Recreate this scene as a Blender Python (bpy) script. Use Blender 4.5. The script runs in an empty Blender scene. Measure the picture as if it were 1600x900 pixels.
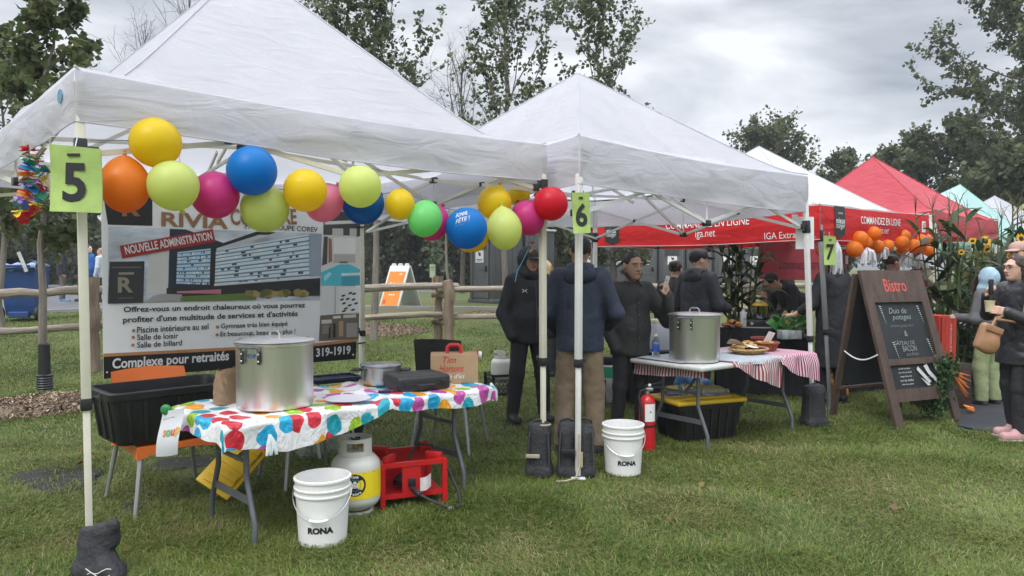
import bpy, bmesh, math, random
import numpy as np
from mathutils import Vector, Matrix
random.seed(7); rng = np.random.default_rng(11)
R = math.radians; PI = math.pi
SC = bpy.context.scene; COL = SC.collection

# ---------------------------------------------------------------- camera, sky, sun, exposure
CAM_Z = 1.5; FPX = 1155.0; PITCH = math.atan(30/1155)
cd = bpy.data.cameras.new('camera'); cam = bpy.data.objects.new('camera', cd); COL.objects.link(cam)
cd.sensor_width = 36; cd.lens = 36*FPX/1600; cd.clip_start = .05; cd.clip_end = 2000
cam.location = (0, 0, CAM_Z); cam.rotation_euler = (PI/2 - PITCH, 0, 0)
SC.camera = cam
SC.view_settings.view_transform = 'Standard'; SC.view_settings.look = 'None'
SC.view_settings.exposure = 0.70; SC.view_settings.gamma = 1.0
SUN_EL, SUN_AZ = R(52), R(205)      # azimuth from +Y clockwise (behind the camera, a little left)
wd = bpy.data.worlds.new('World'); SC.world = wd; wd.use_nodes = True
wn = wd.node_tree.nodes; wl = wd.node_tree.links; wn.clear()
def wnode(t, **k):
    n = wn.new(t)
    for a, b in k.items(): setattr(n, a, b)
    return n
wo = wnode('ShaderNodeOutputWorld'); bg = wnode('ShaderNodeBackground'); bg.inputs[1].default_value = 0.1
sky = wnode('ShaderNodeTexSky', sky_type='NISHITA', sun_disc=False); sky.sun_elevation = SUN_EL; sky.sun_rotation = SUN_AZ
tc = wnode('ShaderNodeTexCoord'); mp = wnode('ShaderNodeMapping'); mp.inputs['Scale'].default_value = (1.5, 1.5, 4.6)
mp.inputs['Location'].default_value = (3.3, 1.2, 0.4)
n1 = wnode('ShaderNodeTexNoise'); n1.inputs['Scale'].default_value = 1.7; n1.inputs['Detail'].default_value = 9; n1.inputs['Roughness'].default_value = .52; n1.inputs['Distortion'].default_value = .25
cr = wnode('ShaderNodeValToRGB'); e = cr.color_ramp.elements
e[0].position = .37; e[0].color = (.29, .325, .38, 1); e[1].position = .64; e[1].color = (.84, .86, .89, 1)
m = cr.color_ramp.elements.new(.5); m.color = (.54, .57, .615, 1)
sep = wnode('ShaderNodeSeparateXYZ'); mr = wnode('ShaderNodeMapRange'); mr.inputs['From Min'].default_value = .32; mr.inputs['From Max'].default_value = .95
mr.inputs['To Min'].default_value = 7.6; mr.inputs['To Max'].default_value = 34.0      # an overcast sky is brightest overhead
mul = wnode('ShaderNodeVectorMath', operation='SCALE'); mix = wnode('ShaderNodeMix', data_type='RGBA'); mix.inputs[0].default_value = .93
wl.new(tc.outputs['Generated'], mp.inputs[0]); wl.new(mp.outputs[0], n1.inputs['Vector']); wl.new(n1.outputs[0], cr.inputs[0])
wl.new(tc.outputs['Generated'], sep.inputs[0]); wl.new(sep.outputs[2], mr.inputs[0])
wl.new(cr.outputs[0], mul.inputs[0]); wl.new(mr.outputs[0], mul.inputs['Scale'])
wl.new(sky.outputs[0], mix.inputs[6]); wl.new(mul.outputs[0], mix.inputs[7]); wl.new(mix.outputs[2], bg.inputs[0]); wl.new(bg.outputs[0], wo.inputs[0])
sd = bpy.data.lights.new('sun', 'SUN'); sd.energy = 1.0; sd.angle = R(25); sd.color = (1, .97, .92)
sun = bpy.data.objects.new('sun', sd); COL.objects.link(sun)
_d = Vector((math.sin(SUN_AZ)*math.cos(SUN_EL), math.cos(SUN_AZ)*math.cos(SUN_EL), math.sin(SUN_EL)))
sun.rotation_euler = (-_d).to_track_quat('-Z', 'Y').to_euler(); sun.location = (0, -5, 12)

# ---------------------------------------------------------------- measuring helpers
_fw = Vector((0, math.cos(PITCH), -math.sin(PITCH))); _up = Vector((0, math.sin(PITCH), math.cos(PITCH)))
def ray(px, py): return Vector((1, 0, 0))*((px-800)/FPX) + _up*((450-py)/FPX) + _fw
def P(px, py, Y):
    d = ray(px, py); return Vector((0, 0, CAM_Z)) + d*(Y/d.y)
def G(px, py, z=0.0):
    d = ray(px, py); return Vector((0, 0, CAM_Z)) + d*((z-CAM_Z)/d.z)
def XP(px, Y): return (px-800)/FPX*Y
def smooth(a, b, x):
    t = np.clip((x-a)/(b-a), 0, 1); return t*t*(3-2*t)
def TZ(x, y):                                                   # the lawn rises a little behind the tents
    return 0.5*smooth(10.3, 18, -.574*np.asarray(x)+.819*np.asarray(y)) + 0.0*np.asarray(x)
def tz(x, y): return float(TZ(x, y))

# ---------------------------------------------------------------- object helpers
XF = {}
def tag(o, label=None, cat=None, group=None, kind=None):
    if label: o['label'] = label
    if cat: o['category'] = cat
    if group: o['group'] = group
    if kind: o['kind'] = kind
    return o
def thing(name, label, cat, loc=(0, 0, 0), rz=0.0, group=None):
    o = bpy.data.objects.new(name, None); COL.objects.link(o); o.empty_display_size = .1
    o.location = loc; o.rotation_euler = (0, 0, rz); tag(o, label, cat, group)
    XF[o.name] = Matrix.Translation(Vector(loc)) @ Matrix.Rotation(rz, 4, 'Z')
    return o
def kids(o): return [c for c in bpy.data.objects if c.parent == o]
def dup(o, loc=None, rz=None, label=None, group=None, parent=None):
    c = o.copy(); COL.objects.link(c)
    if parent is not None: c.parent = parent
    if loc is not None: c.location = loc
    if rz is not None: c.rotation_euler = (0, 0, rz)
    if label: c['label'] = label
    if group: c['group'] = group
    for ch in o.children: dup(ch, parent=c)
    return c
def link(name, me, mats, parent=None):
    for m_ in (mats if isinstance(mats, (list, tuple)) else [mats]): me.materials.append(m_)
    o = bpy.data.objects.new(name, me); COL.objects.link(o)
    if parent is not None: o.parent = parent
    return o
def mesh_np(name, V, F, mats, parent=None, smooth_=True, attr=None, fmat=None):
    me = bpy.data.meshes.new(name); V = np.asarray(V, np.float32); F = np.asarray(F, np.int32); k = F.shape[1]
    me.vertices.add(len(V)); me.vertices.foreach_set('co', V.ravel())
    me.loops.add(F.size); me.loops.foreach_set('vertex_index', F.ravel())
    me.polygons.add(len(F)); me.polygons.foreach_set('loop_start', np.arange(0, F.size, k, dtype=np.int32))
    try: me.polygons.foreach_set('loop_total', np.full(len(F), k, np.int32))
    except Exception: pass
    if smooth_: me.polygons.foreach_set('use_smooth', np.ones(len(F), bool))
    if fmat is not None: me.polygons.foreach_set('material_index', np.asarray(fmat, np.int32))
    if attr is not None:
        a = me.attributes.new('tint', 'FLOAT', 'POINT'); a.data.foreach_set('value', np.asarray(attr, np.float32))
    me.update(calc_edges=True)
    return link(name, me, mats, parent)

_tcache = {}
def text_geo(s, bold=0.0, shear=0.0, spacing=1.0):
    key = (s, bold, shear, spacing)
    if key not in _tcache:
        cu = bpy.data.curves.new('t', 'FONT'); cu.body = s; cu.size = 1; cu.offset = bold; cu.shear = shear; cu.space_character = spacing
        cu.align_x = 'CENTER'; cu.align_y = 'CENTER'; cu.resolution_u = 3
        ob = bpy.data.objects.new('t', cu); COL.objects.link(ob)
        me = bpy.data.meshes.new_from_object(ob.evaluated_get(bpy.context.evaluated_depsgraph_get()))
        V = np.array([v.co[:] for v in me.vertices]) if len(me.vertices) else np.zeros((0, 3)); F = [tuple(p.vertices) for p in me.polygons]
        bpy.data.objects.remove(ob); bpy.data.curves.remove(cu); bpy.data.meshes.remove(me)
        if len(V):
            V[:, 0] -= (V[:, 0].min()+V[:, 0].max())/2; V[:, 1] -= (V[:, 1].min()+V[:, 1].max())/2
        _tcache[key] = (V, F)
    return _tcache[key]

def frame(o, x, y):                                             # 4x4 from an origin and two axes
    x = Vector(x).normalized(); z = x.cross(Vector(y)).normalized(); y = z.cross(x)
    return Matrix(((x.x, y.x, z.x, o[0]), (x.y, y.y, z.y, o[1]), (x.z, y.z, z.z, o[2]), (0, 0, 0, 1)))

class MB:
    def __init__(s): s.V = []; s.F = []; s.M = []; s.mi = 0; s.UV = None
    def add(s, V, F):
        n = len(s.V); s.V += [tuple(v) for v in V]; s.F += [tuple(i+n for i in f) for f in F]; s.M += [s.mi]*len(F); return s
    def bm(s, b, mat=None):
        if mat is not None: bmesh.ops.transform(b, matrix=mat, verts=b.verts)
        b.verts.index_update(); s.add([v.co for v in b.verts], [[v.index for v in f.verts] for f in b.faces]); b.free(); return s
    def box(s, c, size, rot=None, bevel=0.0, seg=2):
        b = bmesh.new(); bmesh.ops.create_cube(b, size=1)
        bmesh.ops.scale(b, vec=size, verts=b.verts)
        if bevel > 0: bmesh.ops.bevel(b, geom=b.edges[:], offset=bevel, segments=seg, profile=.5, affect='EDGES')
        m_ = Matrix.Translation(Vector(c))
        if rot is not None: m_ = (rot @ m_ if rot.translation.length > 1e-6 else m_ @ rot) if isinstance(rot, Matrix) else m_ @ Matrix.Rotation(rot, 4, 'Z')
        return s.bm(b, m_)
    def bar(s, a, b, w, h=None, up=(0, 0, 1), bevel=0.0):         # square bar from a to b
        a = Vector(a); b = Vector(b); d = b-a; h = h or w
        y = Vector(up)
        if abs(d.normalized().dot(y)) > .98: y = Vector((0, 1, 0))
        m_ = frame((a+b)/2, d, y); return s.box((0, 0, 0), (d.length, h, w), m_, bevel)
    def tube(s, pts, r, n=8, cap=True):
        pts = [Vector(p) for p in pts]; k = len(pts)
        rs = list(r) if isinstance(r, (list, tuple, np.ndarray)) else [r]*k
        t = [(pts[min(i+1, k-1)]-pts[max(i-1, 0)]).normalized() for i in range(k)]
        u = Vector((0, 0, 1)) if abs(t[0].z) < .9 else Vector((1, 0, 0))
        u = (u - t[0]*u.dot(t[0])).normalized(); V = []; F = []
        for i in range(k):
            u = (u - t[i]*u.dot(t[i])); u = u.normalized() if u.length > 1e-6 else Vector((1, 0, 0)); v = t[i].cross(u)
            for j in range(n):
                a = 2*PI*j/n; V.append(pts[i] + (u*math.cos(a)+v*math.sin(a))*rs[i])
        for i in range(k-1):
            for j in range(n): F.append((i*n+j, i*n+(j+1) % n, (i+1)*n+(j+1) % n, (i+1)*n+j))
        if cap: F.append(tuple(range(n-1, -1, -1))); F.append(tuple((k-1)*n+j for j in range(n)))
        return s.add(V, F)
    def lathe(s, prof, n=32, at=(0, 0, 0), mat=None, a0=0, a1=2*PI):
        full = abs(a1-a0-2*PI) < 1e-6; m_ = n if full else n+1; V = []; F = []; at = Vector(at)
        for (r_, z) in prof:
            for j in range(m_):
                a = a0+(a1-a0)*j/n; p = Vector((r_*math.cos(a), r_*math.sin(a), z))
                V.append((mat @ p if mat else p)+at)
        for i in range(len(prof)-1):
            for j in range(n):
                k = (j+1) % m_ if full else j+1
                F.append((i*m_+j, i*m_+k, (i+1)*m_+k, (i+1)*m_+j))
        return s.add(V, F)
    def grid(s, fn, nu, nv, closed_u=False):
        V = [fn(i/nu, j/nv) for j in range(nv+1) for i in range(nu+1)]; w = nu+1
        return s.add(V, [(j*w+i, j*w+i+1, (j+1)*w+i+1, (j+1)*w+i) for j in range(nv) for i in range(nu)])
    def ball(s, c, r, seg=24, rings=14, mat=None):
        b = bmesh.new(); bmesh.ops.create_uvsphere(b, u_segments=seg, v_segments=rings, radius=1)
        r = (r, r, r) if isinstance(r, (int, float)) else r
        m_ = Matrix.Translation(Vector(c)) @ (mat.to_4x4() if mat else Matrix.Identity(4)) @ Matrix.Diagonal((r[0], r[1], r[2], 1))
        return s.bm(b, m_)
    def prism(s, poly, depth, mat=None):                         # polygon in XY extruded to -depth in z
        n = len(poly); V = [Vector((p[0], p[1], 0)) for p in poly] + [Vector((p[0], p[1], -depth)) for p in poly]
        if mat: V = [mat @ v for v in V]
        F = [tuple(range(n)), tuple(range(2*n-1, n-1, -1))] + [(i, n+i, n+(i+1) % n, (i+1) % n) for i in range(n)]
        return s.add(V, F)
    def poly(s, pts): return s.add(pts, [tuple(range(len(pts)))])
    def text(s, t, mat=None, size=.1, bold=0.0, shear=0.0, sx=1.0, spacing=1.0, warp=None, width=None, height=None, left=False):
        V, F = text_geo(t, bold, shear, spacing)
        if not len(V): return s
        W = np.ptp(V[:, 0]) or 1; H = np.ptp(V[:, 1]) or 1
        kx, ky = size*sx, size
        if height: ky = height/H; kx = ky*sx
        if width: kx = width/W; ky = ky if height else kx
        off = W*kx/2 if left else 0
        pts = [Vector((v[0]*kx+off, v[1]*ky, 0)) for v in V]
        if warp: pts = [Vector(warp(p.x, p.y)) for p in pts]
        if mat: pts = [mat @ p for p in pts]
        return s.add(pts, F)
    def build(s, name, mats, parent=None, smooth_=True, angle=40, world=None, uv=None):
        V = s.V
        if world is not None:
            inv = XF[world.name].inverted(); V = [tuple(inv @ Vector(v)) for v in V]
        me = bpy.data.meshes.new(name); me.from_pydata([tuple(v) for v in V], [], s.F); me.validate(clean_customdata=False)
        if any(s.M) and len(me.polygons) == len(s.M): me.polygons.foreach_set('material_index', s.M)
        if uv is not None and len(uv) == len(V):
            ul = me.uv_layers.new(name='UVMap'); idx = np.zeros(len(me.loops), np.int32); me.loops.foreach_get('vertex_index', idx)
            ul.data.foreach_set('uv', np.asarray(uv, np.float32)[idx].ravel())
        if smooth_:
            me.shade_smooth(); me.set_sharp_from_angle(angle=R(angle))
        return link(name, me, mats, parent)

# ---------------------------------------------------------------- implicit surfaces for bodies, clothes, bags
class SDF:
    def __init__(s, lo, hi, h):
        s.lo = np.array(lo, float); s.h = h; n = np.ceil((np.array(hi)-s.lo)/h).astype(int)+1
        s.f = np.full(n, 1.0, np.float32); s.ax = [s.lo[i]+h*np.arange(n[i]) for i in range(3)]
    def win(s, lo, hi, pad):
        sl = []
        for i in range(3):
            a = max(0, int((lo[i]-pad-s.lo[i])/s.h)); b = min(s.f.shape[i], int((hi[i]+pad-s.lo[i])/s.h)+2)
            if b <= a: return None
            sl.append(slice(a, b))
        return tuple(sl), s.ax[0][sl[0]][:, None, None], s.ax[1][sl[1]][None, :, None], s.ax[2][sl[2]][None, None, :]
    def put(s, w, d, k, sub):
        f = s.f[w[0]]; d = d.astype(np.float32)
        if sub: a, b = -f, d; 
        else: a, b = f, d
        if sub:                                                   # f = max(f, -d)
            hh = np.clip(.5-.5*(f+d)/k, 0, 1); s.f[w[0]] = f*(1-hh) + (-d)*hh + k*hh*(1-hh)
        else:
            hh = np.clip(.5+.5*(d-f)/k, 0, 1); s.f[w[0]] = d*(1-hh)+f*hh - k*hh*(1-hh)
        return s
    def cap(s, a, b, ra, rb=None, k=.02, sub=False, fl=(1, 1, 1)):
        rb = ra if rb is None else rb; a = np.array(a, float); b = np.array(b, float); fl = np.array(fl, float); r_ = max(ra, rb)
        w = s.win(np.minimum(a, b)-r_/fl, np.maximum(a, b)+r_/fl, k+3*s.h)
        if w is None: return s
        p = [(w[i+1]-a[i])*fl[i] for i in range(3)]; ba = (b-a)*fl; L = ba@ba or 1e-9
        t = np.clip((p[0]*ba[0]+p[1]*ba[1]+p[2]*ba[2])/L, 0, 1)
        d = np.sqrt((p[0]-t*ba[0])**2+(p[1]-t*ba[1])**2+(p[2]-t*ba[2])**2) - (ra+(rb-ra)*t)
        return s.put(w, d, k, sub)
    def chain(s, pts, rs, k=.02):
        for i in range(len(pts)-1): s.cap(pts[i], pts[i+1], rs[i], rs[i+1], k)
        return s
    def ell(s, c, r, rot=None, k=.02, sub=False):
        c = np.array(c, float); r = np.array(r, float); m_ = r.max()
        w = s.win(c-m_, c+m_, k+3*s.h)
        if w is None: return s
        p = [w[i+1]-c[i] for i in range(3)]
        if rot is not None:
            q = np.array(rot.to_3x3()); p = [p[0]*q[0, i]+p[1]*q[1, i]+p[2]*q[2, i] for i in range(3)]
        k0 = np.sqrt((p[0]/r[0])**2+(p[1]/r[1])**2+(p[2]/r[2])**2); k1 = np.sqrt((p[0]/r[0]**2)**2+(p[1]/r[1]**2)**2+(p[2]/r[2]**2)**2)
        return s.put(w, k0*(k0-1)/np.maximum(k1, 1e-6), k, sub)
    def box(s, c, half, rnd=.01, rot=None, k=.01, sub=False):
        c = np.array(c, float); half = np.array(half, float); m_ = np.linalg.norm(half)
        w = s.win(c-m_, c+m_, k+3*s.h)
        if w is None: return s
        p = [w[i+1]-c[i] for i in range(3)]
        if rot is not None:
            q = np.array(rot.to_3x3()); p = [p[0]*q[0, i]+p[1]*q[1, i]+p[2]*q[2, i] for i in range(3)]
        q = [np.abs(p[i])-half[i]+rnd for i in range(3)]
        d = np.sqrt(sum(np.maximum(x, 0)**2 for x in q)) + np.minimum(np.maximum(np.maximum(q[0], q[1]), q[2]), 0) - rnd
        return s.put(w, d, k, sub)
    def cut(s, n, c, k=.006):                                     # keep n.p < c
        d = n[0]*s.ax[0][:, None, None]+n[1]*s.ax[1][None, :, None]+n[2]*s.ax[2][None, None, :]-c
        s.f = np.maximum(s.f, d.astype(np.float32)); return s
    def ripple(s, amp, fx, fz, seed=0.0):                          # creases: ridged value noise on skewed axes
        x = s.ax[0][:, None, None]; y = s.ax[1][None, :, None]; z = s.ax[2][None, None, :]; r_ = np.random.default_rng(int(abs(seed)*97)+1); acc = 0
        for o, (k, w) in enumerate(((1.0, 1.0), (2.1, .45))):
            T = r_.uniform(0, 1, (16, 16, 16)).astype(np.float32); sg = 1 if o == 0 else -1
            c = [((x+sg*.55*z+.2*y)*fx*k/3.2) % 16, ((y-.3*z+0*x)*fx*k/3.2) % 16, ((z-sg*.5*x+.3*y)*fz*k/6.5) % 16]
            c = [np.broadcast_to(q, s.f.shape) for q in c]; i0 = [q.astype(np.int32) % 16 for q in c]; fr = [(q-np.floor(q)).astype(np.float32) for q in c]; fr = [q*q*(3-2*q) for q in fr]; i1 = [(q+1) % 16 for q in i0]; n = 0
            for a in (0, 1):
                for b in (0, 1):
                    for d in (0, 1): n = n+T[i1[0] if a else i0[0], i1[1] if b else i0[1], i1[2] if d else i0[2]]*(fr[0] if a else 1-fr[0])*(fr[1] if b else 1-fr[1])*(fr[2] if d else 1-fr[2])
            acc = acc+w*(np.abs(2*n-1)*2-.8)
        s.f = s.f-(amp*1.5*acc).astype(np.float32)*(s.f < .2); return s
    def geo(s):
        f = s.f; inn = f < 0; n = np.array(f.shape)-1
        cs = np.zeros(n, np.int8)
        for i in (0, 1):
            for j in (0, 1):
                for k in (0, 1): cs += inn[i:i+n[0], j:j+n[1], k:k+n[2]]
        act = np.argwhere((cs > 0) & (cs < 8))
        if not len(act): return np.zeros((0, 3)), np.zeros((0, 4), int)
        idx = np.full(n, -1, np.int32); idx[tuple(act.T)] = np.arange(len(act))
        acc = np.zeros((len(act), 3)); cnt = np.zeros(len(act)); cor = [(i, j, k) for i in (0, 1) for j in (0, 1) for k in (0, 1)]
        for a in cor:
            for ax in range(3):
                if a[ax]: continue
                b = list(a); b[ax] = 1
                fa = f[tuple((act+a).T)]; fb = f[tuple((act+b).T)]; mk = (fa < 0) != (fb < 0)
                t = np.where(mk, fa/np.where(mk, fa-fb, 1), 0); pt = np.repeat(np.array(a, float)[None], len(act), 0); pt[:, ax] = t
                acc[mk] += pt[mk]; cnt[mk] += 1
        V = s.lo+s.h*(act+acc/cnt[:, None]); Q = []
        for ax in range(3):
            o1, o2 = (ax+1) % 3, (ax+2) % 3
            sl = [slice(1, -1)]*3; sl[ax] = slice(None, -1); sh = list(sl); sh[ax] = slice(1, None)
            A = inn[tuple(sl)]; B = inn[tuple(sh)]; e_ = np.argwhere(A != B)
            if not len(e_): continue
            off = np.ones(3, int); off[ax] = 0; pos = e_+off; fl = A[tuple(e_.T)]
            def cell(d1, d2):
                q = pos.copy(); q[:, o1] -= d1; q[:, o2] -= d2; return idx[tuple(q.T)]
            q = np.stack([cell(1, 1), cell(0, 1), cell(0, 0), cell(1, 0)], 1); q[~fl] = q[~fl][:, ::-1]; Q.append(q)
        Q = np.concatenate(Q); Q = Q[(Q >= 0).all(1)]; return V, Q
    def build(s, name, mats, parent=None, fmat=None):
        V, Q = s.geo(); fm = None
        if fmat is not None:
            c = V[Q].mean(1); fm = fmat(c)
        return mesh_np(name, V, Q, mats, parent, fmat=fm)

# ---------------------------------------------------------------- materials
def mat_base(name):
    m_ = bpy.data.materials.new(name); m_.use_nodes = True; nt = m_.node_tree; b = nt.nodes['Principled BSDF']; return m_, nt, b
def lk(nt, a, b): nt.links.new(a, b)
def nn(nt, t, **k):
    n = nt.nodes.new(t)
    for a, b in k.items():
        if a.startswith('i_'): n.inputs[a[2:].replace('_', ' ')].default_value = b
        else: setattr(n, a, b)
    return n
def ramp(nt, stops, const=False):
    n = nn(nt, 'ShaderNodeValToRGB'); el = n.color_ramp.elements
    if const: n.color_ramp.interpolation = 'CONSTANT'
    while len(el) < len(stops): el.new(.5)
    for i, (p, c) in enumerate(stops): el[i].position = p; el[i].color = (*c, 1) if len(c) == 3 else c
    return n
def M(name, col, rough=.6, var=.12, scale=6.0, bump=0.0, bscale=80.0, metal=0.0, spec=.5, trans=0.0, stretch=None, rvar=0.0, coat=0.0):
    m_, nt, b = mat_base(name); t = nn(nt, 'ShaderNodeTexCoord'); src = t.outputs['Object']
    if stretch:
        mpp = nn(nt, 'ShaderNodeMapping', i_Scale=stretch); lk(nt, src, mpp.inputs[0]); src = mpp.outputs[0]
    n = nn(nt, 'ShaderNodeTexNoise', i_Scale=scale, i_Detail=6.0, i_Roughness=.6); lk(nt, src, n.inputs['Vector'])
    lo = tuple(max(0, c*(1-var)) for c in col); hi = tuple(min(1, c*(1+var)) for c in col)
    r_ = ramp(nt, [(.3, lo), (.7, hi)]); lk(nt, n.outputs[0], r_.inputs[0]); lk(nt, r_.outputs[0], b.inputs['Base Color'])
    b.inputs['Roughness'].default_value = rough; b.inputs['Metallic'].default_value = metal; b.inputs['Specular IOR Level'].default_value = spec
    if coat: b.inputs['Coat Weight'].default_value = coat
    if rvar:
        mr_ = nn(nt, 'ShaderNodeMapRange', i_To_Min=rough-rvar, i_To_Max=rough+rvar); lk(nt, n.outputs[0], mr_.inputs[0]); lk(nt, mr_.outputs[0], b.inputs['Roughness'])
    if bump:
        n2 = nn(nt, 'ShaderNodeTexNoise', i_Scale=bscale, i_Detail=5.0); lk(nt, src, n2.inputs['Vector'])
        bp = nn(nt, 'ShaderNodeBump', i_Strength=bump, i_Distance=.02); lk(nt, n2.outputs[0], bp.inputs['Height']); lk(nt, bp.outputs[0], b.inputs['Normal'])
    if trans:
        tr = nn(nt, 'ShaderNodeBsdfTranslucent'); mx = nn(nt, 'ShaderNodeMixShader'); mx.inputs[0].default_value = trans
        lk(nt, r_.outputs[0], tr.inputs[0]); lk(nt, b.outputs[0], mx.inputs[1]); lk(nt, tr.outputs[0], mx.inputs[2]); lk(nt, mx.outputs[0], nt.nodes['Material Output'].inputs[0])
    return m_
def fabric(name, col, trans=.3, rough=.55, fine=.10):              # tent cloth: long soft creases and fine crumple
    m_ = M(name, col, rough, .05, 2.0, 0, trans=trans, spec=.35); nt = m_.node_tree; b = nt.nodes['Principled BSDF']
    t = nn(nt, 'ShaderNodeTexCoord'); mpp = nn(nt, 'ShaderNodeMapping', i_Scale=(1, 1, 3.0)); lk(nt, t.outputs['Object'], mpp.inputs[0])
    a = nn(nt, 'ShaderNodeTexNoise', i_Scale=2.6, i_Detail=3.0, i_Distortion=1.2); lk(nt, mpp.outputs[0], a.inputs['Vector'])
    c = nn(nt, 'ShaderNodeTexNoise', i_Scale=16.0, i_Detail=4.0, i_Distortion=2.0); lk(nt, mpp.outputs[0], c.inputs['Vector'])
    b1 = nn(nt, 'ShaderNodeBump', i_Strength=.35, i_Distance=.05); lk(nt, a.outputs[0], b1.inputs['Height'])
    b2 = nn(nt, 'ShaderNodeBump', i_Strength=fine, i_Distance=.02); lk(nt, c.outputs[0], b2.inputs['Height']); lk(nt, b1.outputs[0], b2.inputs['Normal'])
    v = nn(nt, 'ShaderNodeTexVoronoi', feature='DISTANCE_TO_EDGE', i_Scale=1.7); lk(nt, t.outputs['Object'], v.inputs['Vector']); vr = ramp(nt, [(0, (0, 0, 0)), (.035, (1, 1, 1))]); lk(nt, v.outputs[0], vr.inputs[0])
    b3 = nn(nt, 'ShaderNodeBump', i_Strength=.10, i_Distance=.02); lk(nt, vr.outputs[0], b3.inputs['Height']); lk(nt, b2.outputs[0], b3.inputs['Normal'])
    lk(nt, b3.outputs[0], b.inputs['Normal']); return m_
def tinted(name, stops, rough=.6, trans=.3, spec=.3):              # colour from the per-vertex 'tint' attribute (leaves, grass, chips)
    m_, nt, b = mat_base(name); a = nn(nt, 'ShaderNodeAttribute', attribute_name='tint'); r_ = ramp(nt, stops)
    lk(nt, a.outputs['Fac'], r_.inputs[0]); lk(nt, r_.outputs[0], b.inputs['Base Color']); b.inputs['Roughness'].default_value = rough; b.inputs['Specular IOR Level'].default_value = spec
    if trans:
        tr = nn(nt, 'ShaderNodeBsdfTranslucent'); mx = nn(nt, 'ShaderNodeMixShader'); mx.inputs[0].default_value = trans
        lk(nt, r_.outputs[0], tr.inputs[0]); lk(nt, b.outputs[0], mx.inputs[1]); lk(nt, tr.outputs[0], mx.inputs[2]); lk(nt, mx.outputs[0], nt.nodes['Material Output'].inputs[0])
    return m_
def stripes(name, c1, c2, per, axis=0, frac=.5, rough=.8, trans=.1):      # woven stripes along a UV axis
    m_, nt, b = mat_base(name); t = nn(nt, 'ShaderNodeTexCoord'); sp = nn(nt, 'ShaderNodeSeparateXYZ'); lk(nt, t.outputs['UV'], sp.inputs[0])
    d = nn(nt, 'ShaderNodeMath', operation='DIVIDE'); d.inputs[1].default_value = per; lk(nt, sp.outputs[axis], d.inputs[0])
    f = nn(nt, 'ShaderNodeMath', operation='FRACT'); lk(nt, d.outputs[0], f.inputs[0])
    r_ = ramp(nt, [(0, c1), (frac-.06, c1), (frac+.06, c2), (.94, c2), (1, c1)]); lk(nt, f.outputs[0], r_.inputs[0]); lk(nt, r_.outputs[0], b.inputs['Base Color'])
    b.inputs['Roughness'].default_value = rough; b.inputs['Specular IOR Level'].default_value = .2
    n2 = nn(nt, 'ShaderNodeTexNoise', i_Scale=25.0, i_Detail=4.0); lk(nt, t.outputs['Object'], n2.inputs['Vector'])
    bp = nn(nt, 'ShaderNodeBump', i_Strength=.25, i_Distance=.02); lk(nt, n2.outputs[0], bp.inputs['Height']); lk(nt, bp.outputs[0], b.inputs['Normal']); return m_

WHITE = M('white_plastic', (.78, .78, .76), .4, .04, 5, .05, 200)
BLACKP = M('black_plastic', (.018, .018, .02), .38, .2, 8, .08, 150)
BLACKM = M('black_rubber', (.02, .02, .022), .6, .2)
DKGREY = M('dark_grey_metal', (.13, .14, .155), .4, .12, 10, .04, 60, metal=.3)
STEEL = M('steel', (.62, .63, .64), .28, .06, 3, .03, 40, metal=1.0, rvar=.08)
ALU = M('brushed_aluminium', (.66, .66, .66), .36, .10, 3, .05, 30, metal=1.0, stretch=(1, 1, .12), rvar=.1)
POLE = M('cream_powder_coat', (.66, .63, .52), .42, .06, 6, .04, 60)
POLEW = M('white_powder_coat', (.68, .68, .66), .4, .05, 6, .04, 60)
PAPER = M('white_paper', (.80, .80, .80), .7, .03, 3)
INK = M('black_ink', (.015, .015, .018), .6, .1)
PRINTW = M('white_print', (.82, .82, .82), .6, .03)
# ---------------------------------------------------------------- ground, path, lawn
def ground_mat():
    m_, nt, b = mat_base('lawn_soil'); t = nn(nt, 'ShaderNodeTexCoord')
    n1_ = nn(nt, 'ShaderNodeTexNoise', i_Scale=.55, i_Detail=8.0); n2_ = nn(nt, 'ShaderNodeTexNoise', i_Scale=38.0, i_Detail=6.0)
    for n in (n1_, n2_): lk(nt, t.outputs['Object'], n.inputs['Vector'])
    a = ramp(nt, [(.35, (.075, .105, .022)), (.5, (.105, .132, .028)), (.68, (.135, .128, .048))]); lk(nt, n1_.outputs[0], a.inputs[0])
    c = ramp(nt, [(.3, (.45, .45, .45)), (.7, (1.25, 1.25, 1.2))]); lk(nt, n2_.outputs[0], c.inputs[0])
    mx = nn(nt, 'ShaderNodeMix', data_type='RGBA', blend_type='MULTIPLY'); mx.inputs[0].default_value = 1
    lk(nt, a.outputs[0], mx.inputs[6]); lk(nt, c.outputs[0], mx.inputs[7]); lk(nt, mx.outputs[2], b.inputs['Base Color']); b.inputs['Roughness'].default_value = .9
    bp = nn(nt, 'ShaderNodeBump', i_Strength=.8, i_Distance=.05); lk(nt, n2_.outputs[0], bp.inputs['Height']); lk(nt, bp.outputs[0], b.inputs['Normal']); return m_
xs = np.concatenate([-np.geomspace(420, 12.5, 26), np.linspace(-12, 12, 61), np.geomspace(12.5, 420, 26)])
ys = np.concatenate([[-60, -25, -8, -2], np.linspace(0, 26, 66), np.geomspace(27, 700, 26)])
GX, GY = np.meshgrid(xs, ys); GZ = TZ(GX, GY); nx = len(xs)
ii, jj = np.meshgrid(np.arange(nx-1), np.arange(len(ys)-1)); b0 = (jj*nx+ii).ravel()
tag(mesh_np('ground', np.stack([GX.ravel(), GY.ravel(), GZ.ravel()], 1), np.stack([b0, b0+1, b0+nx+1, b0+nx], 1), ground_mat()), kind='structure')

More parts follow.
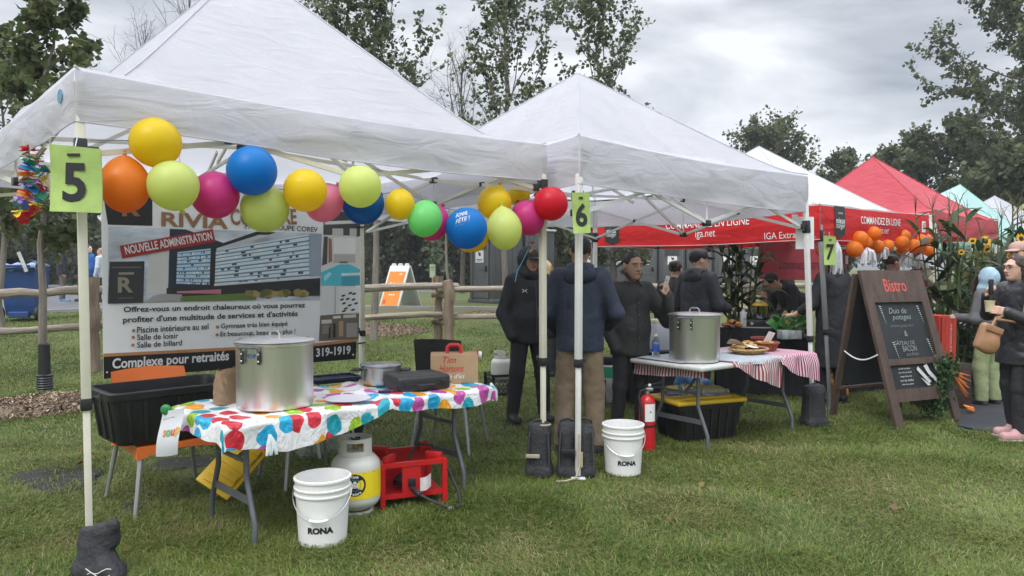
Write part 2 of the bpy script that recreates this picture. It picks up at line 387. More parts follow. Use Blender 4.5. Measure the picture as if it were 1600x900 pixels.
ASPH = M('asphalt', (.11, .11, .115), .9, .18, 1.5, .3, 120)
pa = MB(); top = [(-500, 486), (0, 486), (165, 482), (350, 466), (570, 457.5), (735, 457), (1000, 456), (1250, 455)]; bot = [(1250, 447), (1000, 449), (735, 451), (570, 450), (165, 444), (0, 443), (-500, 443)]
pts = [G(x, y, .504) for x, y in top+bot]; pa.prism([(p.x, p.y) for p in pts], .02, Matrix.Translation((0, 0, .508)))
tag(pa.build('path', ASPH, smooth_=False), kind='structure')
CONC = M('concrete', (.30, .29, .27), .85, .15, 2, .2, 60)
kb = MB(); kp = [G(x, y, .5) for x, y in ((-400, 503), (0, 492), (170, 486), (400, 484), (570, 482), (735, 480), (900, 478), (1150, 474))]
for a, b in zip(kp, kp[1:]): kb.bar((a.x, a.y, tz(a.x, a.y)+.03), (b.x, b.y, tz(b.x, b.y)+.03), .16, .10)
tag(kb.build('kerb', CONC, smooth_=False), kind='structure')

# bare muddy patches and the bark mulch ring
MUD = M('mud', (.020, .019, .018), .75, .35, 9, .9, 18)
def patch(name, cx, cy, rx, ry, rot, mat, z=.012, seed=0, dome=.0):
    r_ = np.random.default_rng(seed); b = MB(); n = 40; rings = 7; ph = r_.uniform(0, 6.28, 6)
    V = [(cx, cy, tz(cx, cy)+z+dome)]; F = []
    for k in range(1, rings+1):
        for j in range(n):
            a = 2*PI*j/n; w = 1+.16*math.sin(2*a+ph[0])+.13*math.sin(3*a+ph[1])+.09*math.sin(7*a+ph[2]); f = k/rings
            x = rx*w*f*math.cos(a); y = ry*w*f*math.sin(a); X_ = cx+x*math.cos(rot)-y*math.sin(rot); Y_ = cy+x*math.sin(rot)+y*math.cos(rot)
            V.append((X_, Y_, tz(X_, Y_)+(z+dome*(1-f*f)+.006*math.sin(9*X_+ph[3])*math.sin(8*Y_) if k < rings else -.02)))
    for j in range(n): F.append((0, 1+j, 1+(j+1) % n))
    for k in range(rings-1):
        for j in range(n): F.append((1+k*n+j, 1+(k+1)*n+j, 1+(k+1)*n+(j+1) % n, 1+k*n+(j+1) % n))
    b.add(V, F); return tag(b.build(name, mat), kind='structure')
p = G(95, 748); patch('mud_patch', p.x, p.y, .30, .42, .5, MUD, .012, 1)
p = G(312, 722); patch('mud_patch', p.x, p.y, .42, .22, .5, MUD, .012, 2)
p = G(205, 795); patch('mud_patch', p.x, p.y, .10, .10, .5, MUD, .012, 9)
MAT_ = M('ground_cloth', (.03, .032, .038), .8, .25, 5, .4, 20)
mc = [G(1497, 668), G(1556, 680), G(1660, 672), G(1660, 628), G(1500, 636)]
gm = MB(); gm.prism([(q.x, q.y) for q in mc], .02, Matrix.Translation((0, 0, .022))); tag(gm.build('ground_mat', MAT_, smooth_=False), 'black cloth mat laid on the grass by the produce display', 'mat')
CHIPG = M('mulch_bed', (.16, .115, .075), .95, .45, 25, .9, 40)
mulch = []
for (px, py, rx, ry, dome, sd_) in ((75, 628, .95, .62, .10, 3), (598, 530, .95, .62, .10, 4), (760, 512, .8, .5, .08, 5)):
    q = G(px, py, .06); mulch.append((q.x, q.y, rx, ry, dome)); patch('mulch_bed', q.x, q.y, rx, ry, .55, CHIPG, .015, sd_, dome)
# loose bark chips
cv, cf, ct = [], [], []
for (cx, cy, rx, ry, dome), N in zip(mulch, (5200, 2600, 1400)):
    a = rng.uniform(0, 2*PI, N); f = np.sqrt(rng.uniform(0, 1.15, N)); x = rx*f*np.cos(a); y = ry*f*np.sin(a)
    X_ = cx+x*math.cos(.55)-y*math.sin(.55); Y_ = cy+x*math.sin(.55)+y*math.cos(.55); Z_ = TZ(X_, Y_)+.02+dome*np.maximum(0, 1-f*f)+rng.uniform(0, .018, N)
    L = rng.uniform(.018, .055, N); W = L*rng.uniform(.18, .5, N); az = rng.uniform(0, 2*PI, N); til = rng.normal(0, .45, N); rol = rng.normal(0, .5, N)
    dx = np.stack([np.cos(az)*np.cos(til), np.sin(az)*np.cos(til), np.sin(til)], 1); sx_ = np.stack([-np.sin(az)*np.cos(rol), np.cos(az)*np.cos(rol), np.sin(rol)], 1)
    c = np.stack([X_, Y_, Z_], 1); v = np.stack([c-dx*L[:, None]/2-sx_*W[:, None]/2, c+dx*L[:, None]/2-sx_*W[:, None]*.35, c+dx*L[:, None]*.45+sx_*W[:, None]/2, c-dx*L[:, None]/2+sx_*W[:, None]*.4], 1)
    base = sum(len(k) for k in cv); cv.append(v.reshape(-1, 3)); cf.append(base+np.arange(4*N).reshape(N, 4)); ct.append(np.repeat(rng.uniform(0, 1, N), 4))
tag(mesh_np('bark_chips', np.concatenate(cv), np.concatenate(cf), tinted('bark_chip', [(0, (.045, .03, .022)), (.45, (.16, .11, .075)), (.8, (.30, .21, .14)), (1, (.50, .40, .29))], .9, 0), smooth_=False, attr=np.concatenate(ct)), kind='stuff')

# grass blades
def vnoise(x, y, f, seed):
    r_ = np.random.default_rng(seed); T = r_.uniform(0, 1, (64, 64)); u = (x*f) % 64; v = (y*f) % 64; i = u.astype(int); j = v.astype(int); fu = u-i; fv = v-j
    fu = fu*fu*(3-2*fu); fv = fv*fv*(3-2*fv); i1 = (i+1) % 64; j1 = (j+1) % 64
    return T[i, j]*(1-fu)*(1-fv)+T[i1, j]*fu*(1-fv)+T[i, j1]*(1-fu)*fv+T[i1, j1]*fu*fv
def grass():
    N = 640000
    u = rng.uniform(0, 1, N); Y_ = 2.9*np.exp(u*math.log(17/2.9)); X_ = rng.uniform(-1.0, 1.0, N)*Y_
    keep = np.ones(N, bool)
    for (cx, cy, rx, ry, dome) in mulch:
        x = X_-cx; y = Y_-cy; c, s_ = math.cos(.55), math.sin(.55); keep &= ((x*c+y*s_)/rx)**2+((-x*s_+y*c)/ry)**2 > .72+.5*rng.uniform(0, 1, N)
    for (px, py, r_) in ((95, 748, .36), (312, 722, .36), (205, 795, .1)):
        q = G(px, py); keep &= ((X_-q.x)**2+(Y_-q.y)**2 > (r_*(.20+1.3*vnoise(X_, Y_, 6.0, 12)))**2) | (rng.uniform(0, 1, N) < .2)
    keep &= ~((X_ > 4.2) & (Y_ > 6.8) & (Y_ < 8.3) & (X_/Y_ > .603))
    thin = vnoise(X_, Y_, 1.3, 5); keep &= rng.uniform(0, 1, N) < .62+.75*thin
    X_, Y_ = X_[keep], Y_[keep]; N = len(X_); Z_ = TZ(X_, Y_)
    tus = vnoise(X_, Y_, 2.2, 1)*.6+vnoise(X_, Y_, 7.0, 2)*.4
    worn = vnoise(X_, Y_, .8, 3)
    far = Y_/4.0
    h = (.030+.040*tus**1.5)*rng.uniform(.5, 1.4, N)*(1-.3*worn); w = .0036*np.maximum(1, far)**.85*rng.uniform(.7, 1.4, N)
    flow = vnoise(X_, Y_, .9, 7)*2*PI*2
    az = flow+rng.normal(0, 1.1, N); lean = rng.uniform(.4, 2.3, N)
    d = np.stack([np.cos(az), np.sin(az), 0*az], 1); sd_ = np.stack([-np.sin(az), np.cos(az), 0*az], 1); b_ = np.stack([X_, Y_, Z_-.003], 1); up = np.array([0, 0, 1.0])
    hh = h[:, None]; ww = w[:, None]; ll = lean[:, None]
    mid = b_+up*hh*.58+d*hh*.36*ll; tip = b_+up*hh*np.clip(1.0-.28*ll, .35, 1)+d*hh*.95*ll
    V = np.stack([b_-sd_*ww/2, b_+sd_*ww/2, mid+sd_*ww*.42, mid-sd_*ww*.42, tip], 1).reshape(-1, 3)
    o = 5*np.arange(N)[:, None]; F = np.concatenate([o+np.array([[0, 1, 2]]), o+np.array([[0, 2, 3]]), o+np.array([[3, 2, 4]])])
    spot = np.zeros(N)
    for px, py, r_ in ((285, 832, .16), (340, 822, .13), (100, 850, .2), (1080, 800, .35), (1350, 760, .4), (820, 860, .3), (1180, 700, .3), (640, 880, .22)):
        q = G(px, py); spot = np.maximum(spot, np.exp(-((X_-q.x)**2+(Y_-q.y)**2)/r_**2))
    dry = rng.uniform(0, 1, N) < .05+.15*worn**1.5+.40*spot
    t = np.clip(.18+.28*vnoise(X_, Y_, .7, 4)+.22*vnoise(X_, Y_, 3.7, 8)+rng.normal(0, .17, N), 0, .74); t[dry] = rng.uniform(.78, 1, dry.sum())
    tag(mesh_np('grass', V, F, tinted('grass_blade', [(0, (.030, .056, .008)), (.3, (.090, .145, .020)), (.55, (.158, .218, .038)), (.74, (.24, .28, .075)), (.8, (.26, .21, .09)), (1, (.40, .33, .18))], .5, .35, .35), attr=np.repeat(t, 5)), kind='stuff')
grass()
n_ = 45; u_ = rng.uniform(0, 1, n_); yl_ = 3.4+7*u_; xl_ = rng.uniform(-.62, .66, n_)*yl_; dl_ = rng.normal(0, 1, (n_, 3))*np.array([1, 1, .18])
lv_ = np.stack([xl_, yl_, TZ(xl_, yl_)+.045], 1)

# ---------------------------------------------------------------- trees
LEAF_A = tinted('maple_leaf', [(0, (.045, .066, .028)), (.5, (.115, .150, .056)), (.85, (.20, .22, .09)), (1, (.31, .29, .14))], .5, .45, .4)
LEAF_B = tinted('cherry_leaf', [(0, (.045, .065, .036)), (.5, (.105, .138, .064)), (.85, (.19, .22, .10)), (1, (.28, .28, .15))], .5, .42, .4)
LEAF_C = tinted('wood_leaf', [(0, (.05, .066, .036)), (.5, (.115, .142, .070)), (.85, (.19, .21, .10)), (1, (.25, .25, .13))], .55, .40, .3)
BARK = M('grey_bark', (.20, .175, .15), .9, .3, 9, .6, 40, stretch=(1, 1, .25)); BARKD = M('dark_bark', (.07, .062, .055), .9, .3, 9, .6, 40)
def leaves(C, D, size, r_, wr=.42):
    N = len(C); L = size*r_.uniform(.6, 1.35, N)[:, None]; D = D/np.linalg.norm(D, axis=1)[:, None]
    s_ = np.cross(D, r_.normal(0, 1, (N, 3))); s_ /= np.linalg.norm(s_, axis=1)[:, None]+1e-9; nrm = np.cross(D, s_)
    V = np.stack([C, C+D*L*.45+s_*L*wr+nrm*L*.10, C+D*L, C+D*L*.45-s_*L*wr+nrm*L*.10], 1).reshape(-1, 3)
    return V, np.arange(4*N).reshape(N, 4)
def tree(name, label, x, y, h, r0, crown, nlimb, up, leaf, nleaf, mats, group, seed, f0=.3, lean=(0, 0), shape=lambda f: math.sin(PI*min(1, .15+.85*f))**.7, twigs=6, droop=0.0, bare=False, rfork=.45):
    r_ = np.random.default_rng(seed); t = thing(name, label, 'tree', (x, y, tz(x, y)), group=group); b = MB()
    n = 9; tp = [Vector((lean[0]*h*(i/n)**1.2+.02*h*r_.normal()*(i > 0)*.35, lean[1]*h*(i/n)+.02*h*r_.normal()*(i > 0)*.35, h*.96*i/n)) for i in range(n+1)]
    b.tube([(tp[0].x, tp[0].y, -.1)]+tp, [r0*1.25]+[r0*(1-.93*i/n) for i in range(n+1)], 8)
    def at(f): i = min(n-1, int(f*n)); return tp[i].lerp(tp[i+1], f*n-i)
    C, D, T = [], [], []
    for k in range(nlimb):
        f = f0+(1-f0)*(k+r_.uniform(0, 1))/nlimb; f = min(f, .97); az = k*2.4+r_.normal(0, .35); g = (f-f0)/(1-f0); L = crown*max(.12, shape(g))*r_.uniform(.72, 1.18)
        el = up+r_.normal(0, .12)+.25*g; dv = Vector((math.cos(az)*math.cos(el), math.sin(az)*math.cos(el), math.sin(el)))
        o = at(f); pts = [o]; dd = dv.copy()
        for i in range(5):
            dd = (dd+Vector(r_.normal(0, .12, 3))+Vector((0, 0, .10-droop))).normalized(); pts.append(pts[-1]+dd*L/5)
        rl = max(.004, r0*rfork*(1-.75*f)); b.tube(pts, [rl*(1-.16*i) for i in range(6)], 5 if not bare else 4, cap=False)
        tw = []
        for j in range(twigs):
            q = .2+.8*(j+r_.uniform(0, 1))/twigs; i = min(4, int(q*5)); s_ = pts[i].lerp(pts[i+1], q*5-i)
            td = (dd*.7+Vector(r_.normal(0, .75, 3))+Vector((0, 0, .25-droop))).normalized(); tl = L*r_.uniform(.18, .42)
            e_ = s_+td*tl*.5; e2 = e_+(td+Vector(r_.normal(0, .25, 3))).normalized()*tl*.5; tw.append((s_, e_, e2)); b.tube([s_, e_, e2], [rl*.35, rl*.25, rl*.12], 3, cap=False)
            if bare:
                for q3 in range(4):
                    a_ = s_.lerp(e2, .3+.2*q3); b.tube([a_, a_+(td+Vector(r_.normal(0, .5, 3))).normalized()*tl*.45], [rl*.16, rl*.06], 3, cap=False)
        if not bare:
            tw.append((pts[3], pts[4], pts[5])); m_ = max(2, nleaf//(nlimb*len(tw)))
            for (s_, e_, e2) in tw:
                q = r_.uniform(0, 1, m_)[:, None]; S, E, E2 = (np.array(v) for v in (s_, e_, e2))
                pp = np.where(q < .5, S+(E-S)*q*2, E+(E2-E)*(q*2-1))+r_.normal(0, leaf*.55, (m_, 3))
                ax_ = (E2-S)/(np.linalg.norm(E2-S)+1e-9); C.append(pp); D.append(ax_*.5+r_.normal(0, .6, (m_, 3))+np.array([0, 0, -.35])); T.append(np.clip(r_.normal(.42+r_.normal(0, .12), .2, m_), 0, 1))
    b.build('trunk', mats[0], t)
    if not bare:
        V, F = leaves(np.concatenate(C), np.concatenate(D), leaf, r_); mesh_np('crown', V, F, mats[1], t, False, np.repeat(np.concatenate(T), 4))
    return t
V, F = leaves(lv_, dl_, .055, rng, .40); tag(mesh_np('fallen_leaves', V, F, tinted('fallen_leaf', [(0, (.10, .06, .03)), (.5, (.20, .14, .05)), (1, (.26, .24, .08))], .6, .2), None, False, np.repeat(rng.uniform(0, 1, n_), 4)), kind='stuff')
q = G(70, 612)
lt = tree('maple_tree', 'young maple with pale trunk wrapped in a black guard at its base', q.x, q.y, 5.6, .055, .98, 26, .55, .10, 4800, (BARK, LEAF_A), None, 21, .30, (.022, 0), lambda f: (.55+.45*math.sin(PI*min(1, f*1.15))) * (1-.5*f))
g_ = MB(); g_.lathe([(.088, .0), (.096, .015), (.084, .03), (.096, .045), (.084, .06), (.096, .075), (.084, .09), (.096, .105), (.084, .12), (.096, .135), (.084, .15), (.096, .165), (.084, .18), (.096, .2), (.07, .215), (.064, .5), (.064, .58), (.05, .585)], 20)
g_.build('trunk_guard', BLACKP, lt)
tree('maple_tree', 'slimmer young maple rising behind the left slope of the large white tent', -8.7, 12.6, 5.3, .06, 1.15, 22, .5, .12, 3000, (BARK, LEAF_A), None, 22, .32)
q = G(584, 537, .08); tr_g = 'young trees planted along the rail fence'
up_shape = lambda f: (.5+.6*math.sin(PI*min(1, .1+f*.95)))*(1-.35*f)
tree('young_tree', 'bushy young tree above the right slope of the large white tent', q.x, q.y, 7.4, .075, 2.5, 30, .85, .088, 8000, (BARK, LEAF_B), tr_g, 31, .30, (.008, 0), up_shape)
tree('young_tree', 'tall slim young tree in the gap between the two white tent peaks', XP(790, 16.5), 16.5, 8.2, .075, 2.6, 27, .95, .095, 6200, (BARK, LEAF_B), tr_g, 32, .28, (0, 0), up_shape)
tree('young_tree', 'airy young tree directly behind the peak of the white tent numbered 6', XP(932, 16.5), 16.5, 7.9, .075, 2.7, 25, .92, .095, 5000, (BARK, LEAF_B), tr_g, 33, .28, (0, 0), up_shape)
tree('young_tree', 'small thin-trunked tree behind the pair of fence posts', XP(697, 20.5), 20.5, 4.6, .05, 1.1, 16, .6, .13, 1800, (BARK, LEAF_B), tr_g, 34, .45)
for i, (px, Y_, h, lab) in enumerate(((300, 30, 13.2, 'bare grey tree poking above the left slope of the large white tent'), (232, 34, 12.6, 'faint bare tree beside the maple at upper left'), (452, 30, 13.0, 'bare twiggy tree just right of the large white peak'), (505, 33, 12.8, 'bare tree half hidden by the bushy young tree'), (722, 30, 9.6, 'small bare tree low in the gap between the white tents'))):
    tree('bare_tree', lab, XP(px, Y_), Y_, h, .11, 3.6, 30, 1.0, .1, 0, (BARKD,), 'bare trees behind the tents', 40+i, .25, twigs=6, bare=True)
wg = 'trees of the wood behind the fair'
def wood(label, px, Y_, h, crown, n, seed, f0=.2, up=.45, leaf=.34, lean=(0, 0), nl=30, shape=None):
    k = dict(f0=f0, lean=lean)
    if shape: k['shape'] = shape
    tree('wood_tree', label, XP(px, Y_), Y_, h, .16, crown, nl, up, leaf, n, (BARKD, LEAF_C), wg, seed, **k)
wood('big overhanging leafy tree at the right edge with its branches reaching left', 1605, 30, 13.6, 4.3, 15000, 51, .30, .30, .19, nl=40)
wood('tall dense tree right of the red tent peak', 1510, 34, 7.7, 3.0, 11000, 52, .05, .8, .19, nl=36)
wood('pointed tree directly above the right slope of the red tent', 1432, 36, 7.4, 2.6, 9500, 53, .05, .95, .19, nl=34)
wood('narrow tree just right of the red tent peak, lower than its neighbours', 1385, 40, 7.3, 2.5, 8000, 54, .08, .95, .2)
wood('small dark tree left of the red tent peak', 1318, 42, 7.5, 2.5, 8000, 55, .08, .95, .2)
wood('round topped tree standing alone behind the right slope of the white tent numbered 6', 1198, 45, 9.0, 4.4, 12000, 56, .2, .8, .21, nl=40)
wood('low dark tree between the lone round tree and the red tent', 1268, 46, 6.6, 2.6, 7500, 57, .08, .8, .21)
wood('yellowish green tree low at the right edge', 1585, 27, 5.6, 2.6, 7000, 58, .05, .5, .22)
wood('dark tree filling in behind the teal tent', 1545, 40, 7.0, 3.2, 8000, 59, .05, .6, .28)
for i, (px, Y_, h, c) in enumerate(((40, 38, 7.0, 3.4), (150, 36, 6.5, 3.2), (-60, 34, 7, 3.4), (590, 40, 6.0, 3.2), (650, 42, 6.2, 3.2), (705, 40, 5.8, 3.0), (770, 44, 6.0, 3.2), (850, 42, 5.4, 3.0), (925, 40, 5.0, 2.8), (990, 42, 5.0, 2.8))):
    lab = ('dark tree behind the blue wheeled bin', 'dark tree behind the left people', 'dark tree at the far left edge', 'dark tree behind the orange sandwich board', 'shadowy tree between the sandwich board and the small stake sign', 'shadowy tree behind the fence post pair', 'shadowy tree behind the near portable toilet', 'low tree right of the near portable toilet', 'low tree behind the man in the navy jacket', 'low tree left of the row of portable toilets')[i]
    wood(lab, px, Y_, h, c, 6500, 70+i, .03, .35, .26, nl=30, shape=lambda f: 1-.55*f)
wood('low leafy tree overhanging the left end of the row of portable toilets', 958, 27, 3.9, 1.9, 5200, 91, .25, .35, .15, nl=22)
wood('small leafy tree just left of the navy jacket, before the toilets', 868, 27, 3.6, 1.7, 4200, 92, .25, .35, .15, nl=20)
un = []; r_ = np.random.default_rng(5)
px_ = np.concatenate([r_.uniform(-250, 180, 9000), r_.uniform(560, 1090, 13000)]); Yu = r_.uniform(46, 52, len(px_)); zu = .4+4.2*r_.uniform(0, 1, len(px_))**1.3
V, F = leaves(np.stack([(px_-800)/FPX*Yu, Yu, zu], 1), r_.normal(0, 1, (len(px_), 3)), .45, r_)
tag(mesh_np('undergrowth', V, F, LEAF_C, None, False, np.repeat(np.clip(r_.normal(.25, .2, len(px_)), 0, 1), 4)), kind='stuff')

# ---------------------------------------------------------------- split rail fence
WOODR = M('weathered_log', (.30, .255, .205), .88, .4, 7, .8, 30, stretch=(.35, .35, 2.5)); WOODP = M('post_wood', (.22, .165, .12), .9, .4, 8, .9, 35, stretch=(2, 2, .3))
def log(a, b, r, seed, n=9):
    r_ = np.random.default_rng(seed); a = Vector(a); b = Vector(b); m_ = MB()
    pts = [a.lerp(b, i/n)+Vector((r_.normal(0, .012), r_.normal(0, .012), r_.normal(0, .014))) for i in range(n+1)]
    m_.tube(pts, [r*(1+r_.normal(0, .08)) for _ in pts], 9); return m_
fp = [(-150, 9.0), (150, 10.5), (700, 13.3), (1190, 16.2), (1500, 19.0)]
f_ = thing('rail_fence', 'rustic split-rail log fence with rough posts across the lawn behind the tents', 'fence', (XP(700, 13.3), 13.3, 0))
def FP(i): return Vector((XP(fp[i][0], fp[i][1]), fp[i][1], 0))
for i in range(len(fp)-1):
    a, b = FP(i), FP(i+1); d = (b-a).normalized()*.18
    for z, r in ((1.12, .062), (.62, .052)):
        log(a-d+Vector((0, 0, z+tz(a.x, a.y)-.02+.03*(i % 2))), b+d+Vector((0, 0, z+tz(b.x, b.y)+.02)), r, 100+i*7+int(z*10)).build('rail', WOODR, f_, world=f_)
for i in range(len(fp)-1):
    a = FP(i); z = tz(a.x, a.y)
    if i == 1:
        m_ = log((a.x, a.y-.12, z-.1), (a.x-.03, a.y-.12, z+1.28), .115, 131); m_.build('post', WOODP, f_, world=f_)
        log((a.x-.16, a.y+.12, z-.1), (a.x-.16, a.y+.12, z+1.1), .085, 132).build('post', WOODP, f_, world=f_)
    else:
        log((a.x-.19, a.y+.12, z-.1), (a.x-.19, a.y+.12, z+1.33), .075, 141+i).build('post', WOODP, f_, world=f_)
        log((a.x+.02, a.y-.12, z-.1), (a.x+.02, a.y-.12, z+1.28), .095, 151+i).build('post', WOODP, f_, world=f_)
        for zz in (.98, .5): log((a.x-.3, a.y+.02, z+zz), (a.x+.02, a.y-.03, z+zz), .05, 160+i, 4).build('cross_peg', WOODP, f_, world=f_)

# ---------------------------------------------------------------- portable toilets
TOI = M('grey_toilet_plastic', (.075, .079, .083), .5, .10, 2, .1, 40); TOI2 = M('light_toilet_plastic', (.105, .109, .113), .5, .1, 2, .1, 40)
ROOFT = M('translucent_roof_plastic', (.55, .58, .60), .4, .05)
def toilet(label, x, y, rz, group):
    z = tz(x, y); t = thing('portable_toilet', label, 'portable toilet', (x, y, z), rz, group)
    b = MB(); b.box((0, 0, 1.1), (1.10, 1.15, 2.1), bevel=.03)
    for k in range(6): b.box((0, -.0, 2.1), (1.0, 1.0, .02)) if k == 0 else None
    for s_ in (-1, 1):
        for k in range(5): b.box((s_*.555, -.42+.21*k, 1.1), (.03, .05, 1.9), bevel=.01)
    b.box((0, 0, .06), (1.2, 1.22, .12), bevel=.02); b.build('cabin', TOI, t)
    r = MB(); r.grid(lambda u, v: (1.2*(u-.5), 1.24*(v-.5), 2.15+.14*math.cos((u-.5)*2.6)*math.cos((v-.5)*2.0)), 10, 6); r.box((0, 0, 2.17), (1.2, 1.24, .06), bevel=.02); r.build('roof', ROOFT, t)
    d = MB(); d.box((0, -.585, 1.08), (.82, .03, 1.86), bevel=.01)
    for k in range(7): d.box((0, -.61, 1.84-.045*k), (.66, .03, .018))
    d.box((0, -.605, .78), (.66, .02, .02)); d.box((0, -.605, .98), (.66, .02, .02)); d.box((-.36, -.61, 1.0), (.05, .03, 1.9), bevel=.01); d.box((.43, -.61, 1.0), (.05, .03, 1.9), bevel=.01)
    dr = d.build('door', TOI2, t)
    h = MB(); h.box((.33, -.62, 1.0), (.09, .05, .16), bevel=.01); h.build('latch', BLACKP, dr)
    s_ = MB(); s_.box((0, -.603, 1.36), (.40, .008, .36)); s_.mi = 1
    s_.box((.02, -.608, 1.42), (.10, .004, .09)); s_.box((-.03, -.608, 1.47), (.05, .004, .05)); s_.box((0, -.608, 1.27), (.3, .004, .02)); s_.box((0, -.608, 1.23), (.24, .004, .015)); s_.build('notice', [PAPER, INK], dr)
    v = MB(); v.tube([(.4, .4, 2.1), (.4, .4, 2.45)], .045, 10); v.build('vent_pipe', TOI, t)
toilet('grey portable toilet standing nearest, behind the balloon string', XP(775, 22), 22, R(-52), 'portable toilets')
toilet('second grey portable toilet tucked against the nearest one', XP(826, 22.9), 22.9, R(-52), 'portable toilets')
for k in range(7):
    lab = ('portable toilet at the left end of the far row, half behind leaves', 'second portable toilet from the left in the far row', 'portable toilet in the far row just left of the man holding a phone', 'portable toilet in the far row right above the phone', 'portable toilet in the far row behind the woman with a bun', 'portable toilet in the far row behind the man in a black cap', 'portable toilet at the right end of the far row beside the corn stalks')[k]
    toilet(lab, XP(918+42.3*k, 32), 32, R(2), 'portable toilets')
# ---------------------------------------------------------------- pop-up tents
CANW = fabric('white_tent_cloth', (.70, .695, .74), .50, .5); CANR = fabric('red_tent_cloth', (.68, .026, .030), .25, .5); CANRP = fabric('faded_red_cloth', (.58, .075, .10), .25, .5)
CANT = fabric('teal_tent_cloth', (.50, .74, .72), .3, .5); CANW2 = fabric('white_printed_cloth', (.72, .72, .73), .3, .45)
REDINK = M('red_print', (.55, .02, .03), .5, .05)
class Tent: pass
def tent(label, tops, feet, ez, peak, vh, mats, legs=(0, 1, 2, 3), slider=2.0, hip=.10, sag=.06, seed=0, droop=.03, polemat=None, group=None, roll=.015, wr=.012):
    """tops/feet: four corners front-left, front-right, back-right, back-left."""
    r_ = np.random.default_rng(seed); roofm, valm = mats; pm = polemat or POLE
    c = sum((Vector((p[0], p[1], 0)) for p in tops), Vector())/4
    t = thing('canopy_tent', label, 'tent', (c.x, c.y, tz(c.x, c.y)), group=group); T = Tent(); T.root = t
    E = [Vector((tops[i][0], tops[i][1], ez[i])) for i in range(4)]; pk = Vector(peak); ctr = Vector((pk.x, pk.y, 0)); ph = r_.uniform(0, 6.28, 20)
    def eave(i, s):
        p = E[i].lerp(E[(i+1) % 4], s); p = p.copy(); p.z -= droop*math.sin(PI*s); return p
    def roof(i, s, v):
        e = eave(i, s); p = e.lerp(pk, v)
        p.z -= hip*(1-v)*(1-math.exp(-v/.10)) + sag*math.sin(PI*s)*math.sin(PI*min(1, v*1.05))*(1-v)*1.6
        p.z += wr*(1-v)*math.sin(PI*s)*(math.sin(17*s+5*v+ph[i])+.6*math.sin(31*s-9*v+ph[i+4])) + wr*.8*math.sin(PI*s)*math.sin(21*v*(1-v)+6*s+ph[i+8])*(1-v)
        p.z += .018*math.exp(-((v-.02)/.05)**2)
        return p
    T.roof = roof; T.E = E
    def normal(i):
        a, b = E[i], E[(i+1) % 4]; d = (b-a); n = Vector((d.y, -d.x, 0)).normalized()
        if n.dot(a-ctr) < 0: n = -n
        return n
    T.normal = normal
    def val(i, s, v):
        e = eave(i, s); n = normal(i); k = math.sin(PI*s)**.4 if 0 < s < 1 else 0
        return e+Vector((0, 0, -vh*v+(.012*k*math.sin(5*s+ph[i]))*v))+n*(roll*math.sin(PI*min(1, v*1.15))*(.4+.6*k)+wr*.9*k*math.sin(9*s+4*v+ph[i+12])*(v)+wr*.6*k*math.sin(23*s+ph[i]+7*v)*v)
    T.val = val
    b = MB()
    for i in range(4): b.grid(lambda u, v, i=i: roof(i, u, v), 40, 22)
    if valm is roofm:
        for i in range(4): b.grid(lambda u, v, i=i: val(i, u, 1-v), 44, 8)
    can = b.build('canopy', roofm, t, angle=70, world=t); T.can = can
    if valm is not roofm:
        b = MB()
        for i in range(4): b.grid(lambda u, v, i=i: val(i, u, 1-v), 44, 8)
        T.vobj = b.build('valance', valm, t, angle=60, world=t)
    b = MB()                                                     # hip seams and hem
    for i in range(4): b.tube([roof(i, 0, v/14)+Vector((0, 0, .004)) for v in range(15)], .007, 5)
    for i in range(4): b.tube([val(i, s/20, 1.0) for s in range(21)], .004, 4)
    b.build('seam', roofm, can, world=t)
    for i in range(4):
        if i not in legs: continue
        f = Vector((feet[i][0], feet[i][1], tz(feet[i][0], feet[i][1]))); tp = Vector((tops[i][0], tops[i][1], ez[i]-.05)); inw = (ctr-Vector((tp.x, tp.y, 0))).normalized()*.03
        tp = tp+inw; f = f+inw*.3
        L = lambda z: f.lerp(tp, (z-f.z)/(tp.z-f.z))
        d = E[(i+1) % 4]-E[i]; d.z = 0
        b = MB(); b.bar(L(.82), tp, .042, .042, up=d, bevel=.004); leg = b.build('leg', pm, t, world=t)
        b = MB(); b.bar(L(.03), L(.84), .031, .031, up=d, bevel=.003); b.box((f.x, f.y, f.z+.015), (.10, .10, .012), bevel=.004); b.build('lower_tube', pm, leg, world=t)
        b = MB(); b.bar(L(.80), L(.86), .052, .052, up=d, bevel=.006); b.box(L(.84)+d.normalized()*.045+Vector((0, 0, .01)), (.04, .025, .03), bevel=.006); b.bar(L(.83)+d.normalized()*.03, L(.87)+d.normalized()*.065, .015); b.build('height_clamp', BLACKP, leg, world=t)
        b = MB(); b.bar(L(slider-.06), L(slider+.06), .058, .058, up=d, bevel=.006); b.box(L(slider)+d.normalized()*.05, (.06, .03, .05), math.atan2(d.y, d.x), bevel=.005)
        d2 = E[(i-1) % 4]-E[i]; d2.z = 0; b.box(L(slider)+d2.normalized()*.05, (.06, .03, .05), math.atan2(d2.y, d2.x), bevel=.005); b.build('slider_bracket', BLACKP, leg, world=t)
    zt = lambda i: ez[i]-.10
    mids = []
    for i in range(4):
        a, bb = E[i], E[(i+1) % 4]; j = (i+1) % 4; n = -normal(i)*.04
        def pt(s, hi): p = a.lerp(bb, s)+n; p.z = (zt(i)*(1-s)+zt(j)*s if hi == 1 else slider-.02) if hi != 2 else ((zt(i)*(1-s)+zt(j)*s)+slider)/2-.01; return p
        b = MB(); k = MB(); o = normal(i)*.012
        b.bar(pt(0, 1)+o, pt(.5, 0)+o, .014, .027); b.bar(pt(0, 0)-o, pt(.5, 1)-o, .014, .027); b.bar(pt(.5, 1)+o, pt(1, 0)+o, .014, .027); b.bar(pt(.5, 0)-o, pt(1, 1)-o, .014, .027)
        b.bar(pt(.5, 0), pt(.5, 1), .012, .012)
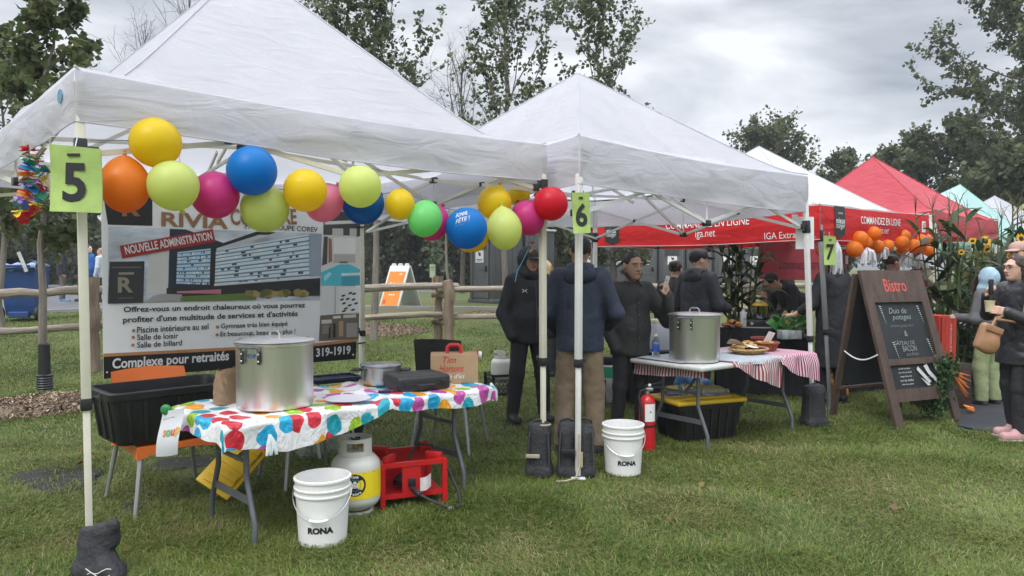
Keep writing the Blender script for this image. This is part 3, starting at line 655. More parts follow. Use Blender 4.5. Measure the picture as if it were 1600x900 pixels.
        tr = b.build('truss', pm, t, world=t); ang = math.atan2((bb-a).y, (bb-a).x)
        for s, hi in ((.5, 1), (.5, 0)): k.box(pt(s, hi), (.075, .045, .05), ang, bevel=.005)
        for s in (.25, .75): k.box(pt(s, 2), (.04, .04, .035), ang, bevel=.004)
        k.build('joint', BLACKP, tr, world=t); mids.append((pt(.5, 1), pt(.5, 0)))
    b = MB(); k = MB(); hub = Vector((ctr.x, ctr.y, slider+.33)); hub2 = hub+Vector((0, 0, .28))
    for hi_, lo_ in mids:
        b.bar(lo_, hub2.lerp(hi_, .5)+Vector((0, 0, -.02)), .014, .026); b.bar(hi_, hub, .014, .026); b.bar(hub2, hub2.lerp(lo_, .5), .014, .026)
    b.bar(hub-Vector((0, 0, .1)), pk-Vector((0, 0, .06)), .035); b.build('peak_frame', pm, t, world=t)
    k.box(hub, (.12, .12, .08), bevel=.01); k.box(hub2, (.10, .10, .06), bevel=.01); k.build('peak_hub', BLACKP, t, world=t)
    return T
def ft(px, py): v = G(px, py); return (v.x, v.y)
def tp(px, py, Y): v = P(px, py, Y); return (v.x, v.y)
FA, FB, FE, FF, FJ = ft(139, 893), ft(851, 744), ft(903, 750), ft(1272, 664), ft(1298, 641)
A5 = tp(118, 190, FA[1]); B5 = tp(854, 285, FB[1]); C5 = (XP(567, 7.7), 7.7); D5 = (-4.30, 5.85)
T5 = tent('large white pop-up tent in front with balloons strung along it, numbered 5', [A5, B5, C5, D5], [FA, FB, C5, D5], [2.47, 2.385, 2.36, 2.42], (XP(388, 5.6), 5.6, 3.78), .25, (CANW, CANW), slider=2.08, seed=3, hip=.28, wr=.010)
E6 = tp(905, 290, FE[1]); F6 = tp(1262, 330, FF[1]); I6 = (XP(930, 9.5), 9.5); H6 = (XP(561, 8.05), 8.05)
T6 = tent('white pop-up tent in the middle, numbered 6', [E6, F6, I6, H6], [FE, FF, I6, H6], [2.43, 2.38, 2.36, 2.38], (XP(902, 7.35), 7.35, 3.43), .33, (CANW, CANW), slider=1.90, seed=4, polemat=POLEW, hip=.09)
J7 = tp(1281, 372, FJ[1]); K7 = (XP(1450, 9.55), 9.55); L7 = (XP(926, 10.6), 10.6); X7 = (L7[0]+K7[0]-J7[0], L7[1]+K7[1]-J7[1])
T7 = tent('white topped grocer tent with red printed sides, numbered 7', [J7, K7, X7, L7], [FJ, K7, X7, L7], [2.17, 2.19, 2.2, 2.17], (XP(1184, 10.1), 10.1, 3.16), .36, (CANW2, CANR), slider=1.85, seed=5, polemat=M('grey_pole', (.33, .34, .35), .4, .1, metal=.5), hip=.22, wr=.006, droop=.01)
M8 = (XP(1463, 11.6), 11.6); N8 = (XP(1558, 13.3), 13.3); w8 = Vector((-.60, .80))*2.9
T8 = tent('plain red pop-up tent with a pointed roof behind the grocer tent', [M8, N8, (N8[0]+w8.x, N8[1]+w8.y), (M8[0]+w8.x, M8[1]+w8.y)], [M8, N8, (N8[0]+w8.x, N8[1]+w8.y), (M8[0]+w8.x, M8[1]+w8.y)], [2.40, 2.36, 2.36, 2.36], (XP(1361, 13.4), 13.4, 3.52), .33, (CANRP, CANRP), seed=6, polemat=POLEW)
a9 = Vector((XP(1520, 15.6), 15.6)); d9 = Vector((.82, .57))*2.9; w9 = Vector((-.6, .8))*2.9
T9 = tent('pale teal pop-up tent peak far right behind the red tent', [a9, a9+d9, a9+d9+w9, a9+w9], [a9, a9+d9, a9+d9+w9, a9+w9], [2.3]*4, (XP(1498, 17.2), 17.2, 3.45), .3, (CANT, CANT), seed=7, polemat=POLEW)
a9 = a9+d9*1.08
T10 = tent('white pop-up tent at the right edge beside the teal one', [a9, a9+d9, a9+d9+w9, a9+w9], [a9, a9+d9, a9+d9+w9, a9+w9], [2.3]*4, (a9.x+.5*(d9.x+w9.x), a9.y+.5*(d9.y+w9.y), 3.4), .3, (CANW, CANW), seed=8, polemat=POLEW)
# small maker's tags of the white tents
b = MB(); p0 = T5.val(3, .93, .35)+T5.normal(3)*.006; b.prism([(.035*math.cos(a)*1.3, .035*math.sin(a)) for a in np.linspace(0, 2*PI, 17)[:-1]], .004, frame(p0, T5.E[0]-T5.E[3], (0, 0, 1)))
b.build('maker_patch', M('patch_blue', (.10, .25, .38), .5, .5, 40), T5.can, world=T5.root)
# lettering on the grocer tent
def on_val(T, i, s0, vv, flip=1):
    L = (T.E[(i+1) % 4]-T.E[i]).length
    return lambda x, y: T.val(i, s0+x/L, vv-y/.36)+T.normal(i)*.006
b = MB(); b.text('COMMANDEZ EN LIGNE', size=.135, width=1.02, height=.088, bold=.004, warp=on_val(T7, 0, .50, .33)); b.text('iga.net', height=.10, sx=.85, warp=on_val(T7, 0, .53, .67))
b.text('COMMANDEZ EN LIGNE', width=1.25, height=.088, bold=.004, warp=on_val(T7, 3, .575, .30)); b.text('iga.net', height=.115, sx=.9, warp=on_val(T7, 3, .575, .66)); b.text('IGA Extra', height=.075, sx=.9, warp=on_val(T7, 3, .865, .82)); b.build('lettering', PRINTW, T7.vobj, world=T7.root)
CHARP = M('charcoal_print', (.03, .032, .036), .6, .1); bds = []
for i, s0 in ((0, .145), (3, .115)):
    b = MB(); wv = on_val(T7, i, s0, .5); hw = .115 if i == 0 else .14
    pts = [(-hw, .19), (hw, .19), (hw, -.10), (0, -.165), (-hw, -.10)]
    for k in range(6):                                            # the badge follows the cloth
        ya, yb = .19-.05*k, .19-.05*(k+1); b.poly([wv(-hw, ya), wv(-hw, yb), wv(hw, yb), wv(hw, ya)])
    b.poly([wv(-hw, -.11), wv(0, -.165), wv(hw, -.11)])
    bd = b.build('badge', CHARP, T7.vobj, world=T7.root, smooth_=False); b = MB()
    f0 = on_val(T7, i, s0, .5); f1 = lambda x, y, f0=f0, i=i: f0(x, y)+T7.normal(i)*.006
    b.text('mieux', width=.19, height=.062, bold=.012, warp=lambda x, y: f1(x, y+.035)); b.text('manger', width=.19, height=.06, shear=.25, warp=lambda x, y: f1(x, y-.035))
    b.text('COMMENT', width=.11, height=.018, warp=lambda x, y: f1(x, y+.115))
    b.build('badge_lettering', PRINTW, bd, world=T7.root)
b = MB(); wv = on_val(T7, 0, .93, .42); b.poly([wv(-.055, .07), wv(-.055, -.07), wv(.055, -.07), wv(.055, .07)]); b.mi = 1
wv2 = lambda x, y: wv(x, y)+T7.normal(0)*.005; b.text('f', height=.10, bold=.02, warp=wv2); b.build('social_mark', [PRINTW, REDINK], T7.vobj, world=T7.root)
def on_roof(T, i, s0, v0, sl=2.2):
    L = (T.E[(i+1) % 4]-T.E[i]).length
    def w(x, y):
        v = v0+y/sl; s = s0+(x/L)/max(.15, 1-v); e = .01; p = T.roof(i, s, v); n = (T.roof(i, s+e, v)-p).cross(T.roof(i, s, v+e)-p).normalized()
        if n.z < 0: n = -n
        return p+n*.012
    return w
b = MB()
for i in (0,):
    b.text('IGA', height=.40, sx=1.05, bold=.045, shear=-.2, warp=on_roof(T7, i, .34, .17))
b.build('roof_lettering', REDINK, T7.can, world=T7.root)
b = MB(); b.text('extra', height=.14, sx=1.3, shear=.2, warp=on_roof(T7, 0, .58, .10)); b.build('roof_lettering', M('grey_print', (.22, .25, .28), .6), T7.can, world=T7.root)
b = MB(); c_ = T8.val(0, .02, .35)+T8.normal(0)*.012; d_ = (T8.E[1]-T8.E[0])
nl = T8.normal(3); b.prism([(-.16, -.12), (.16, -.12), (.16, .12), (-.16, .12)], .004, frame(T8.val(3, .93, .5)+nl*.03, (T8.E[0]-T8.E[3]), (0, 0, 1))); b.mi = 1; b.text('7', frame(T8.val(3, .93, .5)+nl*.034, (T8.E[0]-T8.E[3]), (0, 0, 1)), .12); b.build('paper_notice', [PAPER, M('grey_ink', (.2, .2, .22))], T8.can, world=T8.root)

# ---------------------------------------------------------------- number cards on the poles
CARD = M('lime_card', (.36, .50, .14), .6, .22, 5, .05, 30)
def card(label, quad, Y, digit, dh, group='number cards hung on the tent poles', sx=1.0, punch=True):
    a, b_, c, d = [P(px, py, Y) for px, py in quad]; ctr = (a+b_+c+d)/4
    t = thing('number_card', label, 'sign', ctr, 0, group); m_ = MB()
    F_ = lambda s, v: (a.lerp(b_, s).lerp(d.lerp(c, s), v))+Vector((0, -.012*math.sin(PI*s)+.01*math.sin(3*v), 0))
    m_.grid(lambda s, v: F_(s, v), 8, 8); m_.grid(lambda s, v: F_(1-s, v)+Vector((0, .004, 0)), 8, 8); m_.build('card', CARD, t, world=t)
    k = MB(); mid = F_(.5, .55); W = (b_-a).length; x = (c-d).normalized(); yv = (a-d).normalized()
    k.text(digit, frame(mid+Vector((0, -.006, 0)), x, yv), height=dh, sx=sx, bold=.028); k.build('numeral', INK, t, world=t)
    k = MB(); k.box(F_(.5, .13)+Vector((0, -.004, 0)), (W*.24, .004, .012)); k.build('hanging_slot', INK, t, world=t)
    k = MB(); k.tube([F_(.02, 0), F_(.02, 0)+Vector((0, .0, .035)), F_(.02, 0)+Vector((.02, .02, .04))], .002, 4); k.tube([F_(.5, .10), F_(.5, .02)+Vector((0, .03, .05))], .003, 4); k.build('wire_hook', STEEL, t, world=t)
card('lime green card with a black 5 on the nearest tent pole', [(77, 225), (157, 233), (159, 333), (77, 330)], FA[1]-.09, '5', .187)
card('lime green card with a black 6 on a middle tent pole', [(893, 301), (921, 301), (923, 364), (896, 365)], FE[1]-.10, '6', .163, sx=.80)
card('narrow lime green card with a black 7 on the grey grocer tent pole', [(1287, 368), (1306, 370), (1306, 414), (1288, 414)], FJ[1]-.08, '7', .165, sx=.75)
t = thing('blank_notice', 'blank white sheets of paper taped to the right pole of the middle white tent', 'notice', P(1256, 362, FF[1]-.05)); b = MB()
q = [P(1242, 338, FF[1]-.05), P(1272, 339, FF[1]-.05), P(1273, 390, FF[1]-.05), P(1242, 389, FF[1]-.05)]
b.prism([(-.09, -.155), (.095, -.155), (.09, .155), (-.09, .155)], .003, frame(P(1257.5, 364, FF[1]+.07), (1, .1, 0), (0, 0, 1))); b.prism([(-.03, -.05), (.03, -.05), (.03, .05), (-.03, .05)], .003, frame(P(1242, 343, FF[1]+.08), (1, .1, 0), (0, 0, 1))); b.build('sheet', PAPER, t, world=t, smooth_=False)

# ---------------------------------------------------------------- sign board at the back of the front tent
Bl = P(164, 560, 6.28); Bl.z = 0; Br = Vector((C5[0]-.02, C5[1]-.06, 0)); Bd = (Br-Bl).normalized(); Bn = Vector((Bd.y, -Bd.x, 0))
def BP(px, py):
    d = ray(px, py); o = Vector((0, 0, CAM_Z)); k = (Bl-o).dot(Bn)/d.dot(Bn); p = o+d*k; return ((p-Bl).dot(Bd), p.z)
bt = thing('sign_board', 'large printed board advertising a retirement complex, tied between the back tent poles', 'sign board', (Bl+Br)/2)
Bm = lambda dz: Matrix(((Bd.x, 0, Bn.x, Bl.x+Bn.x*dz), (Bd.y, 0, Bn.y, Bl.y+Bn.y*dz), (0, 1, 0, 0), (0, 0, 0, 1)))
u0, v0 = BP(162, 592); u1, v1 = BP(555, 561); vt = BP(168, 296)[1]; v0 = (v0+v1)/2
b = MB(); b.prism([(u0, v0), (u1, v0), (u1+.02, vt), (u0, vt)], .012, Bm(0)); b.build('panel', M('board_white', (.90, .91, .92), .35, .03, 3), bt, world=bt, smooth_=False)
LAYERS = {}
def lay(col, quad, z, name, mat=None):
    if name == 'picture': col = tuple(min(.9, c*1.35) for c in col)
    key = (name, col)
    if key not in LAYERS: LAYERS[key] = (MB(), mat or M('print_%d' % len(LAYERS), col, .4, .06, 4))
    LAYERS[key][0].poly([Bm(z) @ Vector((*BP(*q), 0)) for q in quad])
def stx(s, col, a, b_, name='lettering', z=.009, bold=.012, shear=0.0, h=None):      # text between two baseline pixels, cap height in px
    key = (name, col)
    if key not in LAYERS: LAYERS[key] = (MB(), M('print_%d' % len(LAYERS), col, .45, .05))
    (ua, va), (ub, vb) = BP(*a), BP(*b_); V, F = text_geo(s, bold, shear); hh = abs(BP(a[0], a[1]-h)[1]-va); 
    m_ = Bm(z) @ Matrix.Translation(((ua+ub)/2, (va+vb)/2+hh/2, 0)) @ Matrix.Rotation(math.atan2(vb-va, ub-ua), 4, 'Z'); LAYERS[key][0].text(s, m_, width=math.hypot(ub-ua, vb-va), height=hh, bold=bold, shear=shear)
BLK = (.014, .014, .017); WHT = (.78, .78, .78); GOLD = (.33, .17, .075)
lay(BLK, [(160, 296), (238, 296), (238, 353), (168.5, 351)], .003, 'emblem'); stx('R', GOLD, (190, 338), (219, 338), h=26, bold=.03)
stx('RIVIA', GOLD, (252, 354), (356, 358), h=23, bold=.028); stx('COMPLEXE', GOLD, (360, 352), (463, 351), h=26, bold=.028); stx('PAR LE GROUPE COREV', (.05, .05, .06), (383, 357), (496, 363), h=8.5, spacing=1 if False else 1) if False else stx('PAR LE GROUPE COREV', (.05, .05, .06), (383, 357), (496, 363), h=8.5)
SKYP = M('printed_sky', (.56, .62, .69), .4, .35, 3, stretch=(1, 1, 3))
lay((.42, .47, .53), [(169.5, 353.5), (502, 365), (500, 469), (168, 474)], .003, 'picture', SKYP)
lay((.50, .50, .49), [(233, 398), (265, 357), (263, 457), (228, 458)], .0045, 'picture'); lay((.020, .026, .045), [(265, 357.5), (290, 358.5), (350, 380), (340, 450), (262, 458)], .0045, 'picture')
for (qa, qb, qc, qd, c1, n_) in (((277, 394), (331, 388), (329, 445), (275, 443), (.36, .52, .66), 9), ((336, 391), (482, 366), (483, 433), (334, 444.5), (.50, .60, .68), 10)):
    lay(c1, [qa, qb, qc, qd], .006, 'picture'); L2 = lambda p, q, f: (p[0]+(q[0]-p[0])*f, p[1]+(q[1]-p[1])*f); rr = np.random.default_rng(3)
    for k in range(n_):
        f0 = (k+.35)/n_; f1 = f0+.22/n_*(1.6 if k % 2 else 1); lay((.12, .17, .22), [L2(qa, qd, f0), L2(qb, qc, f0), L2(qb, qc, f1), L2(qa, qd, f1)], .0072, 'picture')
        for j in range(7):
            s_ = rr.uniform(.02, .93); w_ = rr.uniform(.02, .06); a = lambda s, f: L2(L2(qa, qb, s), L2(qd, qc, s), f)
            lay((.05, .07, .10) if j % 3 else (.62, .68, .72), [a(s_, f1), a(s_+w_, f1), a(s_+w_, f1+.5/n_), a(s_, f1+.5/n_)], .0085, 'picture')
lay((.02, .022, .03), [(330, 386), (400, 362), (432, 363), (337, 392)], .0072, 'picture'); lay((.45, .47, .49), [(338, 388), (404, 367), (425, 367), (338, 392.5)], .0085, 'picture')
lay((.02, .022, .03), [(329, 386), (337, 390), (335, 447), (327, 447)], .0085, 'picture'); lay((.24, .29, .35), [(483, 365), (502, 365.5), (500.5, 432), (484, 433)], .0085, 'picture'); lay((.5, .52, .55), [(334, 444), (500, 431), (500, 434), (334, 447)], .0098, 'picture')
lay((.022, .023, .028), [(260, 450), (334, 446.5), (500, 434.5), (499.5, 462), (260, 464)], .0075, 'picture'); lay((.30, .30, .29), [(253, 459), (284, 460), (285, 470), (226, 472), (240, 462)], .0098, 'picture'); lay((.42, .15, .2), [(276, 455), (345, 452), (345, 459), (276, 458)], .0098, 'picture')
lay((.10, .16, .03), [(281, 463), (400, 457), (400, 468.5), (281, 471)], .0098, 'picture')
for k in range(26):
    cx, cy, r = 385+92*rng.uniform(), 459-4*rng.uniform()+3*rng.uniform(), rng.uniform(4, 8); lay([(.16, .14, .05), (.25, .19, .05), (.09, .10, .03), (.30, .22, .10)][k % 4], [(cx+r*math.cos(a)*rng.uniform(.8, 1.2), min(467, cy+r*.8*math.sin(a))) for a in np.linspace(0, 2*PI, 10)[:-1]], .011+.0002*k, 'picture')
lay((.36, .02, .028), [(187, 384), (332, 358), (336, 378), (190.5, 404)], .013, 'ribbon'); stx('NOUVELLE ADMINISTRATION', WHT, (195, 398), (330.5, 374.5), h=13.5, bold=.02, z=.016)
lay((.035, .037, .042), [(171, 409), (225.5, 408), (223.5, 473), (168.5, 474.5)], .011, 'emblem'); lay((.30, .27, .20), [(185, 425.5), (209, 425), (209, 429), (185, 429.5)], .0125, 'lettering'); stx('R', (.30, .27, .20), (184, 457), (208, 457), h=24, bold=.03, z=.0125); lay((.16, .15, .14), [(174, 417), (220, 416.5), (220, 418.5), (174, 419)], .0125, 'lettering'); lay((.16, .15, .14), [(185, 465), (208, 464.5), (208, 466), (185, 466.5)], .0125, 'lettering')
T1 = (.03, .03, .035)
stx('Offrez-vous un endroit chaleureux où vous pourrez', T1, (193, 490.5), (476.5, 482.5), h=11.5, bold=.022); stx("profiter d'une multitude de services et d'activités", T1, (192, 507), (465, 496), h=12.5, bold=.022)
for s, a, b_ in (('Piscine intérieure au sel', (214, 520.5), (325.5, 514.5)), ('Salle de loisir', (214, 531.5), (278.5, 528.5)), ('Salle de billard', (214, 543.5), (284, 539.5)), ('Gymnase très bien équipé', (345, 515.5), (449, 511)), ('Et beaucoup, beaucoup plus !', (344, 528), (461, 523))): stx(s, T1, a, b_, h=10 if 'S' != s[0] else 9, bold=.014)
for (x, y) in ((208.5, 516.5), (208, 527), (207.5, 539), (339.5, 511), (339, 523)): lay((.45, .20, .09), [(x+2.6*math.cos(a), y+2.6*math.sin(a)) for a in np.linspace(0, 2*PI, 13)[:-1]], .009, 'lettering')
lay((.52, .24, .10), [(161.5, 552.5), (497, 536), (497, 540.5), (161.5, 557.5)], .003, 'footer'); lay((.52, .24, .10), [(497, 536), (557, 529), (557, 533.5), (497, 540.5)], .003, 'footer')
lay(BLK, [(161.5, 557.5), (497, 540.5), (557, 533.5), (555.5, 561), (162, 592)], .003, 'footer')
stx('Complexe pour retraités', WHT, (175.5, 581), (357.5, 567), h=21, bold=.026, shear=.05); stx('450 319-1919', WHT, (466, 560.5), (547.5, 553), h=14, bold=.03, shear=.05)
for (x, y) in ((167, 581.5), (249, 579), (551, 554)): lay(WHT, [(x+1.5*math.cos(a), y+1.5*math.sin(a)) for a in np.linspace(0, 2*PI, 9)[:-1]], .012, 'fixing')
# right-hand column of interior views
lay((.06, .06, .065), [(506, 318), (563, 318), (562.5, 368.5), (505, 367)], .003, 'picture'); lay((.62, .61, .58), [(507, 346), (562, 344), (562, 349), (507, 351)], .0045, 'picture'); lay((.45, .44, .43), [(519, 357), (536, 357), (536, 368), (519, 368)], .0045, 'picture'); lay((.45, .44, .43), [(546, 357), (557, 357), (557, 368), (546, 368)], .0045, 'picture')
lay((.55, .54, .52), [(505, 369), (562.5, 370), (562, 446.5), (501.5, 446)], .003, 'picture'); lay((.65, .65, .64), [(521, 371), (556, 372), (555, 397), (521, 397)], .0045, 'picture'); lay((.07, .06, .06), [(506, 369), (512, 370), (511, 412), (503, 415)], .0045, 'picture'); lay((.25, .13, .08), [(513, 371), (518, 374), (519, 408), (513, 411)], .0045, 'picture'); lay((.40, .38, .36), [(521, 397), (555, 397), (555, 410), (521, 410)], .0045, 'picture'); lay((.10, .08, .06), [(530, 408.5), (543, 408.5), (543, 411), (530, 411)], .006, 'picture')
lay((.07, .42, .50), [(530, 413), (546, 413), (562, 421), (562, 446.5), (501.5, 446), (502, 425)], .006, 'picture'); lay((.55, .60, .62), [(533, 427), (562, 426), (562, 430), (533, 431)], .0075, 'picture'); lay((.05, .28, .38), [(533.5, 432), (562, 431), (562, 446.5), (533, 446)], .0075, 'picture'); lay((.30, .60, .66), [(505, 432), (514, 425), (518, 428), (507, 440)], .0075, 'picture')
lay((.56, .57, .56), [(501.5, 447.5), (562, 448), (560, 529.5), (498, 533)], .003, 'picture'); lay((.60, .61, .60), [(531, 449), (562, 449), (561, 490), (530, 490)], .0045, 'picture'); lay((.38, .37, .36), [(523, 448), (525, 448), (524, 492), (522, 492)], .0045, 'picture'); lay((.13, .105, .08), [(500, 493), (561, 488), (560, 529.5), (498, 533)], .0045, 'picture')
for (x, y) in ((536, 462), (547, 458), (553, 459), (543, 467), (552, 468), (537, 474), (546, 477), (556, 474), (540, 482), (551, 484), (534, 468), (537, 486)): lay((.02, .05, .03), [(x+3.4*math.cos(a), y-.3*math.cos(a)*3+1.7*math.sin(a)) for a in np.linspace(0, 2*PI, 9)[:-1]], .006, 'picture')
for (x, y, w, h, c) in ((502, 500, 16, 6, (.5, .47, .42)), (520, 494, 12, 4, (.55, .52, .47)), (536, 492, 20, 5, (.48, .45, .40)), (503, 508, 11, 14, (.20, .19, .18)), (520, 506, 4, 22, (.03, .02, .02)), (541, 505, 17, 22, (.26, .24, .22)), (529, 502, 7, 24, (.33, .22, .13)), (513, 512, 3, 17, (.03, .02, .02))): lay(c, [(x, y), (x+w, y-1), (x+w, y+h-1), (x, y+h)], .006, 'picture')
for (name, col), (mb, mt_) in LAYERS.items(): mb.build('printed_'+name if name != 'fixing' else 'screw', mt_, bt, world=bt, smooth_=False)
b = MB()
for v in (v0+.16, vt-.25): b.tube([Br+Vector((-.02, -.04, v)), Br+Vector((.05, .03, v+.01)), Br+Vector((.03, .09, v)), Br+Vector((-.02, .02, v))], .008, 5)
b.build('tie', BLACKP, bt, world=bt)
# ---------------------------------------------------------------- things at the front tent
def cyl_warp(cx, cy, r, a0, z0): return lambda x, y: (cx+r*math.sin(a0+x/r), cy-r*math.cos(a0+x/r), z0+y)
# balloons on their string
def bal_mat(name, c): return M(name, c, .36, .06, 3, trans=.48, spec=.4)
BM = {'yellow': bal_mat('balloon_yellow', (.88, .66, .015)), 'orange': bal_mat('balloon_orange', (.86, .26, .02)), 'lime': bal_mat('balloon_lime', (.72, .80, .26)), 'magenta': bal_mat('balloon_magenta', (.72, .06, .30)), 'blue': bal_mat('balloon_blue', (.003, .24, .66)),
      'pink': bal_mat('balloon_pink', (.88, .30, .46)), 'green': bal_mat('balloon_green', (.24, .74, .24)), 'red': bal_mat('balloon_red', (.68, .012, .035)), 'navy': bal_mat('balloon_dark_blue', (.003, .16, .52))}
def balloon(label, col, c, r, ax=(0, .5, .85), el=1.08, group=None, lo=False):
    t = thing('balloon', label, 'balloon', c, 0, group); q = Vector(ax).normalized().to_track_quat('Z', 'Y').to_matrix()
    n = 14 if lo else 22; pr = []
    for i in range(n+1):
        a = PI*i/n; z = -math.cos(a); rr = math.sin(a); z2 = z*el*(1 if z < 0 else 1.0); rr2 = rr*(1-.13*max(0, z)**1.5); pr.append((max(.0005, rr2*r) if i not in (0,) else .0005, z2*r+(.05*r*max(0, (z-.9)/.1) if z > .9 else 0)))
    zt_ = pr[-1][1]; pr[-1] = (.09*r, zt_); pr += [(.07*r, zt_+.05*r)]
    b = MB(); b.lathe(pr, 18 if lo else 36, mat=q); b.build('skin', BM[col], t, angle=80)
    k = MB(); k.lathe([(.07*r, zt_+.04*r), (.10*r, zt_+.08*r), (.06*r, zt_+.12*r), (.13*r, zt_+.19*r), (.001, zt_+.17*r)], 10, mat=q); k.build('knot', BM[col], t)
    return t
def line_Y(px, a=Vector(A5), b=Vector(B5)):
    k = (px-800)/FPX; d = b-a; s = (a.x-k*a.y)/(k*d.y-d.x); return a.y+d.y*s
bg_ = 'balloons strung along the front edge of the large white tent'
BL = [('yellow', 244, 223, 39.5, 37, 0, (.3, .8, .2), 'yellow balloon highest on the string, above the orange one'), ('orange', 195, 288, 37, 44, .02, (-.1, .2, 1), 'big orange balloon half behind the number 5 card'),
 ('lime', 271, 291, 39, 38, -.06, (0, .5, -.6), 'lime balloon between the orange and magenta balloons'), ('magenta', 336, 304, 35, 38, .08, (-.2, .5, .7), 'magenta balloon over the letters of the sign board, left of the blue one'),
 ('blue', 394, 267, 39.5, 37, -.05, (0, .9, .1), 'bright blue balloon second highest on the left half of the string'), ('lime', 414, 325, 37, 37, .06, (0, .6, .7), 'lime balloon hanging directly below the bright blue one'),
 ('yellow', 477, 298, 34, 33, -.08, (0, .9, -.3), 'yellow balloon in front of the pale pink balloon'), ('pink', 507, 316, 29, 32, .12, (.4, .4, .7), 'pale pink balloon behind a yellow one'),
 ('lime', 563, 292, 33, 33, -.10, (0, .9, -.3), 'lime balloon in front of the dark blue balloon'), ('navy', 568, 318, 34, 31, .14, (.5, .7, .4), 'dark blue balloon mostly behind a lime one'),
 ('yellow', 625, 319, 23, 25.5, 0, (0, .5, .8), 'small yellow balloon alone at the middle of the string'), ('green', 664, 341, 27, 31, -.06, (.1, .6, .7), 'bright green balloon in front of a magenta one'),
 ('magenta', 677, 348, 25, 29, .14, (.4, .4, .8), 'magenta balloon peeking out behind the green one'), ('blue', 729, 356, 32.5, 33, -.05, (.2, .7, .6), 'blue balloon printed with a white festive motif'),
 ('yellow', 737, 366, 30, 27, .16, (.3, .7, .4), 'yellow balloon showing as a crescent under the printed blue one'), ('yellow', 773, 316, 26, 27, .14, (.25, .2, .9), 'yellow balloon above and behind the right lime balloon'),
 ('yellow', 811, 305, 19, 16, .42, (.4, .4, .5), 'yellow balloon at the back between the yellow and red balloons'), ('lime', 788, 357, 27.5, 33, -.04, (-.12, .1, 1), 'pear shaped lime balloon right of the printed blue one'),
 ('magenta', 824, 340, 26, 28.5, .05, (-.4, .4, .7), 'magenta balloon left of the red one'), ('red', 860, 318, 27, 26.5, -.16, (-.6, .5, .4), 'red balloon at the right end of the string by a tent pole')]
bpos = []
for col, px, py, rx, ry, off, ax, lab in BL:
    Yb = line_Y(px)+off; c = P(px, py, Yb); r = (rx+ry)/2/FPX*Yb; el = 1.04 if ry < rx*1.1 else 1.04*ry/rx*.98
    if ry >= rx*1.1: r = rx/FPX*Yb
    t = balloon(lab, col, c, r, ax, el, bg_); bpos.append((c, r, Vector(ax).normalized(), t, off))
    if 'printed' in lab and 'motif' in lab:
        sph = lambda x, y, r=r: Vector((math.sin(x/r)*math.cos(y/r), -math.cos(x/r)*math.cos(y/r), math.sin(y/r)))*(r*1.035)
        mt_ = Matrix.Rotation(R(24), 4, 'Y') ; b = MB()
        w1 = lambda x, y: sph(x-.2*r+.0, y+.62*r+.28*x); w2 = lambda x, y: sph(x-.12*r, y+.36*r+.34*x)
        b.text('BONNE', width=.62*r, height=.22*r, bold=.0, warp=w1); b.text('FÊTE !', width=.66*r, height=.24*r, shear=.1, warp=w2)
        for k in range(26): x, y = rng.uniform(-.5*r, .25*r), rng.uniform(.06*r, .22*r); b.poly([w2(x+.35*r*.3, y-.36*r), w2(x+.35*r*.3+.012*r, y-.36*r), w2(x+.35*r*.3, y-.36*r+.018*r)])
        b.build('printed_motif', PRINTW, t)
b = MB(); s0 = P(140, 219, FA[1]-.05); pts = [s0]
for c, r, ax, t, off in bpos:
    q = c+ax*r*1.2
    if off < .3: pts.append(Vector((q.x, max(q.y, line_Y(800+q.x/q.y*FPX)+.0), max(q.z, c.z))))
pts.append(P(852, 292, B5[1])); pts = [p for i, p in enumerate(pts) if i == 0 or p.x > pts[i-1].x]
b.tube(pts, .0022, 4, cap=False); tag(b.build('balloon_string', M('blue_string', (.12, .17, .28), .7)), 'thin blue cord carrying the balloons between two tent poles', 'string')
# flower garlands
FLM = [M('petal_%s' % n, c, .6, .12, 20, trans=.25) for n, c in (('red', (.62, .02, .03)), ('yellow', (.80, .62, .03)), ('blue', (.01, .22, .56)), ('green', (.08, .50, .28)), ('violet', (.36, .22, .58)), ('orange', (.80, .28, .03)))]
def garland(label, pts, r, per, seed):
    r_ = np.random.default_rng(seed); t = thing('flower_garland', label, 'garland', pts[0]); bs = [MB() for _ in FLM]; pts = [Vector(p) for p in pts]; k = 0
    for i in range(len(pts)-1):
        L = (pts[i+1]-pts[i]).length; n = max(1, int(L/per))
        for j in range(n):
            c = pts[i].lerp(pts[i+1], (j+.5)/n); mb = bs[(k*5+int(r_.integers(0, 2))) % 6]; k += 1; ax = ((pts[i+1]-pts[i]).normalized()+Vector(r_.normal(0, .35, 3))).normalized(); q = ax.to_track_quat('Z', 'Y').to_matrix()
            for p_ in range(6):
                a = p_*PI/3+r_.uniform(0, .5); w = r*r_.uniform(.8, 1.15); d = q @ Vector((math.cos(a), math.sin(a), r_.uniform(-.3, .5))); e_ = q @ Vector((-math.sin(a), math.cos(a), 0))
                mb.add([c, c+d*w*.6+e_*w*.42, c+d*w, c+d*w*.6-e_*w*.42], [(0, 1, 2, 3)])
    for mb, m_ in zip(bs, FLM):
        if mb.V: mb.build('petals', m_, t, world=t, smooth_=False)
    b = MB(); b.tube(pts, .002, 4, cap=False); b.build('cord', M('cord_blue', (.05, .25, .5)), t, world=t)
Yg = 4.35
garland('colourful paper flower garland hanging at the far left under the tent edge', [P(x, y, Yg) for x, y in ((44, 226), (47, 245), (42, 268), (46, 290), (36, 312), (30, 332), (42, 342))], .056, .020, 1)
garland('short strand of paper flowers close behind the number 5 card', [P(x, y, Yg+.1) for x, y in ((56, 238), (62, 262), (73, 278), (64, 292), (60, 306), (52, 322), (58, 334))], .050, .024, 2)
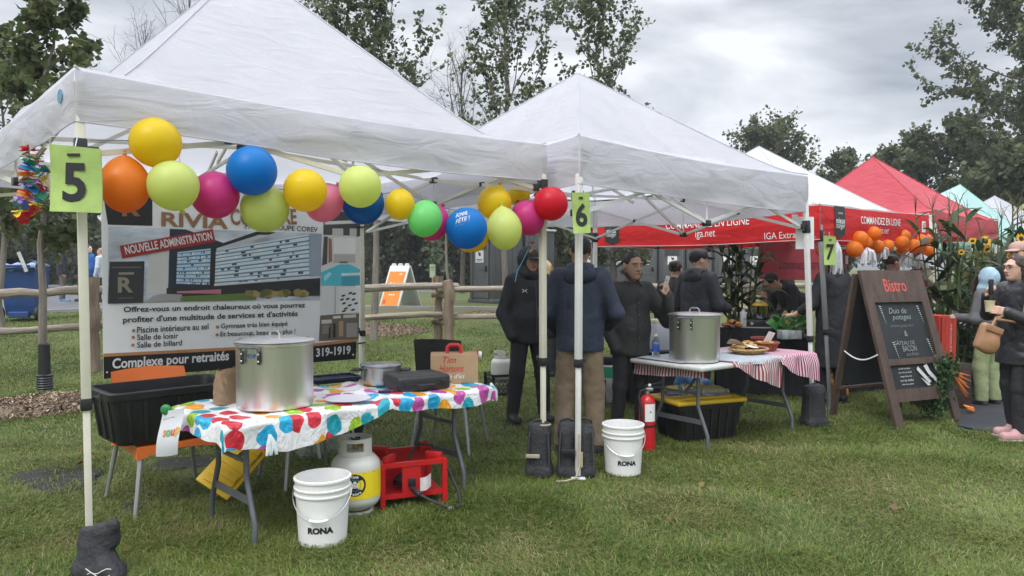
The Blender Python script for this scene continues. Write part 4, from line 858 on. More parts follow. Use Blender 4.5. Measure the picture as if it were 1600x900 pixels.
garland('small bunch of paper flowers hanging below the red balloon', [P(x, y, 5.35) for x, y in ((856, 285), (846, 290), (838, 300), (832, 372), (829, 384), (833, 396))], .03, .06, 3)
b = MB(); b.tube([P(x, y, 5.5) for x, y in ((826, 388), (818, 405), (808, 424), (805, 440))], .004, 5); tag(b.build('ribbon', M('ribbon_blue', (.15, .42, .75), .4)), 'pale blue ribbon trailing from the paper flowers', 'ribbon')

# tables
def folding_table(label, c, rz, L, W, H, top_mat, lx, splay=.29):
    t = thing('folding_table', label, 'table', (c[0], c[1], 0), rz)
    b = MB(); b.box((0, 0, H-.02), (L, W, .04), bevel=.016, seg=3); b.build('tabletop', top_mat, t)
    for sx_ in (-1, 1):
        b = MB(); x = sx_*lx; y1 = splay-.10
        for sy in (-1, 1): b.tube([(x, sy*y1, H-.04), (x, sy*y1, .36), (x, sy*(y1+.02), .31), (x, sy*(splay-.02), .17), (x, sy*splay, .12), (x, sy*splay, .0)], .016, 10)
        b.bar((x, -y1-.05, .23), (x, y1+.05, .23), .012, .04); b.bar((x, -y1, H-.06), (x, y1, H-.06), .03)
        leg = b.build('leg_frame', DKGREY, t)
        b = MB(); b.bar((x, -.05, .62*H), (x-sx_*.36, 0, H-.05), .018); b.bar((x, -y1, .64*H), (x, y1, .64*H), .018); b.build('folding_brace', DKGREY, leg)
    return t
T1c, T1a, T1h = (-1.06, 4.68), R(43.7), .69
t1 = folding_table('folding table in front with a balloon print plastic cover and grey metal legs', T1c, T1a, 1.83, .76, T1h, WHITE, .735)
T1M = Matrix.Translation((T1c[0], T1c[1], 0)) @ Matrix.Rotation(T1a, 4, 'Z')
def party_cloth():
    m_, nt, b = mat_base('balloon_print_plastic'); t = nn(nt, 'ShaderNodeTexCoord'); ds = nn(nt, 'ShaderNodeTexNoise', i_Scale=9.0, i_Detail=2.0); lk(nt, t.outputs['UV'], ds.inputs['Vector'])
    mm = nn(nt, 'ShaderNodeMix', data_type='RGBA', blend_type='LINEAR_LIGHT'); mm.inputs[0].default_value = .035; lk(nt, t.outputs['UV'], mm.inputs[6]); lk(nt, ds.outputs['Color'], mm.inputs[7])
    mp_ = nn(nt, 'ShaderNodeMapping', i_Scale=(1.25, 1, 1)); lk(nt, mm.outputs[2], mp_.inputs[0])
    v = nn(nt, 'ShaderNodeTexVoronoi', voronoi_dimensions='2D', i_Scale=7.2, i_Randomness=.7); lk(nt, mp_.outputs[0], v.inputs['Vector'])
    sc_ = nn(nt, 'ShaderNodeSeparateColor'); lk(nt, v.outputs['Color'], sc_.inputs[0])
    pal = ramp(nt, [(0, (.56, .025, .045)), (.17, (.02, .33, .42)), (.34, (.78, .34, .02)), (.5, (.30, .50, .03)), (.66, (.48, .08, .34)), (.83, (.02, .36, .62))], True); lk(nt, sc_.outputs[0], pal.inputs[0])
    inb = ramp(nt, [(.0, (1, 1, 1)), (.43, (1, 1, 1)), (.45, (0, 0, 0))]); lk(nt, v.outputs['Distance'], inb.inputs[0])
    hi = nn(nt, 'ShaderNodeTexNoise', i_Scale=34.0, i_Detail=3.0); lk(nt, t.outputs['UV'], hi.inputs['Vector']); hr = ramp(nt, [(.30, (.75, .75, .75)), (.55, (1.0, 1.0, 1.0)), (.72, (1.7, 1.7, 1.7))]); lk(nt, hi.outputs[0], hr.inputs[0])
    pm = nn(nt, 'ShaderNodeMix', data_type='RGBA', blend_type='MULTIPLY'); pm.inputs[0].default_value = 1; lk(nt, pal.outputs[0], pm.inputs[6]); lk(nt, hr.outputs[0], pm.inputs[7])
    w = nn(nt, 'ShaderNodeTexNoise', i_Scale=14.0, i_Detail=1.0, i_Distortion=1.5); lk(nt, t.outputs['UV'], w.inputs['Vector'])
    ln = ramp(nt, [(.0, (0, 0, 0)), (.494, (0, 0, 0)), (.5, (1, 1, 1)), (.506, (0, 0, 0))]); lk(nt, w.outputs[0], ln.inputs[0])
    base = nn(nt, 'ShaderNodeMix', data_type='RGBA'); base.inputs[6].default_value = (.78, .78, .79, 1); base.inputs[7].default_value = (.25, .10, .28, 1); lk(nt, ln.outputs[0], base.inputs[0])
    sel = nn(nt, 'ShaderNodeMath', operation='GREATER_THAN'); sel.inputs[1].default_value = .03; lk(nt, sc_.outputs[2], sel.inputs[0])
    fac = nn(nt, 'ShaderNodeMath', operation='MULTIPLY'); lk(nt, inb.outputs[0], fac.inputs[0]); lk(nt, sel.outputs[0], fac.inputs[1])
    out = nn(nt, 'ShaderNodeMix', data_type='RGBA'); lk(nt, fac.outputs[0], out.inputs[0]); lk(nt, base.outputs[2], out.inputs[6]); lk(nt, pm.outputs[2], out.inputs[7]); lk(nt, out.outputs[2], b.inputs['Base Color'])
    b.inputs['Roughness'].default_value = .28; bp = nn(nt, 'ShaderNodeBump', i_Strength=.40, i_Distance=.03); n2 = nn(nt, 'ShaderNodeTexNoise', i_Scale=7.0, i_Detail=2.5, i_Distortion=3.0); lk(nt, t.outputs['UV'], n2.inputs['Vector']); lk(nt, n2.outputs[0], bp.inputs['Height']); lk(nt, bp.outputs[0], b.inputs['Normal']); return m_
def interp(x, xs_, ys_): return float(np.interp(x, xs_, ys_))
def cloth_fn():
    nu, nv = 110, 64; V, UV = [], []
    for j in range(nv+1):
        for i in range(nu+1):
            a, c = i/nu, j/nv; x = -1.05+2.03*a
            fd = interp(x, (-1.05, -.915, -.6, -.25, .0, .08, .4, .75, .98), (.05, .13, .18, .15, .07, .05, .10, .11, .07)); y = -.38-fd+(.38+fd+.40)*c
            ex = max(0, abs(x)-.915); ey = max(0, -.38-y); px_ = max(-.925, min(.925, x)); py_ = max(-.39, y)
            wv = .006*math.sin(9*x+5*y)+.005*math.sin(17*x-13*y+1)+.004*math.sin(31*y+8*x)+.018*math.exp(-((x-.08-.25*(y+.3))/.05)**2)
            z = T1h+.007+max(-.004, wv) - ex*.8 - ey
            if ey > 0: k = min(1, ey/.08); py_ -= .012+k*(.009*math.sin(11*x+1)+.006*math.sin(27*x)); 
            if ex > 0: px_ += math.copysign(.01+.02*ex*5, x)+.01*math.sin(19*y)
            V.append((px_, py_, z)); UV.append((x+3, y+3))
    w = nu+1; F = [(j*w+i, j*w+i+1, (j+1)*w+i+1, (j+1)*w+i) for j in range(nv) for i in range(nu)]; return V, F, UV
pcm = party_cloth(); t = thing('table_cover', 'shiny white plastic table cover printed with coloured balloons', 'tablecloth', (T1c[0], T1c[1], 0), T1a)
b = MB(); V, F, UV = cloth_fn(); b.add(V, F); b.build('sheet', pcm, t, angle=80, uv=UV)
b = MB()
for (x, y, z, s) in ((-.70, -.405, .60, 1.0), (.95, -.33, .69, 1.2)):
    for k in range(5): a = k*1.3; b.tube([(x, y, z+.02), (x+.02*math.cos(a)*s, y-.02, z-.03*s), (x+.03*math.cos(a+.4)*s, y-.025, z-.085*s)], [.007, .012*s, .006], 6)
b.build('tied_corner', M('clear_film', (.6, .65, .66), .25, .2, 30), t)
t1w = lambda x, y, z=T1h+.012: T1M @ Vector((x, y, z))

def stockpot(label, base, r, h, ha, lid=True, group=None, mark=None, mat=ALU):
    t = thing('stock_pot', label, 'pot', base, 0, group); b = MB()
    b.lathe([(.001, .002), (r*.94, .002), (r*.985, .010), (r, .03), (r, h-.02), (r*1.01, h-.012), (r*1.045, h-.008), (r*1.05, h), (r*1.03, h+.004), (r*.97, h+.002), (r*.965, h*.55), (.001, h*.55)], 64); b.build('body', mat, t, angle=35)
    for q in (0, PI):
        a = ha+q; d = Vector((math.cos(a), math.sin(a), 0)); s = Vector((-d.y, d.x, 0)); k = MB(); zz = h-.045
        for sy in (-1, 1):
            m_ = frame(d*(r+.006)+s*(.055*sy)+Vector((0, 0, zz-.025)), s, (0, 0, 1)); k.box((0, 0, 0), (.022, .075, .010), m_, .005)
        br = k.build('handle_bracket', BLACKM, t); k = MB()
        k.tube([d*(r+.01)+s*-.055+Vector((0, 0, zz)), d*(r+.02)+s*-.056+Vector((0, 0, zz+.028)), d*(r+.05)+s*-.045+Vector((0, 0, zz+.036)), d*(r+.055)+s*.0+Vector((0, 0, zz+.038)), d*(r+.05)+s*.045+Vector((0, 0, zz+.036)), d*(r+.02)+s*.056+Vector((0, 0, zz+.028)), d*(r+.01)+s*.055+Vector((0, 0, zz))], .0065, 8); k.build('handle', DKGREY, t)
        k = MB()
        for sy in (-1, 1):
            for dz in (-.005, -.045): k.ball(d*(r+.012)+s*(.055*sy)+Vector((0, 0, zz+dz)), .007, 10, 6)
        k.build('rivet', STEEL, br)
    if lid:
        k = MB(); k.lathe([(.001, h+.028), (r*.5, h+.026), (r*.86, h+.020), (r*.93, h+.012), (r*1.0, h+.010), (r*1.06, h+.006), (r*1.065, h+.010), (r*1.0, h+.016), (r*.93, h+.019)], 64); ld = k.build('lid', mat, t, angle=35)
        k = MB(); a = ha+PI/2-.5; s = Vector((math.cos(a), math.sin(a), 0)); k.tube([s*-.062+Vector((0, 0, h+.02)), s*-.06+Vector((0, 0, h+.05)), s*-.035+Vector((0, 0, h+.063)), s*.035+Vector((0, 0, h+.063)), s*.06+Vector((0, 0, h+.05)), s*.062+Vector((0, 0, h+.02))], .0065, 8); k.build('lid_handle', STEEL, ld)
    if mark:
        k = MB(); k.text(mark, width=.062, height=.024, bold=.01, warp=lambda x, y: cyl_warp(0, 0, r+.002, 0, 0)(x+(ha+PI/2)*r, y+h-.062)); k.build('marker_writing', M('blue_marker', (.02, .08, .30)), t)
    return t
POTM = M('dull_aluminium', (.74, .74, .74), .38, .14, 7, .06, 26, metal=1.0, rvar=.10, stretch=(1, 1, .10))
pb = t1w(-.50, -.06); stockpot('large dull aluminium stock pot with lid on the balloon print table cover', pb, .215, .375, R(-108), mark='NCHP', mat=POTM)
sp = t1w(.42, .225); b = MB(); t = thing('cooking_pot', 'low steel cooking pot with black handles at the back of the balloon table', 'pot', sp); r, h = .138, .125
b.lathe([(.001, .0), (r*.93, .0), (r, .012), (r, h-.006), (r*1.05, h), (r*1.03, h+.003), (r*.96, h), (r*.95, .02), (.001, .02)], 48); b.build('body', STEEL, t, angle=35)
k = MB(); k.lathe([(.001, h+.02), (r*.9, h+.012), (r*1.02, h+.005), (r*1.07, h+.004), (r*1.07, h+.010)], 48); k.build('lid', STEEL, t)
for s_ in (-1, 1):
    k = MB(); k.box((s_*(r+.03), 0, h-.028), (.07, .10, .016), bevel=.007); k.build('handle', BLACKP, t)
case = t1w(.47, -.12); t = thing('carrying_case', 'flat black hard case lying on the balloon print table', 'case', case, T1a+R(-14)); b = MB()
b.box((0, 0, .052), (.37, .29, .10), bevel=.022, seg=3); b.box((0, 0, .05), (.374, .294, .006), bevel=.002); b.build('shell', M('black_case', (.020, .021, .023), .42, .2, 9, .12, 200), t)
k = MB(); k.tube([(-.07, -.147, .045), (-.06, -.168, .045), (.06, -.168, .045), (.07, -.147, .045)], .008, 8); k.build('handle', BLACKP, t)
for s_ in (-1, 1): k = MB(); k.box((s_*.13, -.148, .055), (.035, .012, .035), bevel=.004); k.build('latch', BLACKP, t)
# drink box
KRAFT = M('kraft_card', (.40, .265, .15), .75, .10, 6, .08, 60); REDC = M('red_card', (.58, .035, .03), .6, .06); BOXRED = M('box_red_ink', (.55, .03, .03), .6)
bx = t1w(.85, -.05); t = thing('drink_box', 'brown cardboard drink carrier with red lettering, red handle and white spout', 'box', bx, T1a+R(-38)); b = MB(); W, D_, H_ = .33, .20, .20
b.box((0, 0, H_/2), (W, D_, H_), bevel=.003); b.build('carton', KRAFT, t)
k = MB(); k.text('Tim', frame((-.035, -D_/2-.002, .165), (1, 0, 0), (0, 0, 1)), height=.045, shear=.3, bold=.006); k.text('Hortons', frame((-.02, -D_/2-.002, .105), (1, 0, 0), (0, 0, 1)), width=.17, height=.048, shear=.3, bold=.006); k.build('red_lettering', BOXRED, t)
k = MB(); k.text("Café d'ici", frame((-.015, -D_/2-.002, .05), (1, 0, 0), (0, 0, 1)), width=.17, height=.03, shear=.2); k.build('white_lettering', PRINTW, t)
k = MB(); k.prism([(-.07, .228), (.07, .228), (.05, .145), (-.05, .145)], .003, frame((W/2+.004, 0, 0), (0, 1, 0), (0, 0, 1))); k.build('red_flap', REDC, t)
k = MB(); a0 = [(0, .9), (.16, .5), (.34, .58), (.26, .05), (.55, .30), (.60, .12), (.95, .18), (.72, -.06), (.95, -.22), (.40, -.55), (.42, -.68), (.06, -.58), (.04, -.95)]; leaf_ = [(x*.045, y*.045) for x, y in a0]+[(-x*.045, y*.045) for x, y in a0[::-1][:-1]]; k.prism(leaf_, .001, frame((W/2+.003, 0, .085), (0, 1, 0), (0, 0, 1))); k.build('red_emblem', BOXRED, t, smooth_=False)
k = MB(); m_ = Matrix.Rotation(PI/2, 3, 'Y'); k.lathe([(.026, 0), (.026, .02), (.022, .028)], 20, at=(W/2+.003, .0, .185), mat=m_); sp_ = k.build('spout_ring', WHITE, t); k = MB(); k.lathe([(.017, .0), (.017, .034), (.001, .036)], 16, at=(W/2+.003, 0, .185), mat=m_); k.build('spout_cap', BLACKP, sp_)
k = MB(); k.tube([(-.05, 0, H_), (-.045, 0, H_+.045), (-.03, 0, H_+.058), (.03, 0, H_+.058), (.045, 0, H_+.045), (.05, 0, H_)], [.014]*6, 4); k.build('handle', REDC, t)
# lighter, tray, plate
lt_ = MB(); a, c = t1w(.16, -.13), t1w(.30, -.22); lt_.bar(a+Vector((0, 0, .012)), a.lerp(c, .5)+Vector((0, 0, .012)), .02, .018, bevel=.004); lt_.tube([a.lerp(c, .5)+Vector((0, 0, .012)), c+Vector((0, 0, .012))], .005, 6); tag(lt_.build('gas_lighter', BLACKP), 'long black gas lighter lying by the hard case', 'lighter')
k = MB(); q = t1w(-.12, -.23, 0); k.lathe([(.001, T1h+.022), (.10, T1h+.022), (.135, T1h+.030), (.137, T1h+.033), (.10, T1h+.027), (.001, T1h+.026)], 40, at=(q.x, q.y, 0)); tag(k.build('plate', M('pale_plate', (.62, .62, .68), .3)), 'pale round plate on the balloon print cover', 'plate')
# paper bag (crumpled)
def crumpled_bag(label, base, rz, w, d, h, mat, seed, name='paper_bag'):
    t = thing(name, label, 'bag', base, rz); r_ = np.random.default_rng(seed); ph = r_.uniform(0, 6, 8); b = MB()
    def fn(u, v):
        a = 2*PI*u; sq = lambda c: math.copysign(abs(c)**.45, c); k = 1-.16*v*v
        x, y = w/2*sq(math.cos(a))*k, d/2*sq(math.sin(a))*(1-.45*v*v); n = .012*math.sin(5*a+ph[0]+6*v)+.010*math.sin(9*a+14*v+ph[1])+.006*math.sin(23*v+3*a+ph[2]); f = .3+v
        return Vector((x*(1+n*4*f), y*(1+n*4*f), h*v*(1+.03*math.sin(3*a+ph[3])*v)))
    b.grid(fn, 48, 20); b.build('bag', mat, t, angle=25); return t
pbag = crumpled_bag('crumpled brown paper bag standing left of the stock pot', t1w(-.66, .22), T1a+.3, .16, .11, .205, M('brown_paper', (.30, .20, .12), .8, .2, 9, .5, 30), 4)
# flyer with coloured lettering hanging off the table corner
q = T1M @ Vector((-.985, -.10, .0)); t = thing('soup_flyer', 'white paper bag with coloured lettering hanging off the left end of the balloon table', 'bag', (q.x, q.y, .5)); b = MB()
fx = Vector((.80, -.30, 0)).normalized(); o = P(268, 676, 4.08)
fl = lambda u, v: o+fx*((u-.5)*.185)+Vector((0, 0, (v-.5)*.255))+Vector((.035*(v-.5)-.02*u*u, -.02*math.sin(3*u)-.015*math.sin(5*v), .03*(u-.5)))
b.grid(fl, 12, 12); b.build('sheet', M('flyer_white', (.66, .67, .70), .45, .05, 5), t, world=t)
for ch, u, c in (('s', .33, (.75, .25, .02)), ('o', .52, (.10, .45, .12)), ('u', .72, (.70, .08, .05)), ('p', .90, (.85, .45, .02))):
    k = MB(); k.text(ch, size=.07, bold=.02, warp=lambda x, y, u=u: fl(u+x/.185, .52+y/.255)+Vector((-.002, -.005, 0))); k.build('coloured_letter', M('letter_ink', c), t, world=t)
k = MB(); k.poly([fl(.1, .80)+Vector((0, -.004, 0)), fl(.6, .84)+Vector((0, -.004, 0)), fl(.6, .86)+Vector((0, -.004, 0)), fl(.1, .82)+Vector((0, -.004, 0))]); k.build('printed_line', M('green_ink', (.3, .4, .3)), t, world=t)
k = MB(); k.ball(fl(.16, 1.02), (.032, .015, .03)); k.build('green_scrap', M('green_film', (.03, .22, .06), .4), t, world=t)

# chairs
def plastic_chair(label, c, rz, shell, legm, H=.45, back=.44, w=.46):
    t = thing('plastic_chair', label, 'chair', (c[0], c[1], 0), rz); b = MB()   # local -Y is the front
    b.grid(lambda u, v: (w*(u-.5), w*(v-.5), H-.015*math.sin(PI*u)*math.sin(PI*v)-.02*(1-v)**3), 10, 10)
    b.grid(lambda u, v: (w*(u-.5)*(1+.0*v), -w/2-.004*v, H-.02-.075*v*(1-.55*math.sin(PI*u)**.7)), 14, 3); b.grid(lambda u, v: (-w/2-.004*v, w*(u-.5), H-.02-.075*v*(1-.45*math.sin(PI*u)**.7)), 14, 3); b.grid(lambda u, v: (w/2+.004*v, w*(u-.5), H-.02-.075*v*(1-.45*math.sin(PI*u)**.7)), 14, 3)
    b.build('seat', shell, t)
    b = MB(); bf = lambda u, v, o: (w*(u-.5)*(1-.10*v), w/2+.13*v+.05*(math.sin(PI*u)-1)+o, H+.02+back*v+.012*math.sin(PI*u)*v)
    b.grid(lambda u, v: bf(u, v, 0), 12, 10); b.grid(lambda u, v: bf(1-u, v, .014), 12, 10); b.build('backrest', shell, t)
    for sx_ in (-1, 1):
        for sy in (-1, 1):
            b = MB(); b.tube([(sx_*(w/2-.03), sy*(w/2-.03), H-.03), (sx_*(w/2+.03), sy*(w/2+.03), 0)], [.017, .013], 8); b.build('leg', legm, t)
    return t
ORANGE = M('orange_plastic', (.72, .16, .025), .45, .06, 4, .05, 120); LEGG = M('grey_leg_metal', (.42, .43, .44), .35, .08, metal=.6)
ca = R(37); ch = plastic_chair('bright orange plastic chair carrying a black tote bin', (-2.25, 4.80), R(44), ORANGE, LEGG, .435, .36, .52)
CH2 = M('charcoal_plastic', (.035, .036, .04), .45, .15, 5, .06, 60)
plastic_chair('black chair with a curved backrest behind the drink carrier', (XP(703, 6.2), 6.2), R(165), CH2, LEGG, .45, .46, .44)
plastic_chair('dark grey padded chair hidden behind the stock pot', (XP(478, 5.25), 5.25), R(128), M('dark_cloth', (.045, .045, .05), .8, .2, 8, .3), LEGG, .46, .40, .46)
# tote bins
def tote(label, base, rz, L, W, H, lid=None, group=None, sticker=False, ribs=7):
    t = thing('tote_bin', label, 'storage bin', base, rz, group); b = MB(); T_ = .88
    def ringp(k, z, o=0): x, y = L/2*k+o, W/2*k+o; r = .05; return [Vector((sx_*(x-r)+r*math.cos(a), sy*(y-r)+r*math.sin(a), z)) for sx_, sy, a0 in ((1, 1, 0), (-1, 1, PI/2), (-1, -1, PI), (1, -1, 1.5*PI)) for a in (a0, a0+PI/6, a0+PI/3, a0+PI/2)]
    rings = [ringp(T_-.02, 0), ringp(T_, .012), ringp(.985, H-.05), ringp(.985, H-.045, .018), ringp(1, H-.006, .018), ringp(1, H, .012), ringp(1, H, -.012), ringp(.98, H-.03, -.012), ringp(T_, .025, -.01)]
    n = 16; V = [p for r_ in rings for p in r_]; F = [tuple(range(n-1, -1, -1))]+[(i*n+j, i*n+(j+1) % n, (i+1)*n+(j+1) % n, (i+1)*n+j) for i in range(len(rings)-1) for j in range(n)]+[tuple((len(rings)-1)*n+j for j in range(n))]
    b.add(V, F)
    for k in range(ribs):
        x = L*.78*(k/(ribs-1)-.5)
        for sy in (-1, 1): b.bar((x*.92, sy*W/2*.90, .02), (x, sy*W/2*.985, H-.055), .022, .014)
    for k in range(3):
        y = W*.6*(k/2-.5)
        for sx_ in (-1, 1): b.bar((sx_*L/2*.90, y*.92, .02), (sx_*L/2*.985, y, H-.055), .014, .022)
    b.build('tub', M('tote_black', (.014, .014, .016), .42, .2, 8, .1, 90), t, angle=30)
    if lid:
        k = MB(); k.box((0, 0, H+.012), (L+.05, W+.05, .04), bevel=.018, seg=3); k.box((0, 0, H+.034), (L*.78, W*.7, .02), bevel=.008)
        for s_ in (-1, 1): k.box((s_*L*.43, 0, H+.034), (.03, W*.8, .02), bevel=.006)
        k.build('lid', lid, t)
    if sticker:
        k = MB(); k.box((L/2*.945+.016, -W*.22, H*.42), (.004, .085, .135)); st = k.build('label', M('label_yellow', (.80, .60, .01), .5), t); k = MB()
        for z in (.60, .66, .72): k.box((L/2*.96+.018, -W*.22, H*z-.01), (.003, .07, .008))
        for y in (-.026, 0, .026): k.ball((L/2*.945+.018, -W*.22+y, H*.38), (.003, .01, .016), 10, 6)
        k.build('label_print', INK, st)
    return t
YEL = M('yellow_lid_plastic', (.80, .52, .015), .4, .06, 4, .05, 80)
tote('deep black open tote bin standing on the orange chair', (-2.245, 4.755, .437), R(45), .76, .47, .325)
k = MB(); k.lathe([(.001, 0), (.075, .002), (.10, .012), (.102, .015), (.07, .008), (.001, .006)], 36, mat=Matrix.Rotation(R(78), 3, 'X') @ Matrix.Rotation(0.2, 3, 'Y')); k_ = k.build('round_plate', M('plate_white', (.70, .70, .68), .4)); k_.location = P(228, 618, 5.02); tag(k_, 'white round plate standing on edge in the black open tote bin', 'plate')
lw = T1M @ Vector((-.50, .05, 0)); lid_t = thing('yellow_lid', 'yellow plastic tote lid leaning under the balloon table', 'lid', (lw.x, lw.y, 0)); b = MB()
fm = frame(P(364, 728, 4.75), P(400, 690, 4.95)-P(330, 768, 4.6), Vector((-.5, .25, .55))); b.box((0, 0, 0), (.42, .24, .02), fm, .008); b.box((0, 0, .014), (.36, .18, .012), fm, .004)
for k in range(5): b.box((-.16+.08*k, 0, .024), (.05, .17, .008), fm, .003)
b.build('panel', M('yellow_old_plastic', (.62, .40, .02), .5, .15, 5), lid_t, world=lid_t)

# buckets
def bucket(label, base, rz, group, r=.150, h=.365, ha=0.0, tilt=0.0):
    t = thing('bucket', label, 'bucket', base, rz, group); b = MB(); rb = r*.86
    b.lathe([(.001, .0), (rb-.006, .0), (rb, .006), (r*.962, h*.74), (r*1.02, h*.745), (r*1.02, h*.765), (r*.975, h*.77), (r*.98, h*.83), (r*1.03, h*.835), (r*1.03, h*.855), (r*.985, h*.86), (r*.99, h*.955), (r*1.035, h*.96), (r*1.035, h*.99), (r*1.0, h), (r*.965, h), (r*.955, h*.9), (rb*.97, .012), (.001, .012)], 56); b.build('pail', WHITE, t, angle=35)
    k = MB(); pts = []
    for i in range(21):
        a = -PI/2+PI*(i/20); s_ = math.sin(a); c = math.cos(a); pts.append((r*1.055*s_, -r*1.06*c if abs(s_) < 2 else 0, h*.80-.135*c))
    k.tube(pts, .0028, 6); bail = k.build('bail', STEEL, t)
    k = MB(); k.tube([pts[8], pts[9], pts[10], pts[11], pts[12]], .008, 8); k.build('grip', WHITE, bail)
    k = MB(); ra = lambda z: rb+(r*.962-rb)*z/(h*.74)+.0015
    k.text('RONA', width=.14, height=.036, bold=.06, warp=lambda x, y: cyl_warp(0, 0, ra(.10+y), .05, .10)(x, y)); k.build('lettering', INK, t); return t
q = G(501, 850); bucket('white plastic bucket nearest the camera, in front of the propane tank', (q.x, q.y+.05, 0), R(6), 'white plastic buckets with black lettering')
q = G(975, 741); bucket('white plastic bucket in front of the fire extinguisher', (q.x, q.y+.05, 0), R(2), 'white plastic buckets with black lettering')
# propane tank
def propane(label, base, rz, s=1.0, lab=True, group=None):
    t = thing('propane_tank', label, 'gas tank', base, rz, group); r, h = .152*s, .30*s; b = MB()
    b.lathe([(r*.72, 0), (r*.72, .03*s), (r*.6, .03*s)], 40)
    pr = [(.001, .02*s)]+[(r*math.sin(a), .02*s+.085*s*(1-math.cos(a))) for a in np.linspace(.25, PI/2, 8)]+[(r*math.sin(a), h-.0*s+.10*s*math.cos(a)) for a in np.linspace(PI/2, .12, 10)]+[(.001, h+.10*s)]
    b.lathe(pr, 48); b.build('cylinder', M('tank_enamel', (.62, .62, .57), .35, .06, 8), t)
    k = MB(); R1 = r*.70; z0 = h+.075*s; hc = .105*s
    for a0, a1, za, zb in ((R(20), R(340), 0, .28), (R(20), R(340), .78, 1.0), (R(20), R(75), .28, .78), (R(118), R(150), .28, .78), (R(205), R(240), .28, .78), (R(300), R(340), .28, .78)):
        k.lathe([(R1, z0+hc*za), (R1, z0+hc*zb), (R1-.005, z0+hc*zb), (R1-.005, z0+hc*za), (R1, z0+hc*za)], 16, a0=a0, a1=a1)
    k.build('collar', M('tank_collar_enamel', (.62, .62, .57), .35), t)
    k = MB(); k.tube([(0, 0, h+.09*s), (0, 0, h+.15*s)], .018*s, 10); k.tube([(0, 0, h+.13*s), (.06*s, -.03*s, h+.13*s)], .012*s, 8); v = k.build('valve', M('brass', (.45, .33, .12), .35, metal=1), t)
    k = MB(); k.lathe([(.001, 0), (.026*s, 0), (.026*s, .016*s), (.001, .018*s)], 14, at=(0, 0, h+.15*s)); k.build('valve_knob', BLACKP, v)
    if lab:
        k = MB(); k.lathe([(r+.0015, .125*s), (r+.0015, .29*s)], 30, a0=R(-215), a1=R(35)); yl = k.build('wrap_label', M('label_bright_yellow', (.85, .66, .02), .4, .05), t)
        w = lambda dz, a0=0.0: (lambda x, y: cyl_warp(0, 0, r+dz, a0, .215*s)(x, y)); W_ = w(.0025)
        disc = lambda rad, n=30: [W_(rad*math.cos(a), rad*math.sin(a)) for a in np.linspace(0, 2*PI, n+1)[:-1]]
        def fan(mb, wf, r0, r1, n=36):
            for i in range(n):
                a, c = 2*PI*i/n, 2*PI*(i+1)/n; mb.poly([Vector(wf(r0*math.cos(a), r0*math.sin(a))), Vector(wf(r1*math.cos(a), r1*math.sin(a))), Vector(wf(r1*math.cos(c), r1*math.sin(c))), Vector(wf(r0*math.cos(c), r0*math.sin(c)))])
        k = MB(); fan(k, w(.003), .001, .066); k.build('emblem_disc', INK, yl); k = MB(); fan(k, w(.004), .033, .036); k.build('emblem_ring', M('emblem_teal', (.05, .30, .28)), yl)
        k = MB()
        arc = lambda s0, sg: (lambda x, y: w(.0045)(*( ((.052+sg*y)*math.sin(x/.052), sg*(.052+sg*y)*math.cos(x/.052)) )))
        k.text('Tank', height=.017, bold=.02, sx=1.05, warp=arc(0, 1)); k.text('Traders', height=.017, bold=.02, sx=1.0, warp=arc(0, -1)); tb = w(.0045)
        k.lathe  # small tank drawing inside the ring
        for yy in (-.016, -.008, 0, .008): k.poly([Vector(tb(x, yy+dy)) for x, dy in ((-.018, 0), (.018, 0), (.018, .005), (-.018, .005))])
        k.poly([Vector(tb(x, y)) for x, y in ((-.008, .015), (.008, .015), (.008, .024), (-.008, .024))]); k.build('emblem_lettering', PRINTW, yl)
        k = MB(); tb = w(.003)
        for yy, x0, x1 in ((-.066, -.10, .12), (-.074, -.10, .09), (-.081, -.10, .11), (.066, .05, .13)): k.poly([Vector(tb(x, yy+dy)) for x, dy in ((x0, 0), (x1, 0), (x1, .003), (x0, .003))])
        k.build('small_print', INK, yl)
    return t
q = G(549, 812); propane('white propane tank with a yellow label between the bucket and the red burner', (q.x, q.y+.13, 0), R(10), .98, group='propane tanks')
q = G(783, 616); crb = Vector((q.x, q.y+.05, 0))
t = thing('milk_crate', 'black plastic milk crate on the grass behind the balloon table', 'crate', crb, R(20)); b = MB(); W = .30
for sx_, sy in ((0, -1), (0, 1), (1, 0), (-1, 0)):
    o = Vector((sx_*W/2, sy*W/2, 0)); d = Vector((abs(sy), abs(sx_), 0))
    for z in (.015, .235): b.bar(o-d*W/2+Vector((0, 0, z)), o+d*W/2+Vector((0, 0, z)), .012, .03)
    for e_ in (-1, 1): b.bar(o+d*e_*W/2, o+d*e_*W/2+Vector((0, 0, .25)), .03)
    for k in range(7):
        s0 = -W/2+W*k/6; b.bar(o+d*s0+Vector((0, 0, .02)), o+d*min(W/2, s0+.12)+Vector((0, 0, .20)), .006); b.bar(o+d*s0+Vector((0, 0, .02)), o+d*max(-W/2, s0-.12)+Vector((0, 0, .20)), .006)
b.box((0, 0, .02), (W, W, .01)); b.build('lattice', BLACKP, t)
propane('small white propane tank sitting in the black milk crate', (crb.x, crb.y, .12), R(40), .82, lab=False, group='propane tanks')
